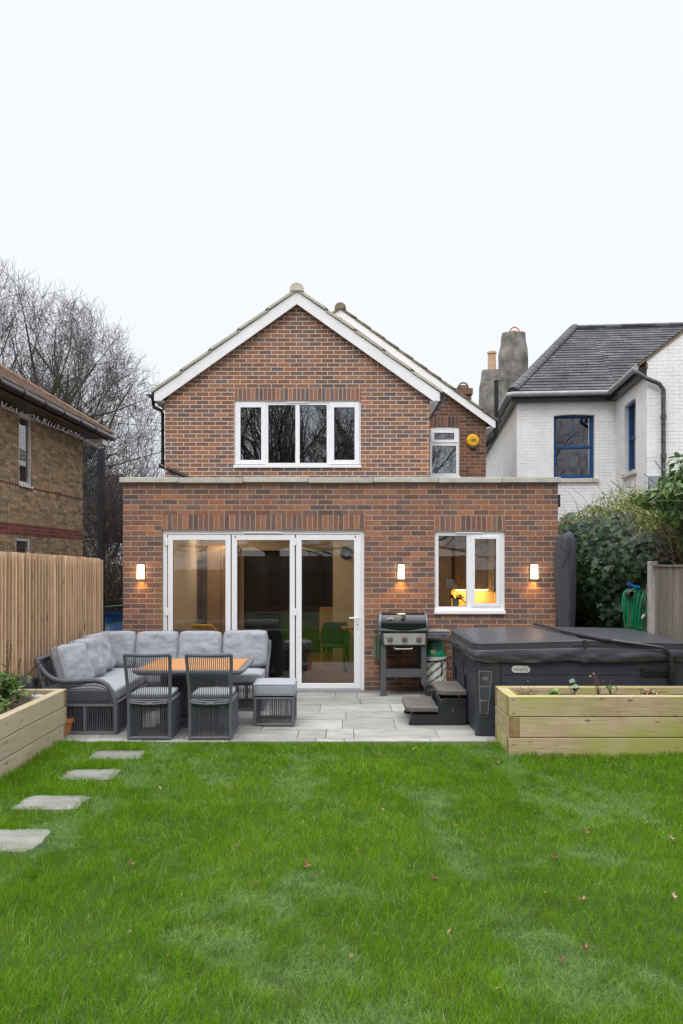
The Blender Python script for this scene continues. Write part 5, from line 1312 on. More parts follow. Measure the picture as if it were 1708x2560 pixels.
# ------------------------------------------------------------------ dining chairs (backs to the camera)
def make_chair(px0, px1, label, cushion_label):
    Yf = 8.78; x0, x1 = PX(px0, Yf)+.01, PX(px1, Yf)-.01; y0, y1 = Yf, Yf+.50; c = (x0+x1)/2
    t = thing('rope_chair', label, 'chair', (c, Yf+.25, 0), 'rope dining chairs at the lawn edge')
    seat_frame_box(t, x0, x1, y0, y1, 0.002, .425, cords=21, side_cords=30)
    m = MB(); m.box(x0+.03, x1-.03, y0+.03, y1-.02, .392, .405); m.build('seat', M['cordpanel'], t)
    m = MB(); m.tube([(x0-.012, y1, .40), (x0-.012, y0-.012, .402), (x0+.05, y0-.022, .40), (c, y0-.024, .388), (x1-.05, y0-.022, .40), (x1+.012, y0-.012, .402), (x1+.012, y1, .40)], .010, 6)
    for dz in (-.012, .012): m.tube([(x0+.02, y0-.024, .402+dz), (c-.04, y0-.028, .388+dz), (c+.04, y0-.028, .388+dz), (x1-.02, y0-.024, .402+dz)], .009, 6)
    m.build('strap', M['seatframe'], t, smooth=True)
    m = MB(); m.box(c-.03, c+.045, y0-.041, y0-.036, .388, .394); m.build('buckle', M['badge'], t)
    bt = .90; lean = -.10; bx = .022                              # back leans towards us
    def L_(t_): return Vector((x0-bx*t_, y0-.0+lean*t_**1.3, .40+(bt-.40)*t_))
    def Rr(t_): return Vector((x1+bx*t_, y0+lean*t_**1.3, .40+(bt-.40)*t_))
    m = MB(); m.tube([L_(k/6) for k in range(7)], .018, 10); m.tube([Rr(k/6) for k in range(7)], .018, 10)
    m.tube([L_(1)+Vector((0, 0, 0)), (L_(1)+Rr(1))/2+Vector((0, -.05, -.004)), Rr(1)], .02, 10)
    m.tube([L_(.04), (L_(.04)+Rr(.04))/2+Vector((0, -.02, 0)), Rr(.04)], .014, 8)
    m.build('back_frame', M['cordwrap'], t, smooth=True)
    m = MB(); n = 22
    for i in range(n):
        f = (i+.7)/(n+.4); w_ = 4*f*(1-f)
        m.tube([L_(k/5).lerp(Rr(k/5), f)+Vector((0, -.02*w_-.028*w_*(k/5), -.004*w_)) for k in range(6)], .0043, 4, False)
    m.build('back_cords', M['cord'], t)
    m = MB(); softbox(m, (c, (y0+y1)/2+.01, .455), (X_, Y_, Z_), (x1-x0-.005, y1-y0-.01, .055), .022, 10, .012)
    cu = m.build('seat_cushion', M['fabric'], None, smooth=True, angle=70); tag(cu, cushion_label, 'cushion', 'thin seat pads on the rope chairs')
    return t
make_chair(320, 427, 'left of the two grey rope chairs, its back to the lawn', 'thin grey seat pad on the left rope chair')
make_chair(473, 579, 'right of the two grey rope chairs, its back to the lawn', 'thin grey seat pad on the right rope chair')
# ------------------------------------------------------------------ ottoman
ot = thing('rope_ottoman', 'grey rope ottoman base standing in front of the door', 'ottoman', (-.765, 9.73, 0))
ox0, ox1, oy0, oy1 = -.98, -.55, 9.5, 9.98
seat_frame_box(ot, ox0, ox1, oy0, oy1, .002, .335, cords=18, side_cords=26)
m = MB(); m.box(ox0, ox1, oy0+.02, oy1, .31, .325); m.build('top_panel', M['cordpanel'], ot)
m = MB(); softbox(m, ((ox0+ox1)/2, (oy0+oy1)/2, .413), (X_, Y_, Z_), (ox1-ox0+.05, oy1-oy0+.04, .135), .035, 14, .02)
for z in (.355, .472):
    m.tube([(ox0-.02, oy0-.016, z), (ox1+.02, oy0-.016, z), (ox1+.021, oy1+.016, z), (ox0-.021, oy1+.016, z), (ox0-.021, oy0-.016, z)], .005, 5, False)
tag(m.build('seat_cushion', M['fabric'], None, smooth=True, angle=70), 'thick square grey cushion on top of the ottoman', 'cushion')
# ------------------------------------------------------------------ table
tx0, tx1, ty0, ty1, tz = -2.31, -1.07, 9.17, 10.37, .675
tb = thing('garden_table', 'square garden table with orange wooden slat top and grey rim', 'table', (-1.7, 9.77, 0))
def rrect(x0, x1, y0, y1, r, n=6):
    o = []
    for (cx_, cy_, a0) in ((x1-r, y1-r, 0), (x0+r, y1-r, 90), (x0+r, y0+r, 180), (x1-r, y0+r, 270)):
        for k in range(n+1): a = R(a0+90*k/n); o.append((cx_+r*math.cos(a), cy_+r*math.sin(a)))
    return o
m = MB(); O_ = rrect(tx0, tx1, ty0, ty1, .10); I_ = rrect(tx0+.065, tx1-.065, ty0+.065, ty1-.065, .03); B_ = rrect(tx0+.05, tx1-.05, ty0+.05, ty1-.05, .08); n = len(O_)
b = len(m.v); m.v += [(*p, tz-.004) for p in I_]+[(*p, tz-.004) for p in O_]+[(*p, tz-.03) for p in O_]+[(*p, tz-.062) for p in B_]+[(*p, tz-.02) for p in I_]
for i in range(n):
    j = (i+1) % n; m.face((b+i, b+n+i, b+n+j, b+j)); m.face((b+n+i, b+2*n+i, b+2*n+j, b+n+j)); m.face((b+2*n+i, b+3*n+i, b+3*n+j, b+2*n+j)); m.face((b+4*n+i, b+i, b+j, b+4*n+j))
m.face(tuple(b+3*n+n-1-i for i in range(n))); m.build('rim', M['seatframe'], tb, smooth=True, bevel=.002)
m = MB(); ns = 17; yy0, yy1 = ty0+.068, ty1-.068
for i in range(ns):
    m.rnd(); m.box(tx0+.068, tx1-.068, yy0+(yy1-yy0)*i/ns+.0025, yy0+(yy1-yy0)*(i+1)/ns-.0025, tz-.02, tz+.001)
m.build('wood_slats', M['teak'], tb, bevel=.002)
bx0, bx1, by0, by1 = -2.02, -1.38, 9.45, 10.09
seat_frame_box(tb, bx0, bx1, by0, by1, .04, .60, cords=26, side_cords=26, name='pedestal_frame')
m = MB(); m.box(bx0+.05, bx1-.05, by0+.12, by0+.14, .1, .6); m.build('inner_panel', M['seatframe'], tb)
m = MB(); m.box(bx0-.06, bx1+.06, by0-.03, by0+.03, .002, .045); m.box(bx0-.06, bx1+.06, by1-.03, by1+.03, .002, .045); m.build('foot', M['seatframe'], tb, bevel=.008)
# ------------------------------------------------------------------ corner sofa
so_ = thing('corner_sofa', 'grey rope corner sofa wrapped round the table, its arm in front', 'sofa', (-3.0, 10.3, 0))
SXL, SXR, SY0, SYB, SYF, SXE = -3.27, -2.45, 9.08, 11.26, 10.52, -.99
def arm_pt(px, py, Y=SY0): return Vector((PX(60+px/2.24, Y), Y, PZ(1560+py/2.24, Y)))
apx = [(68, 205), (85, 232), (110, 268), (135, 290), (160, 305), (190, 316), (230, 322), (300, 320), (350, 315), (400, 314), (440, 324), (470, 345), (492, 375), (505, 410), (513, 450), (515, 520), (515, 610)]
AP = [arm_pt(*p) for p in apx]
m = MB(); m.tube(AP, .026, 12)
lo = arm_pt(240, 612).z; XB = SXL+.03
m.tube([AP[0], arm_pt(95, 300), arm_pt(130, 420), Vector((XB+.05, SY0, lo))], .024, 10)
m.tube([(XB+.05, SY0, lo), (AP[-1].x, SY0, lo)], .022, 10); mz = arm_pt(300, 457).z
m.tube([(XB, SY0, mz), (AP[-1].x, SY0, mz)], .018, 8); dx_ = arm_pt(340, 500).x; m.tube([(dx_, SY0, mz), (dx_, SY0, lo)], .02, 8)
# base rails and posts of the L
SX1 = AP[-1].x
rail = [(SX1, SY0, lo), (SX1, SYF, lo), (SXE, SYF, lo), (SXE, SYB, lo), (SXL, SYB, lo), (SXL, SY0, lo)]
for z in (lo, .33):
    for a, b_ in zip(rail, rail[1:]): m.cyl((a[0], a[1], z), (b_[0], b_[1], z), .019, 8)
for p in ((SX1, SYF), (SXE, SYF), (SXE, SYB), (SXL, SYB), (SXL, SY0), (-1.7, SYF)): m.cyl((p[0], p[1], 0.002), (p[0], p[1], .33), .021, 8)
# back rim: rises behind the cushions, leaning outwards
BX, BYt, BZt = AP[0].x, SYB+.10, .80
m.tube([AP[0], (BX-.0, 9.6, .80), (BX, 10.9, .80), (BX+.04, BYt-.1, .80), (BX+.16, BYt, .80), (-2.4, BYt, .80), (SXE-.06, BYt, .80), (SXE+.02, BYt-.03, .79), (SXE+.03, SYB-.05, .74), (SXE+.03, 11.02, .60), (SXE+.01, 10.95, .34)], .024, 10)
sf_ = m.build('frame', M['cordwrap'], so_, smooth=True)
m = MB()                                                         # cords: arm front lattice, lower uprights, seat fronts, backs
xs0, xs1 = XB+.06, SX1-.02; n = 40
def top_z(x):
    for a, b_ in zip(AP[:-3], AP[1:-2]):
        if a.x <= x <= b_.x: return a.z+(b_.z-a.z)*(x-a.x)/(b_.x-a.x+1e-9)
    return AP[-3].z
for i in range(n):
    x = xs0+(xs1-xs0)*i/n; m.tube([(x, SY0-.004, mz), (min(x+.075, xs1+.01), SY0+.0, top_z(min(x+.075, xs1))-.012)], .0042, 4, False)
    m.tube([(x+.02, SY0+.008, mz), (max(x-.055, xs0), SY0+.01, top_z(max(x-.055, xs0))-.012)], .0042, 4, False)
for i in range(36):
    x = xs0+(xs1-xs0)*(i+.5)/36; m.tube([(x, SY0, lo), (x-.01+random.uniform(-.004, .004), SY0, mz)], .0046, 4, False)
for i in range(75): y = SY0+.02+(SYF-SY0-.04)*(i+.5)/75; m.tube([(SX1, y, lo), (SX1, y, .33)], .0075, 4, False)
for i in range(62): x = SX1+.02+(SXE-SX1-.04)*(i+.5)/62; m.tube([(x, SYF, lo), (x, SYF, .33)], .0046, 4, False)
for i in range(36): y = SYF+.02+(SYB-SYF-.04)*(i+.5)/36; m.tube([(SXE, y, lo), (SXE, y, .33)], .006, 4, False)
for i in range(110): x = SXL+.05+(SXE-SXL-.04)*(i+.5)/110; m.tube([(x, SYB, lo), (x, SYB, .36), (x, BYt, .80)], .006, 4, False)
for i in range(110): y = SY0+.03+(SYB-SY0)*(i+.5)/110; m.tube([(SXL, y, lo), (SXL, y, .36), (BX, y, .80)], .006, 4, False)
m.build('cords', M['cord'], so_)
m = MB(); m.box(SXL+.02, SX1-.01, SY0+.03, SYB-.02, .315, .33); m.box(SX1, SXE-.01, SYF+.02, SYB-.02, .315, .33)
m.add([(SXE+.01, 10.98, .33), (SXE+.01, SYB, .33), (SXE+.02, BYt, .79), (SXE+.035, 11.04, .62)], [(0, 1, 2, 3), (3, 2, 1, 0)])
m.build('seat_deck', M['cordpanel'], so_)
GC = 'loose back cushions on the corner sofa'; GS = 'seat cushions on the corner sofa'
m = MB(); softbox(m, ((SXL+SX1)/2-.015, (SY0+.06+10.42)/2, .405), (X_, Y_, Z_), (SX1-SXL-.0, 10.42-SY0-.06, .14), .035, 16, .014)
tag(m.build('seat_cushion', M['fabric'], None, smooth=True, angle=70), 'long grey seat cushion on the left arm of the sofa', 'cushion', GS)
m = MB(); softbox(m, ((SXL+SX1)/2, (10.43+SYB)/2, .405), (X_, Y_, Z_), (SX1-SXL-.02, SYB-10.43, .13), .035, 12, .01)
tag(m.build('seat_cushion', M['fabric'], None, smooth=True, angle=70), 'grey seat cushion in the corner of the sofa', 'cushion', GS)
m = MB(); softbox(m, ((SX1+SXE)/2, (SYF+SYB)/2-.02, .405), (X_, Y_, Z_), (SXE-SX1-.01, SYB-SYF+.02, .135), .035, 16, .014)
tag(m.build('seat_cushion', M['fabric'], None, smooth=True, angle=70), 'grey seat cushion of the sofa along the house, by the door', 'cushion', GS)
lean = Vector((0, .30, 1)).normalized(); fac = Vector((0, -1, .30)).normalized()
bl_ = ['back cushion in the corner of the sofa, left end of the row along the house', 'second back cushion from the corner in the row along the house', 'third back cushion from the corner in the row along the house', 'creased back cushion at the right-hand end of the sofa']
for i, (a, b_) in enumerate(((241, 341), (339, 448), (446, 557), (556, 671))):
    yy = 11.08; xa, xb = PX(a, yy), PX(b_, yy); hh = .50
    pillow('back_cushion', ((xa+xb)/2, yy, .475+hh/2-.02+.01*(i == 3)), (Vector((1, .0, random.uniform(-.02, .02))), lean, fac), xb-xa+.0, hh, .20, bl_[i], 'cushion', GC, seed=i+1, edge=.07)
leanx = Vector((-.34, 0, 1)).normalized(); facx = Vector((1, 0, .34)).normalized()
bl2 = ['nearest back cushion of the sofa, beside its curved arm', 'second back cushion from the curved arm, along the batten fence', 'third back cushion from the curved arm, next to the corner']
for i, (yc2, x_, rot_, zz) in enumerate(((9.44, -3.02, .42, .70), (10.0, -3.03, .30, .71), (10.55, -3.06, .22, .72))):
    wdir = Vector((math.sin(rot_*.6), math.cos(rot_*.6), 0)); fd = Vector((math.cos(rot_*.6), -math.sin(rot_*.6), .34)).normalized(); up = (Z_-fd*fd.z).normalized()
    pillow('back_cushion', (x_, yc2, zz), (wdir, up, fd), .56, .50, .20, bl2[i], 'cushion', GC, seed=i+7, edge=.07)
# ------------------------------------------------------------------ raised beds
M['endgrain'] = pm('end_grain', (.30, .19, .09), .85, var=.35, scale=9, bmp=.4)
def bed(name, label, x0, x1, y0, y1, top, mat, th, heads, seed):
    t = thing(name, label, 'planter', ((x0+x1)/2, (y0+y1)/2, 0)); rr = random.Random(seed); n = 3; hh = .2
    for k in range(n):
        z1 = top-k*(top/2.75)-.002; z0 = max(top-(k+1)*(top/2.75), -.06); full = (k % 2 == 0)
        e = .001*k
        def brd(a, b_, c_, d_):
            m = MB(); m.cr = rr.random(); m.box(a, b_, c_, d_, z0+.005, z1)
            if d_-c_ > b_-a: m.m[2] = m.m[4] = 1
            else: m.m[3] = m.m[5] = 1
            return m.build('sleeper', [mat, M['endgrain']], t, bevel=.006)
        if full:
            brd(x0, x1, y0, y0+th); brd(x0, x1, y1-th, y1); brd(x0+e, x0+th, y0+th, y1-th); brd(x1-th, x1-e, y0+th, y1-th)
        else:
            brd(x0+th, x1-th, y0+e, y0+th); brd(x0+th, x1-th, y1-th, y1-e); brd(x0, x0+th, y0, y1); brd(x1-th, x1, y0, y1)
    m = MB(); nx_, ny_ = 30, 16
    for i in range(nx_+1):
        for j in range(ny_+1):
            x, y = x0+th+(x1-x0-2*th)*i/nx_, y0+th+(y1-y0-2*th)*j/ny_; m.v.append((x, y, top-.075+.02*noise.noise(Vector((x*6, y*6, 0)))))
    for i in range(nx_):
        for j in range(ny_): a = i*(ny_+1)+j; m.face((a, a+ny_+1, a+ny_+2, a+1))
    m.build('soil', M['soil'], t, smooth=True); m = MB()
    for (x, z) in heads: m.cyl((x, y0+.003, z), (x, y0-.002, z), .008, 10)
    if heads: m.build('screw', M['ink'], t)
    return t
TR = .553
rb = bed('raised_bed', 'pale green-stained timber raised bed in front of the hot tub', 1.623, 4.0, 8.16, 8.88, TR, M['sleeper'], .107,
    [(PX(1100+475/2.579, 8.16), PZ(1300+q/2.579, 8.16)) for q in (1157, 1247, 1450)], 3)
lb = bed('raised_bed', 'weathered timber raised bed at the left edge beside the stepping stones', -3.58, -2.935, 5.4, 8.97, .508, M['sleeper_old'], .092, [], 8)
m = MB()
for (dy, z) in ((.05, .44), (.05, .34), (.05, .25), (.05, .12)): m.cyl((-2.938, 8.97-dy, z), (-2.932, 8.97-dy, z), .008, 8)
m.build('screw', M['ink'], lb)
def plant(name, label, base, spread, h, nl, size, mat, tmpl, seed, nst=8, cat='plant', stemmat=None):
    rr = random.Random(seed); t = thing(name, label, cat, base); m = MB(); tips = []
    for _ in range(nst):
        a = rr.uniform(0, 6.28); d = Vector((math.cos(a)*spread*rr.random(), math.sin(a)*spread*rr.random(), h*rr.uniform(.6, 1))); p = Vector(base); q = [p, p+d*.5+Vector((rr.gauss(0, .02), rr.gauss(0, .02), h*.1)), p+d]
        m.tube(q, .0035, 4, False, .002); tips.append((q[1], q[2]))
    m.build('stem', stemmat or M['stem'], t)
    if nl:
        P_ = np.array([Vector(tips[i % nst][0]).lerp(tips[i % nst][1], rr.uniform(-.2, 1.05))[:] for i in range(nl)])+RNG.normal(0, spread*.16, (nl, 3)); P_[:, 2] = np.maximum(P_[:, 2], base[2]+.01)
        for g0 in (range(nl) if nl <= 14 else [None]):
          sl = slice(None) if g0 is None else slice(g0, g0+1)
          leaves('leaf', P_[sl], np.tile([0, -.35, 1.], (len(P_[sl]), 1)), size, tmpl, mat, t, .5, down=(0, -1, -.1))
    return t
plant('leafy_plant', 'bright green bushy plant in the left raised bed', (-3.34, 8.15, .43), .30, .34, 620, .055, M['hellebore'], IVY, 4, 34)
plant('leafy_plant', 'darker low foliage at the very left edge of the left raised bed', (-3.28, 7.55, .43), .28, .18, 340, .06, M['hellebore'], IVY, 6, 18)
dsk = thing('dead_stalks', 'brown dried flower spikes rising from the left raised bed', 'plant', (-3.3, 8.1, .43)); rr = random.Random(12)
m = MB(); sd_m = MB()
for (x, y, dx, dz) in ((-3.40, 8.5, .02, .64), (-3.30, 8.55, .03, .45), (-3.28, 8.6, .22, .52), (-3.42, 8.3, -.02, .5), (-3.12, 8.5, .13, .28), (-3.33, 8.35, .05, .62)):
    ps = [Vector((x+dx*q*q, y, .43+dz*q-(.10*q*q if dx > .2 else 0))) for q in [k/6 for k in range(7)]]; m.tube(ps, .003, 4, False)
    for k in range(26): p = ps[3+k % 3].lerp(ps[4+k % 3], rr.random()); sd_m.lathe((p.x+rr.gauss(0, .007), p.y+rr.gauss(0, .007), p.z), [(0, -.007), (.006, 0), (0, .007)], 5)
m.build('stem', M['stem'], dsk); sd_m.build('seed_head', pm('seed_head', (.06, .035, .03), .9), dsk)
pl_ = lambda n, l, x, h, nl, s, sd, sp=.06, tm=OVAL, mt=None, ns_=5: plant(n, l, (x, 8.5, TR-.07), sp, h, nl, s, mt or M['hellebore'], tm, sd, ns_)
pl_('low_plant', 'flat green leaf rosette in the right raised bed', PX(1385, 8.5), .07, 14, .10, 31, .09)
pl_('grey_plant', 'grey-green round-leaved sprig in the right raised bed', PX(1432, 8.5), .19, 9, .085, 32, .05, tm=OVAL*np.array([1.5, 1, 1]), mt=leaf_mat('sage', [(0, (.10, .16, .12)), (1, (.22, .30, .22))], .6, .1))
pl_('seedling', 'thin seedling with a yellow-green tip in the right raised bed', PX(1530, 8.5), .21, 12, .05, 33, .03)
pl_('dry_plant', 'dried leaning stalks at the middle of the right raised bed', PX(1497, 8.5), .26, 7, .03, 34, .16, mt=M['deadleaf'], ns_=6)
pl_('dry_plant', 'pale dry twigs at the right of the right raised bed', PX(1625, 8.5), .10, 24, .035, 35, .16, mt=M['deadleaf'], ns_=26)
pl_('dry_plant', 'dry brown tuft at the left end of the right raised bed', PX(1325, 8.5), .09, 24, .028, 36, .16, mt=M['deadleaf'], ns_=22)
m = MB(); m.lathe((-3.12, 8.62, .43), [(0, .065), (.055, .065), (.06, .06), (.06, 0)], 20)
ds = m.build('jar_lid', M['ceramic'], None, smooth=True); tag(ds, 'round white lid on the soil of the left raised bed', 'lid'); m = MB(); m.lathe((-3.12, 8.62, .43), [(0, .068), (.042, .068), (.042, .066)], 20); m.build('disc', pm('lid_disc', (.35, .36, .42), .5), ds)
# terracotta pot peeping out behind the bed
pt_ = MB(); pt_.lathe((-2.985, 9.12-.14, 0), [(0, 0), (.055, 0), (.075, .13), (.09, .13), (.093, .175), (.083, .175), (.075, .14), (.05, .02)], 26)
for i, v in enumerate(pt_.v): pt_.v[i] = (v[0], v[1]+.11, v[2])
tag(pt_.build('flower_pot', M['orangepot'], None, smooth=True), 'small orange flower pot between the left raised bed and the sofa arm', 'pot')
bagm = MB(); softbox(bagm, (-3.42, 9.15, .50), (X_, Y_, Z_), (.22, .3, .2), .05, 8, .02, .02); tag(bagm.build('folded_cover', M['vinyl'], None, smooth=True), 'bunched black cover behind the left raised bed', 'cover')
# ------------------------------------------------------------------ fallen leaves on the lawn
MAPLE = np.array([(0, -.5, 0), (-.12, -.2, .05), (-.5, -.25, .12), (-.3, .1, .02), (-.45, .4, .14), (-.12, .28, 0), (0, .6, .1), (.12, .28, 0), (.45, .4, .16), (.3, .1, .02), (.5, -.25, .1), (.12, -.2, .05)])
LV = [(1035, 1872, .055, .9), (1030, 1893, .05, .1), (950, 1884, .05, .5), (1030, 1973, .06, .5), (957, 2024, .05, .6), (700, 1959, .05, .5), (578, 1970, .06, .4), (400, 1970, .05, .8), (595, 2117, .06, .9), (328, 2163, .07, .15), (765, 2164, .09, .35),
      (638, 2210, .06, .2), (1086, 2199, .07, .1), (1143, 2064, .05, .4), (1370, 1922, .06, .6), (1466, 2081, .07, .5), (1387, 2143, .07, .1), (1617, 2057, .05, .7), (1679, 2098, .07, .8), (1684, 2242, .06, .95), (1457, 2250, .07, .6),
      (1402, 2245, .05, .8), (1463, 2372, .08, .15), (1405, 2404, .06, .1), (1123, 2330, .05, .6), (323, 2332, .05, 1), (420, 2388, .05, .2), (472, 2430, .05, .9), (1245, 2472, .05, .5), (879, 2390, .05, .5), (1362, 2230, .05, .5), (290, 1905, .03, .6), (171, 1932, .05, .7), (156, 2028, .04, .5), (1246, 1905, .05, .6), (1577, 1915, .04, .2), (895, 2123, .04, .6)]
gl = 'fallen leaves lying on the lawn'
rrl = random.Random(77)
for i, (px, py, s, c_) in enumerate(LV):
    Yd = (EYE-.012)*F/(py-HY); p = P(px, py, Yd); k = len(MAPLE) if s > .055 else len(OVAL); tm = (MAPLE*np.array([.8, 1, 1.6]) if s > .055 else OVAL)*s*.70
    rot = Matrix.Rotation(rrl.uniform(0, 6.28), 3, 'Z') @ Matrix.Rotation(rrl.uniform(.1, .9), 3, 'X')
    m = MB(); m.cr = c_; cen = len(m.v); vs = [rot @ Vector((q[0], q[1], q[2]*2)) + Vector((p.x, p.y, .014)) for q in tm]; m.add([Vector((p.x, p.y, .012))]+vs, [(0, a+1, (a+1) % k+1) for a in range(k)])
    o = m.build('fallen_leaf', M['deadleaf'])
    kind = 'dark red-brown' if c_ < .3 else ('mid brown' if c_ < .65 else 'pale pinkish')
    tag(o, kind+(' lobed' if s > .055 else ' small oval')+' fallen leaf lying in the grass', 'leaf', gl+', '+kind+(' lobed' if s > .055 else ' oval'))
# ------------------------------------------------------------------ hot tub
HX0, HX1, HY0, HY1 = 1.435, 3.74, 8.96, 10.92; SPLIT = 2.585
tub = thing('hot_tub', 'dark grey clad hot tub under a black folding vinyl cover', 'hot tub', ((HX0+HX1)/2, 9.9, 0))
def rr_pts(x0, x1, y0, y1, r, n=6): return rrect(x0, x1, y0, y1, r, n)
m = MB(); body = rr_pts(HX0+.02, HX1-.02, HY0+.02, HY1-.02, .06); m.prism(body, 'z', .03, .80); m.build('cabinet', M['tubplastic'], tub)
for k in range(5):                                                # cladding boards with shadow gaps
    z0, z1 = .045+.152*k, .045+.152*(k+1)-.007
    m = MB().rnd(); m.box(HX0+.27, HX1-.27, HY0+.004, HY0+.03, z0, z1); m.build('cladding_board', M['tubwood'], tub, bevel=.004)
    m = MB().rnd(); m.box(HX0+.004, HX0+.03, HY0+.05, HY1-.20, z0, z1); m.build('cladding_board', M['tubwood'], tub, bevel=.004)
for (a, b_, sx, sy) in ((HX0, HY0, 1, 1), (HX1, HY0, -1, 1), (HX0, HY1, 1, -1), (HX1, HY1, -1, -1)):
    m = MB(); w_ = .262; pts = [(a, b_+sy*.045), (a+sx*.02, b_+sy*.012), (a+sx*.05, b_), (a+sx*w_, b_), (a+sx*w_, b_+sy*.04), (a+sx*.04, b_+sy*.04), (a+sx*.04, b_+sy*.10), (a, b_+sy*.10)]
    if (sx*sy) < 0: pts = pts[::-1]
    m.prism(pts, 'z', .005, .815); m.build('corner_panel', M['tubplastic'], tub, bevel=.004)
# light panel on the front corner: tapered outline in three cells
fy = HY0-.002
def fp(px, py): return (PX(900+px/3.136, fy), PZ(1280+py/3.136, fy))
m = MB()
def loop(pts, r=.0032):
    P3 = [Vector((fp(*p)[0], fy, fp(*p)[1])) for p in pts]; m.tube(P3+[P3[0]], r, 5, False)
loop([(935, 1247), (1033, 1253), (1027, 1360), (935, 1360)]); loop([(934, 1370), (1024, 1372), (1015, 1472), (940, 1470)]); loop([(941, 1480), (1012, 1482), (1003, 1584), (942, 1578)])
m.build('light_outline', M['taupe'], tub)
m = MB()
for q in ([(938, 1252), (1029, 1257), (1024, 1356), (938, 1356)], [(938, 1374), (1020, 1376), (1011, 1468), (943, 1466)], [(944, 1484), (1008, 1486), (1000, 1580), (945, 1574)]):
    pp = [fp(*p) for p in q]; m.add([(p[0], fy+.0005, p[1]) for p in pp], [(3, 2, 1, 0)])
m.build('light_cell', pm('light_cell', (.05, .055, .07), .2, var=.1), tub)
wx, wz = fp(982, 1308); text_obj('emblem', 'W', .062, M['taupe'], tub, (wx, fy-.002, wz))
bx_, bz_ = PX(1302.5, fy), PZ(1673, fy); m = MB(); o_ = rrect(bx_-.098, bx_+.098, bz_-.037, bz_+.037, .036, 8); m.prism(o_, 'y', fy-.008, fy+.004)
bd = m.build('badge', M['badge'], tub, bevel=.003); text_obj('badge_text', 'Wellis', .064, M['ink'], bd, (bx_-.005, fy-.010, bz_-.002), bold=-.0006); text_obj('badge_text', '\u00ae', .022, M['ink'], bd, (bx_+.079, fy-.010, bz_+.02))
# straps and buckles on the left flank
for y in (9.75, 10.55):
    m = MB(); m.tube([(HX0-.012, y+.1, .72), (HX0-.03, y, .70), (HX0-.02, y-.03, .58), (HX0-.006, y-.03, .45)], .006, 6); m.box(HX0-.02, HX0+.004, y-.055, y-.01, .40, .55); m.build('strap', M['black'], tub)
# control box on the front
m = MB(); cx0, cx1 = PX(1601, fy), PX(1679, fy); m.box(cx0, cx1, fy-.02, fy+.01, PZ(1689, fy), PZ(1667, fy)); m.box(cx0+.03, cx1-.04, fy-.035, fy-.02, PZ(1679, fy), PZ(1671, fy)); m.build('bracket_box', M['black'], tub, bevel=.005)
# cover: two tapered foam halves and the hanging skirt
def top_zz(x): return 1.0+.030*(1-abs(x-SPLIT)/(HX1-SPLIT))
def cover_half(x0, x1, name):
    """closed slab with rounded outer corners, creased a little"""
    m = MB(); r = .12; nx_, ny_ = 26, 26; o = .028; X0, X1, Y0_, Y1_ = x0, x1, HY0-o, HY1+o
    outer_left = x0 < SPLIT-.5
    def out(u, v):
        x = X0+(X1-X0)*u; y = Y0_+(Y1_-Y0_)*v; ex = HX0-o if outer_left else HX1+o
        dxe = abs(x-ex); dye = min(y-Y0_, Y1_-y)
        if dxe < r and dye < r:
            a, b_ = (r-dxe)/r, (r-dye)/r; mx_ = max(a, b_); l = math.hypot(a, b_)
            if l > 1e-6: k = mx_/l; dx2, dy2 = a*k*r, b_*k*r; x = ex+(1 if outer_left else -1)*(r-dx2); y = (Y0_+(r-dy2)) if y < (Y0_+Y1_)/2 else Y1_-(r-dy2)
        return x, y
    for lay in (0, 1, 2, 3):
        for i in range(nx_+1):
            for j in range(ny_+1):
                u, v = i/nx_, j/ny_; x, y = out(u, v); e_ = min(u if outer_left else 1-u, v, 1-v)
                z = top_zz(x)+noise.noise(Vector((x*3, y*3, 0)))*.004
                if lay == 0: z -= .012 if e_ < 1e-6 else 0
                elif lay == 3: z -= .105
                m.v.append((x, y, z))
        if lay in (1, 2): del m.v[-(nx_+1)*(ny_+1):]
    S = (nx_+1)*(ny_+1)
    for i in range(nx_):
        for j in range(ny_): a = i*(ny_+1)+j; m.face((a, a+ny_+1, a+ny_+2, a+1)); m.face((S+a, S+a+1, S+a+ny_+2, S+a+ny_+1))
    ring = [i*(ny_+1) for i in range(nx_+1)]+[nx_*(ny_+1)+j for j in range(1, ny_+1)]+[i*(ny_+1)+ny_ for i in range(nx_-1, -1, -1)]+[j for j in range(ny_-1, 0, -1)]
    for q in range(len(ring)): a, b_ = ring[q], ring[(q+1) % len(ring)]; m.face((b_, a, S+a, S+b_)[::-1][::-1])
    h = m.build(name, M['vinyl'], tub, smooth=True, angle=50)
    s_ = MB(); pts = [Vector((m.v[k][0], m.v[k][1], m.v[k][2]-.001)) for k in ring]; s_.tube(pts+[pts[0]], .0045, 5, False); s_.build('seam', M['vinyl'], h, smooth=True)
    return h
cl = cover_half(HX0-.028, SPLIT-.006, 'cover'); cr2 = cover_half(SPLIT+.006, HX1+.028, 'cover')
m = MB(); o_ = .034; per = rrect(HX0-o_, HX1+o_, HY0-o_, HY1+o_, .12, 8); dens = []
for i in range(len(per)):
    a, b_ = Vector(per[i]), Vector(per[(i+1) % len(per)]); k = max(1, int((b_-a).length/.03))
    for q in range(k): dens.append(a.lerp(b_, q/k))
nr = 12; K = len(dens); cen = Vector(((HX0+HX1)/2, (HY0+HY1)/2))
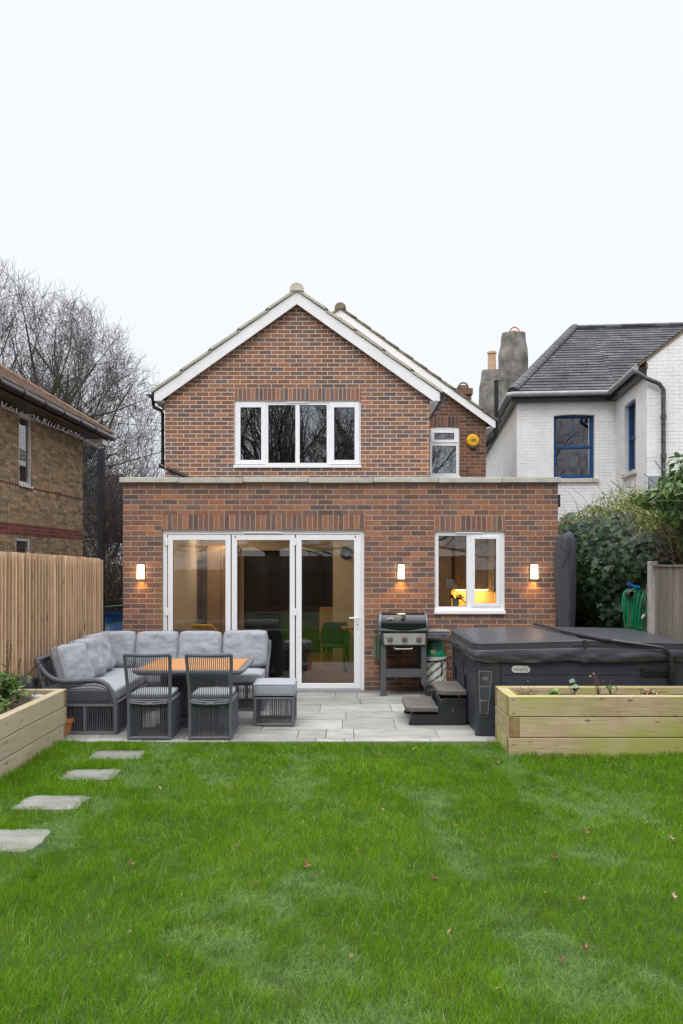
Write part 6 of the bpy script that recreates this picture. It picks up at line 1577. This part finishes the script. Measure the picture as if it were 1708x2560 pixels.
for r_i in range(nr+1):
    t_ = r_i/nr
    for i, p in enumerate(dens):
        s_ = i/K*2*math.pi; wv = noise.noise(Vector((p.x*3.0+t_*1.3, p.y*3.0, t_*.9)))*.034+abs(noise.noise(Vector((p.x*6-t_*2.6, p.y*6, t_*1.4+3))))*.030
        nrm_ = Vector((math.copysign(1, p.x-cen.x) if min(abs(p.x-HX0+o_), abs(p.x-HX1-o_)) < .06 else 0, math.copysign(1, p.y-cen.y) if min(abs(p.y-HY0+o_), abs(p.y-HY1-o_)) < .06 else 0))
        q = p+nrm_*(wv*t_*1.0+.012*math.sin(t_*math.pi)-.010*t_)
        hem = .013*math.sin(p.x*5.5+1)+.008*math.sin(p.y*7)
        fold = .0 if abs(p.x-SPLIT) > .03 else -.012
        zt_ = top_zz(p.x)-.080; zb_ = .800+hem*.7+.010*noise.noise(Vector((p.x*5, p.y*5, 9)))
        m.v.append((q.x, q.y, zt_+(zb_-zt_)*t_+fold*t_))
for r_i in range(nr):
    for i in range(K): j = (i+1) % K; m.face(((r_i+1)*K+i, (r_i+1)*K+j, r_i*K+j, r_i*K+i))
sk = m.build('cover_skirt', M['vinyl'], tub, smooth=True, angle=80); md = sk.modifiers.new('thick', 'SOLIDIFY'); md.thickness = .004; md.offset = 1
m2 = MB(); pp = [Vector(m.v[nr*K+i]) for i in range(K)]; m2.tube(pp+[pp[0]], .004, 4, False); m2.build('hem', pm('hem_piping', (.13, .13, .14), .6), sk)
m = MB(); yF = HY0-.03
m.box(SPLIT-.02, SPLIT+.02, yF-.012, yF-.001, .93, 1.03); m.box(SPLIT-.125, SPLIT-.035, yF-.008, yF-.001, .945, .985); m.box(SPLIT+.035, SPLIT+.13, yF-.008, yF-.001, .945, .985)
m.build('fold_strap', M['rubber'], tub, bevel=.003)
m = MB()
for z in (.948, .982): m.box(SPLIT-.125, SPLIT-.03, yF-.010, yF-.008, z-.002, z+.002); m.box(SPLIT+.03, SPLIT+.13, yF-.010, yF-.008, z-.002, z+.002)
m.build('reflective_line', M['bbqcap'], tub)
lf_ = thing('cover_lifter', 'black bent tube cover lifter lying along the fold of the tub cover', 'cover lifter', (2.6, 9.9, 1.05))
m = MB(); m.tube([(2.50, 10.9, 1.06), (2.52, 10.7, 1.065), (2.58, 9.6, 1.06), (2.62, 9.2, 1.058), (2.75, 8.93, 1.043), (3.33, 8.885, .962), (3.40, 8.88, .948), (3.455, 8.88, .91), (3.485, 8.88, .85), (3.50, 8.885, .69)], .019, 12); m.build('tube', M['bbqgrey'] if 0 else pm('lifter_black', (.03, .032, .037), .35), lf_, smooth=True, angle=70)
m = MB(); m.tube([(2.612, 9.28, 1.058), (2.625, 9.18, 1.058), (2.752, 8.93, 1.043), (2.86, 8.92, 1.028)], .027, 12); m.build('foam_grip', M['rubber'], lf_, smooth=True, angle=70)
m = MB(); m.box(3.47, 3.53, 8.87, 8.96, .60, .71); m.build('pivot', M['black'], lf_, bevel=.006)
# ------------------------------------------------------------------ steps
stp = thing('tub_steps', 'black plastic two-tier steps with taupe treads against the tub', 'steps', (1.08, 9.95, 0))
sy0, sy1 = 9.57, 10.34
def S(px, py, Y=9.57): return (PX(900+px/3.136, Y), PZ(1280+py/3.136, Y))
prof = [S(383, 1672), S(383, 1655), S(400, 1610), S(430, 1588), S(610, 1588), S(617, 1560), S(618, 1510), S(632, 1478), S(660, 1460), S(835, 1460), S(840, 1672)]
for (a, b_) in ((sy0, sy0+.045), (sy1-.045, sy1)): m = MB(); m.prism([(p[0], max(p[1], .004)) for p in prof], 'y', a, b_); m.build('side_panel', M['stepplastic'], stp, bevel=.01, bseg=3)
m = MB(); m.box(S(640, 0)[0], S(645, 0)[0], sy0+.045, sy1-.045, .12, S(0, 1470)[1]); m.box(S(415, 0)[0], S(835, 0)[0], sy0+.1, sy1-.1, .10, .115); m.build('riser', M['stepplastic'], stp)
m = MB(); tx_, tz_ = S(730, 1550); m.prism([(tx_-.018, tz_-.03), (tx_+.018, tz_-.03), (tx_, tz_+.05)], 'y', sy0-.0015, sy0+.002); m.build('cutout', M['ink'], stp)
def tread(xa, xb, z, name='tread'):
    m = MB(); r = .10; pts = []
    for (cx_, cy_, a0) in ((xa+r, sy1+.02-r, 90), (xa+r, sy0-.02+r, 180)):
        for k in range(9): a = R(a0+90*k/8); pts.append((cx_+r*math.cos(a), cy_+r*math.sin(a)))
    pts += [(xb, sy0-.02), (xb, sy1+.02)]
    m.prism(pts, 'z', z-.052, z); tr_ = m.build(name, M['tread'], stp, bevel=.010, bseg=3)
    m = MB()
    for k in range(3):
        x = xa+(xb-xa)*(.30+.2*k); a = Vector((x-.02, sy0+.62, z+.0012)); b_ = Vector((x+.035, sy0+.16, z+.0012)); s = .006
        m.add([a-X_*s, a+X_*s, b_+X_*s, b_-X_*s], [(3, 2, 1, 0)])
    for k in range(4):
        for yy in (sy0+.06, sy1-.06): m.cyl((xa+(xb-xa)*(.16+.22*k), yy, z), (xa+(xb-xa)*(.16+.22*k), yy, z+.0015), .006, 8)
    m.build('slot', M['ink'], tr_)
tread(.735, 1.105, .205); tread(1.10, 1.425, .395)
# ------------------------------------------------------------------ gas barbecue
BY = 11.66; bb = thing('gas_barbecue', 'three-burner gas barbecue with black lid and steel knob panel', 'barbecue', (.86, BY+.25, 0))
def B(px, py, Y=BY): return Vector((PX(900+px/3.136, Y), Y, PZ(1280+py/3.136, Y)))
bx = lambda p, Y=BY: B(p, 0, Y).x
bz = lambda p, Y=BY: B(0, p, Y).z
for (a, b_, y) in ((163, 206, BY), (481, 522, BY), (166, 206, BY+.46), (481, 518, BY+.46)):
    m = MB(); zb = .0 if a < 300 else .16
    m.box(bx(a), bx(b_), y, y+.045, zb+.002, bz(1045)); m.build('leg', M['bbqgrey'], bb, bevel=.005)
m = MB(); m.box(bx(157), bx(212), BY-.01, BY+.055, .001, .02); m.build('foot', M['bbqgrey'], bb, bevel=.004)
m = MB(); m.prism([(bx(481), bz(1290)), (bx(523), bz(1290)), (bx(540), bz(1350)), (bx(555), bz(1375)), (bx(535), bz(1395)), (bx(505), bz(1385)), (bx(487), bz(1350))], 'y', BY+.003, BY+.04); m.build('wheel_bracket', M['bbqgrey'], bb, bevel=.004)
for y in (BY-.03, BY+.49):
    m = MB(); c = Vector((bx(543), y, bz(1392))); r_ = 45/3.136/F*BY*1.03
    c.z = r_+.002; m.lathe(c, [(r_*.55, -.018), (r_*.97, -.02), (r_, -.012), (r_, .012), (r_*.97, .02), (r_*.72, .02), (r_*.70, .006), (r_*.2, .01), (r_*.18, .022), (0, .022)], 28, 'y')
    wh = m.build('wheel', M['rubber'], bb, smooth=True)
    m = MB()
    for k in range(6): a = R(60*k+15); m.tube([c+Vector((r_*.15*math.cos(a), -.012, r_*.15*math.sin(a))), c+Vector((r_*.74*math.cos(a), -.012, r_*.74*math.sin(a)))], .009, 5)
    m.build('spoke', pm('spoke', (.045, .05, .058), .4) if y < BY else M['rubber'], wh)
m = MB(); m.box(bx(206), bx(481), BY+.004, BY+.03, bz(1296), bz(1232)); m.build('crossbar', M['bbqgrey'], bb, bevel=.003)
m = MB(); m.box(bx(206), bx(481), BY+.47, BY+.49, bz(1296), bz(1238)); m.build('crossbar', M['bbqgrey'], bb, bevel=.003)
m = MB(); m.box(bx(206), bx(481), BY+.03, BY+.47, bz(1236), bz(1228))
for k in range(7): m.box(bx(225+k*38), bx(228+k*38), BY+.05, BY+.45, bz(1228), bz(1226))
m.build('shelf', M['bbqblack'], bb)
for (px, py) in ((184, 1245), (184, 1290), (503, 1245), (503, 1290)): m = MB(); q = B(px, py); m.cyl((q.x, BY-.004, q.z), (q.x, BY+.004, q.z), .007, 8); m.build('bolt', M['ink'], bb)
# firebox, control panel
m = MB(); m.prism([(bx(165), bz(937)), (bx(526), bz(937)), (bx(522), bz(1048)), (bx(178), bz(1048))], 'y', BY-.02, BY+.5); m.build('firebox', M['bbqgrey'], bb, bevel=.006)
m = MB(); m.prism([(bx(183), bz(952)), (bx(514), bz(952)), (bx(508), bz(1038)), (bx(192), bz(1038))], 'y', BY-.045, BY-.02); m.build('control_panel', M['steel'], bb, bevel=.004)
for px in (235, 348, 460):
    q = B(px, 998); m = MB(); m.lathe((q.x, BY-.045, q.z), [(.040, .0), (.040, .004), (.033, .008), (.031, .035), (.027, .04), (0, .04)], 24, 'y'); kb = m.build('knob', M['knob'], bb, smooth=True)
    m = MB(); m.tube([(q.x+.036*math.cos(a), BY-.0505, q.z+.036*math.sin(a)) for a in [R(60+6*k) for k in range(12)]], .0025, 4); m.box(q.x-.003, q.x+.003, BY-.087, BY-.084, q.z-.024 if px == 235 else q.z+.008, q.z+.0 if px == 235 else q.z+.024); m.build('mark', M['redmark'], kb)
m = MB(); q = B(203, 985); m.prism([(q.x-.012, q.z+.012), (q.x+.012, q.z+.012), (q.x+.004, q.z-.012), (q.x-.004, q.z-.012)], 'y', BY-.0465, BY-.044); m.build('mark', M['ink'], bb)
m = MB(); a, b_ = B(270, 1072), B(410, 1072); m.tube([(a.x, BY+.0, a.z+.02), (a.x, BY-.03, a.z+.012), (a.x+.02, BY-.035, a.z), (b_.x-.02, BY-.035, b_.z), (b_.x, BY-.03, b_.z+.012), (b_.x, BY, b_.z+.02)], .006, 8); m.build('tray_handle', M['steel'], bb, smooth=True)
m = MB(); m.box(bx(262), bx(420), BY-.01, BY+.3, bz(1072), bz(1049)); m.build('grease_tray', M['bbqblack'], bb)
# lid: rolled front between flared end caps
zl0, zl1 = bz(920), bz(792); sec = [(BY-.045, zl0), (BY-.05, zl0+.06), (BY-.035, zl0+.13), (BY+.02, zl0+.20), (BY+.10, zl1+.035), (BY+.22, zl1+.06), (BY+.36, zl1+.03), (BY+.46, zl0+.12), (BY+.48, zl0)]
hz = zl1-zl0
sec = [(BY-.05, zl0), (BY-.055, zl0+hz*.28), (BY-.045, zl0+hz*.5), (BY-.015, zl0+hz*.75), (BY+.03, zl0+hz*.93), (BY+.09, zl0+hz*1.0), (BY+.2, zl0+hz*1.04), (BY+.34, zl0+hz*.95), (BY+.44, zl0+hz*.6), (BY+.47, zl0)]
m = MB(); m.prism(sec, 'x', bx(172), bx(512)); m.build('lid', M['bbqblack'], bb, smooth=True, angle=30)
def cap_(x0, x1, fl):
    m = MB(); s2_ = [(p[0]-(.012 if p[0] < BY+.1 else -.012), p[1]+.006) for p in sec]; s2_[0] = (s2_[0][0]-.0, zl0-.03); s2_[-1] = (s2_[-1][0], zl0-.03)
    n = len(s2_); b = len(m.v)
    for t_, xx in ((0, x0), (1, x1)):
        for p in s2_: k = (zl1-p[1])/hz; m.v.append((xx+fl*(k*.035), p[0], p[1]))
    m.face(tuple(b+i for i in range(n))); m.face(tuple(b+n+i for i in reversed(range(n))))
    for i in range(n): j = (i+1) % n; m.face((b+i, b+n+i, b+n+j, b+j))
    return m.build('lid_end', M['bbqcap'], bb, bevel=.008)
cap_(bx(150), bx(172), -.4); cap_(bx(510), bx(526), .4)
m = MB(); n = 14; xa, xb = bx(155), bx(524); up_, lo_ = [], []
for k in range(n+1): u = k/n; x = xa+(xb-xa)*u; up_.append((x, bz(905)-.040*math.sin(math.pi*u)**.8)); lo_.append((x, bz(930)))
m.prism(up_+lo_[::-1], 'y', BY-.075, BY-.05); m.build('lid_rim', M['bbqcap'], bb, bevel=.004)
m = MB(); m.box(bx(168), bx(520), BY-.03, BY+.46, bz(938), bz(929)); m.build('lid_gap', M['ink'], bb)
q = B(340, 812); m = MB(); m.lathe((q.x, BY-.06+.02, q.z), [(.014, -.02), (.014, .015), (.035, .02), (.036, .045), (.03, .052), (0, .052)], 22, 'y'); m.build('thermometer', M['chrome'], bb, smooth=True)
q = B(237, 836); m = MB(); m.box(q.x-.036, q.x+.036, BY-.060, BY-.035, q.z-.014, q.z+.014); bg_ = m.build('badge', M['badge'], bb, bevel=.004); text_obj('badge_text', 'weber', .022, M['ink'], bg_, (q.x, BY-.062, q.z), bold=.0004)
# side tables
m = MB(); m.prism([(bx(528), bz(952)), (bx(700), bz(952)), (bx(690), bz(938)), (bx(528), bz(938))], 'y', BY+.02, BY+.45); m.box(bx(528), bx(690), BY+.0, BY+.03, bz(993), bz(950)); st_ = m.build('side_table', M['bbqcap'], bb, bevel=.003)
m = MB(); q = B(563, 972); m.cyl((q.x, BY-.012, q.z), (q.x, BY, q.z), .03, 20); m.build('knob', M['knob'], st_); m = MB(); q = B(655, 971); m.box(q.x-.04, q.x+.04, BY-.004, BY+.001, q.z-.008, q.z+.008); m.build('badge', M['ink'], st_)
m = MB(); m.box(bx(528), bx(706), BY+.01, BY+.46, bz(938), bz(935)); m.build('table_edge', M['steel'], st_)
m = MB(); m.box(bx(112), bx(124), BY+.02, BY+.44, bz(1158), bz(962)); m.prism([(bx(112), bz(1158)), (bx(155), bz(1158)), (bx(158), bz(962)), (bx(116), bz(962))], 'y', BY+.08, BY+.10); m.build('folded_side_table', M['olive'], bb, bevel=.004)
m = MB(); m.box(bx(150), bx(165), BY+.02, BY+.06, bz(965), bz(940)); m.cyl((bx(146), BY+.02, bz(945)), (bx(160), BY+.02, bz(945)), .006, 8); m.build('hinge', M['steel'], bb)
# ------------------------------------------------------------------ gas bottle
GC_ = Vector((PX(900+606/3.136, 11.78), 11.93, 0)); gb = thing('gas_bottle', 'green-topped gas bottle in a white cut-out shroud beside the barbecue', 'gas bottle', GC_)
gr_ = .146; zz = .525
m = MB(); m.lathe(GC_, [(0, .03), (gr_*.9, .03), (gr_*.93, .06), (gr_*.93, zz), (gr_*.8, zz+.04), (0, zz+.05)], 28); m.build('cylinder', M['gascyl'], gb, smooth=True)
# perforated shroud: a grid on the cylinder, the oval slots left out
m = MB(); na, nh = 168, 96; z0, z1 = .03, zz
def hole(a, z):
    if z < .12 or z > zz-.05: return False
    k = round(a/R(30)); aa = (a-k*R(30))*gr_; row = (z-.12)/.115+(.5 if k % 2 else 0); rz = (row-math.floor(row)-.5)*.115
    s = 1 if k % 2 else 1; u_ = aa*.80+s*rz*.60; v_ = -s*aa*.60+rz*.80
    return (u_/.050)**2*0+(u_/.052)**2+(v_/.019)**2 < 1
grid = [[None]*(nh+1) for _ in range(na)]
for i in range(na):
    for j in range(nh+1):
        a = 2*math.pi*i/na; z = z0+(z1-z0)*j/nh; rr2 = gr_-(0.012 if j == 0 else 0)+(.004 if (abs(z-.1) < .006 or j >= nh-2) else 0)
        grid[i][j] = len(m.v); m.v.append((GC_.x+rr2*math.cos(a), GC_.y+rr2*math.sin(a), z))
for i in range(na):
    for j in range(nh):
        a = 2*math.pi*(i+.5)/na; z = z0+(z1-z0)*(j+.5)/nh
        if not hole(a, z): i2 = (i+1) % na; m.face((grid[i][j], grid[i2][j], grid[i2][j+1], grid[i][j+1]))
shd = m.build('shroud', M['gaswhite'], gb, smooth=True, angle=60); md = shd.modifiers.new('t', 'SOLIDIFY'); md.thickness = .004
m = MB(); m.lathe(GC_, [(gr_+.002, zz), (gr_+.004, zz+.02), (gr_-.004, zz+.06), (gr_-.03, zz+.135), (gr_-.036, zz+.20), (gr_-.05, zz+.212), (gr_-.06, zz+.20), (gr_-.055, zz+.13), (0, zz+.06)], 36); m.build('cap', M['gasgreen'], gb, smooth=True)
m = MB(); hx_ = GC_.x+.015; yy_ = GC_.y-gr_+.018
m.prism([(hx_-.042, zz+.175), (hx_+.042, zz+.175), (hx_+.034, zz+.12), (hx_+.012, zz+.09), (hx_-.012, zz+.09), (hx_-.034, zz+.12)], 'y', yy_-.012, yy_+.06); m.build('grip_opening', M['ink'], gb, bevel=.003)
m = MB(); m.cyl((hx_-.005, yy_-.014, zz+.135), (hx_-.005, yy_-.004, zz+.135), .012, 10); m.build('valve', M['chrome'], gb)
m = MB(); m.add([(GC_.x-.09, GC_.y-.121, zz+.055), (GC_.x-.04, GC_.y-.142, zz+.05), (GC_.x-.035, GC_.y-.137, zz+.095), (GC_.x-.085, GC_.y-.118, zz+.10)], [(0, 1, 2, 3)]); m.build('sticker', M['sticker'], gb)
m = MB()
m.tube([(GC_.x+(gr_+.005)*math.cos(a), GC_.y+(gr_+.005)*math.sin(a), .465+.02*math.sin(a+2)) for a in [2*math.pi*k/40 for k in range(41)]], .011, 6, False)
m.tube([(GC_.x+.06, GC_.y-gr_+.005, .47), (GC_.x+.07, GC_.y-gr_+.008, .36), (GC_.x+.06, GC_.y-gr_+.008, .25)], .009, 6); m.build('strap', M['rubber'], gb)
m = MB(); m.tube([(GC_.x+.02, GC_.y, zz+.19), (GC_.x+.12, GC_.y-.05, zz+.13), (GC_.x+.165, GC_.y-.04, zz+.0), (GC_.x+.17, GC_.y, zz-.1), (GC_.x+.12, GC_.y+.12, zz-.2)], .008, 8); m.build('hose', M['orangehose'], gb, smooth=True)
# ------------------------------------------------------------------ covered umbrella
uc = Vector((PX(1417, 12.0), 12.02, 0)); ug = thing('covered_parasol', 'closed garden parasol in a dark grey fabric cover beside the house corner', 'parasol', uc)
m = MB(); n = 28; prof = [(.02, 2.285), (.07, 2.275), (.105, 2.23), (.125, 2.15), (.135, 2.0), (.14, 1.8), (.14, 1.4), (.135, 1.0), (.125, .6), (.11, .3), (.10, .02)]
for k, (r_, z) in enumerate(prof):
    for i in range(n):
        a = 2*math.pi*i/n; fold = .012*math.sin(a*5+z*2.2)+.014*noise.noise(Vector((math.cos(a)*2, math.sin(a)*2, z*1.8))); cxo = uc.x-.01+.012*(z-1.5)-(.035 if 1.6 < z < 2.05 and math.cos(a) < -.3 else 0)
        m.v.append((cxo+(r_+fold*min(1, r_*9))*math.cos(a), uc.y+(r_+fold)*.9*math.sin(a), z+.05*math.cos(a)*(.4 if k < 3 else 0)))
for k in range(len(prof)-1):
    for i in range(n): j = (i+1) % n; m.face((k*n+i, k*n+j, (k+1)*n+j, (k+1)*n+i)[::-1])
m.face(tuple(range(n))); co = m.build('cover', M['sheet'], ug, smooth=True, angle=80)
sb = co.modifiers.new('s', 'SUBSURF'); sb.levels = 1; sb.render_levels = 2
m = MB(); m.tube([(uc.x-.10, uc.y-.10, 2.1), (uc.x-.02, uc.y-.13, 2.0), (uc.x-.06, uc.y-.13, 1.85), (uc.x-.13, uc.y-.06, 1.72)], .012, 6, True, .004); m.tube([(uc.x+.02, uc.y-.13, 2.2), (uc.x+.0, uc.y-.14, 2.0), (uc.x-.08, uc.y-.12, 1.8), (uc.x-.135, uc.y-.05, 1.65)], .010, 6, True, .003); m.build('cover_fold', M['sheet'], co, smooth=True)
m = MB(); m.lathe(uc, [(0, .0), (.22, .0), (.22, .05), (.05, .07), (.03, .3)], 24); m.build('base', M['black'], ug, smooth=True)
# ------------------------------------------------------------------ garden hose
hc = Vector((4.02, 11.38, 1.52)); hs_ = thing('garden_hose', 'coiled bright green hose hung on the fence beside the concrete post', 'hose', hc)
m = MB(); rr = random.Random(6)
def hp(px, py, Y): return P(px, py, Y)
for k in range(13):
    cxp = 1566+k*3.6+rr.uniform(-2, 2); tp_ = 1470+abs(k-5)*1.2+rr.uniform(0, 3); wd = rr.uniform(14, 26)*(1 if k not in (0, 12) else 1.2); bt_ = 1580+rr.uniform(-12, 16); yy = 11.30+rr.uniform(-.05, .05)
    if k == 0: cxp, wd, bt_ = 1568, 30, 1542
    if k == 12: cxp, wd, bt_ = 1606, 22, 1560
    pts = []
    for q in range(25):
        a = 2*math.pi*q/24; x = cxp+wd/2*math.sin(a)*(1-.35*math.cos(a))*.8+rr.uniform(-.4, .4)+4*math.cos(a)*((k-6)/6); y = (tp_+bt_)/2-(bt_-tp_)/2*math.cos(a); pts.append(hp(x, y, yy+.06*math.sin(a)))
    m.tube(pts, .0098, 7, False)
m.tube([hp(1612, 1478, 11.3), hp(1617, 1510, 11.28), hp(1615, 1540, 11.27), hp(1608, 1543, 11.27)], .0098, 7); m.tube([hp(1606, 1545, 11.27), hp(1604, 1570, 11.27), hp(1606, 1600, 11.27)], .0098, 7)
m.build('coil', M['hose'], hs_, smooth=True)
m = MB(); m.tube([hp(1611, 1536, 11.26), hp(1605, 1546, 11.26)], .017, 10); m.build('connector', M['badge'], hs_, smooth=True)
hg = thing('hose_hanger', 'blue plastic hose hanger on the fence above the green hose', 'hose hanger', hc+Vector((0, 0, .05)))
m = MB(); a, b_ = hp(1571, 1460, 11.2), hp(1599, 1469, 11.25); m.tube([a, (a+b_)/2+Vector((0, 0, -.012)), b_], .022, 8); m.tube([a+Vector((0, 0, .0)), a+Vector((0, .0, .025))], .014, 6); m.build('rail', M['bluep'], hg, smooth=True)
m = MB(); c = hp(1573, 1483, 11.2); m.lathe((c.x, 11.2, c.z), [(.035, -.05), (.05, 0), (.05, .06), (.03, .1)], 16, 'y'); m.build('drum', M['ink'], hg, smooth=True)
# ------------------------------------------------------------------ grass
def grass_mat():
    m, nt, b, o = newmat('grass_blades'); oc = tex(nt); r = attr(nt)
    c = ramp(nt, r, [(0, (.045, .120, .003)), (.35, (.112, .255, .006)), (.7, (.185, .365, .014)), (.93, (.22, .40, .06)), (1, (.50, .46, .22))])
    c = mixc(nt, math_(nt, 'MULTIPLY', attr(nt, 'pale'), .55), c, (.27, .40, .20))  # flattened blades: pale undersides, with their sheen put into the colour
    yel = ramp(nt, noise_(nt, mapping(nt, oc, (1, 1, 0), loc=(7, 3, 0)), 2.3, 4), [(.54, (0, 0, 0)), (.76, (1, 1, 1))]); c = mixc(nt, math_(nt, 'MULTIPLY', yel, .45), c, (.22, .30, .010))
    dk = ramp(nt, noise_(nt, mapping(nt, oc, (1, 1, 0), loc=(2, 9, 0)), 3.2, 3), [(.5, (1, 1, 1)), (.75, (.66, .72, .6))]); c = mixc(nt, 1.0, c, dk, 'MULTIPLY')
    L(nt, c, b.inputs['Base Color']); b.inputs['Roughness'].default_value = .65; b.inputs['Specular IOR Level'].default_value = .06
    t = N(nt, 'ShaderNodeBsdfTranslucent'); L(nt, c, t.inputs[0]); mx = N(nt, 'ShaderNodeMixShader'); mx.inputs[0].default_value = .35
    L(nt, b.outputs[0], mx.inputs[1]); L(nt, t.outputs[0], mx.inputs[2]); L(nt, mx.outputs[0], o.inputs[0]); return m
def vnoise(x, y, s, seed):
    """cheap smooth value noise on arrays"""
    g = np.random.default_rng(seed).random((256, 256)); X = x*s; Y = y*s; xi = np.floor(X).astype(int); yi = np.floor(Y).astype(int); fx = X-xi; fy = Y-yi; fx = fx*fx*(3-2*fx); fy = fy*fy*(3-2*fy)
    G = lambda a, b_: g[(a+100) % 256, (b_+100) % 256]
    return (G(xi, yi)*(1-fx)+G(xi+1, yi)*fx)*(1-fy)+(G(xi, yi+1)*(1-fx)+G(xi+1, yi+1)*fx)*fy
def grass():
    bands = [(.6, 2.6, 4500, .0024), (2.6, 4.2, 15000, .0019), (4.2, 5.6, 12000, .0022), (5.6, 7.2, 9000, .0028), (7.2, 8.76, 6200, .0038)]
    Xs, Ys, Ws = [], [], []
    for (y0, y1, dn, wd) in bands:
        hw = min(4.1, .43*y1+1.3); n = int((y1-y0)*(hw*2)*dn); x = RNG.uniform(-hw, hw, n); y = RNG.uniform(y0, y1, n); Xs.append(x); Ys.append(y); Ws.append(np.full(n, wd))
    x, y, wd = map(np.concatenate, (Xs, Ys, Ws)); ok = np.ones(len(x), bool)
    for (sx, sy, sw, sh) in st_pos: ok &= ~((np.abs(x-sx) < sw/2-.035) & (np.abs(y-sy) < sh/2-.035))
    ok &= ~((x < -2.93) & (y > 5.35)); ok &= ~((x > 1.62) & (y > 8.16)); ok &= (y < 8.735+.02*vnoise(x, y, 9, 5))
    x, y, wd = x[ok], y[ok], wd[ok]; n = len(x)
    cl = vnoise(x, y, 2.2, 1)*.5+vnoise(x, y, 7, 2)*.5; cl2 = vnoise(x, y, 16, 3)
    h = (.022+.048*cl**1.4+.020*cl2)*RNG.uniform(.55, 1.3, n); long_ = RNG.random(n) < .012; h[long_] *= 1.5
    near = np.zeros(n)
    for (sx, sy, sw, sh) in st_pos: near = np.maximum(near, ((np.abs(x-sx) < sw/2+.10) & (y > sy+sh/2-.03) & (y < sy+sh/2+.26)).astype(float))
    near = np.maximum(near, ((x < -2.75) & (y > 5.3)).astype(float)); near = np.maximum(near, ((x > 1.5) & (y > 8.05)).astype(float)*.6)
    h *= 1+.35*near; h[y > 8.62] *= .62
    ang = RNG.uniform(0, 2*np.pi, n)+(vnoise(x, y, 3, 8)-.5)*2; fl = (vnoise(x, y, 1.7, 9)-.5)*2*np.pi
    xr_, yr_ = x*.94+y*.34, (y*.94-x*.34)*.55
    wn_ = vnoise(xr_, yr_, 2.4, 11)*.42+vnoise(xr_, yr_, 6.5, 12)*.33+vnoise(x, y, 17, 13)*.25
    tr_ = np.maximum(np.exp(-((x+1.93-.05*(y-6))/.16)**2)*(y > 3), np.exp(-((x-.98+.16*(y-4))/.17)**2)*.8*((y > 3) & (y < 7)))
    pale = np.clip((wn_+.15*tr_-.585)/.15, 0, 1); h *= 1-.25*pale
    lean = (1+.9*pale)*h*RNG.uniform(.25, 1.25, n); dx = np.cos(ang)*lean+np.cos(fl)*h*.22; dy = np.sin(ang)*lean+np.sin(fl)*h*.22
    pa = RNG.uniform(0, np.pi, n); wx, wy = np.cos(pa)*wd/2, np.sin(pa)*wd/2
    z0 = -.030+.012*(vnoise(x, y, .9, 4)-.5)
    V = np.empty((n, 5, 3)); 
    V[:, 0] = np.stack([x-wx, y-wy, z0], 1); V[:, 1] = np.stack([x+wx, y+wy, z0], 1)
    V[:, 2] = np.stack([x+dx*.4-wx*.85, y+dy*.4-wy*.85, z0+h*.62], 1); V[:, 3] = np.stack([x+dx*.4+wx*.85, y+dy*.4+wy*.85, z0+h*.62], 1)
    V[:, 4] = np.stack([x+dx, y+dy, z0+h*(1.02-.25*np.minimum(1, lean/h))], 1)
    T = np.array([[0, 1, 3], [0, 3, 2], [2, 3, 4]]); Fa = (T[None]+(np.arange(n)*5)[:, None, None]).reshape(-1, 3)
    r = np.clip(RNG.normal(.45, .18, n)+.15*(cl2-.5), 0, .95); r[RNG.random(n) < .02] = 1.0
    print('blades', n)
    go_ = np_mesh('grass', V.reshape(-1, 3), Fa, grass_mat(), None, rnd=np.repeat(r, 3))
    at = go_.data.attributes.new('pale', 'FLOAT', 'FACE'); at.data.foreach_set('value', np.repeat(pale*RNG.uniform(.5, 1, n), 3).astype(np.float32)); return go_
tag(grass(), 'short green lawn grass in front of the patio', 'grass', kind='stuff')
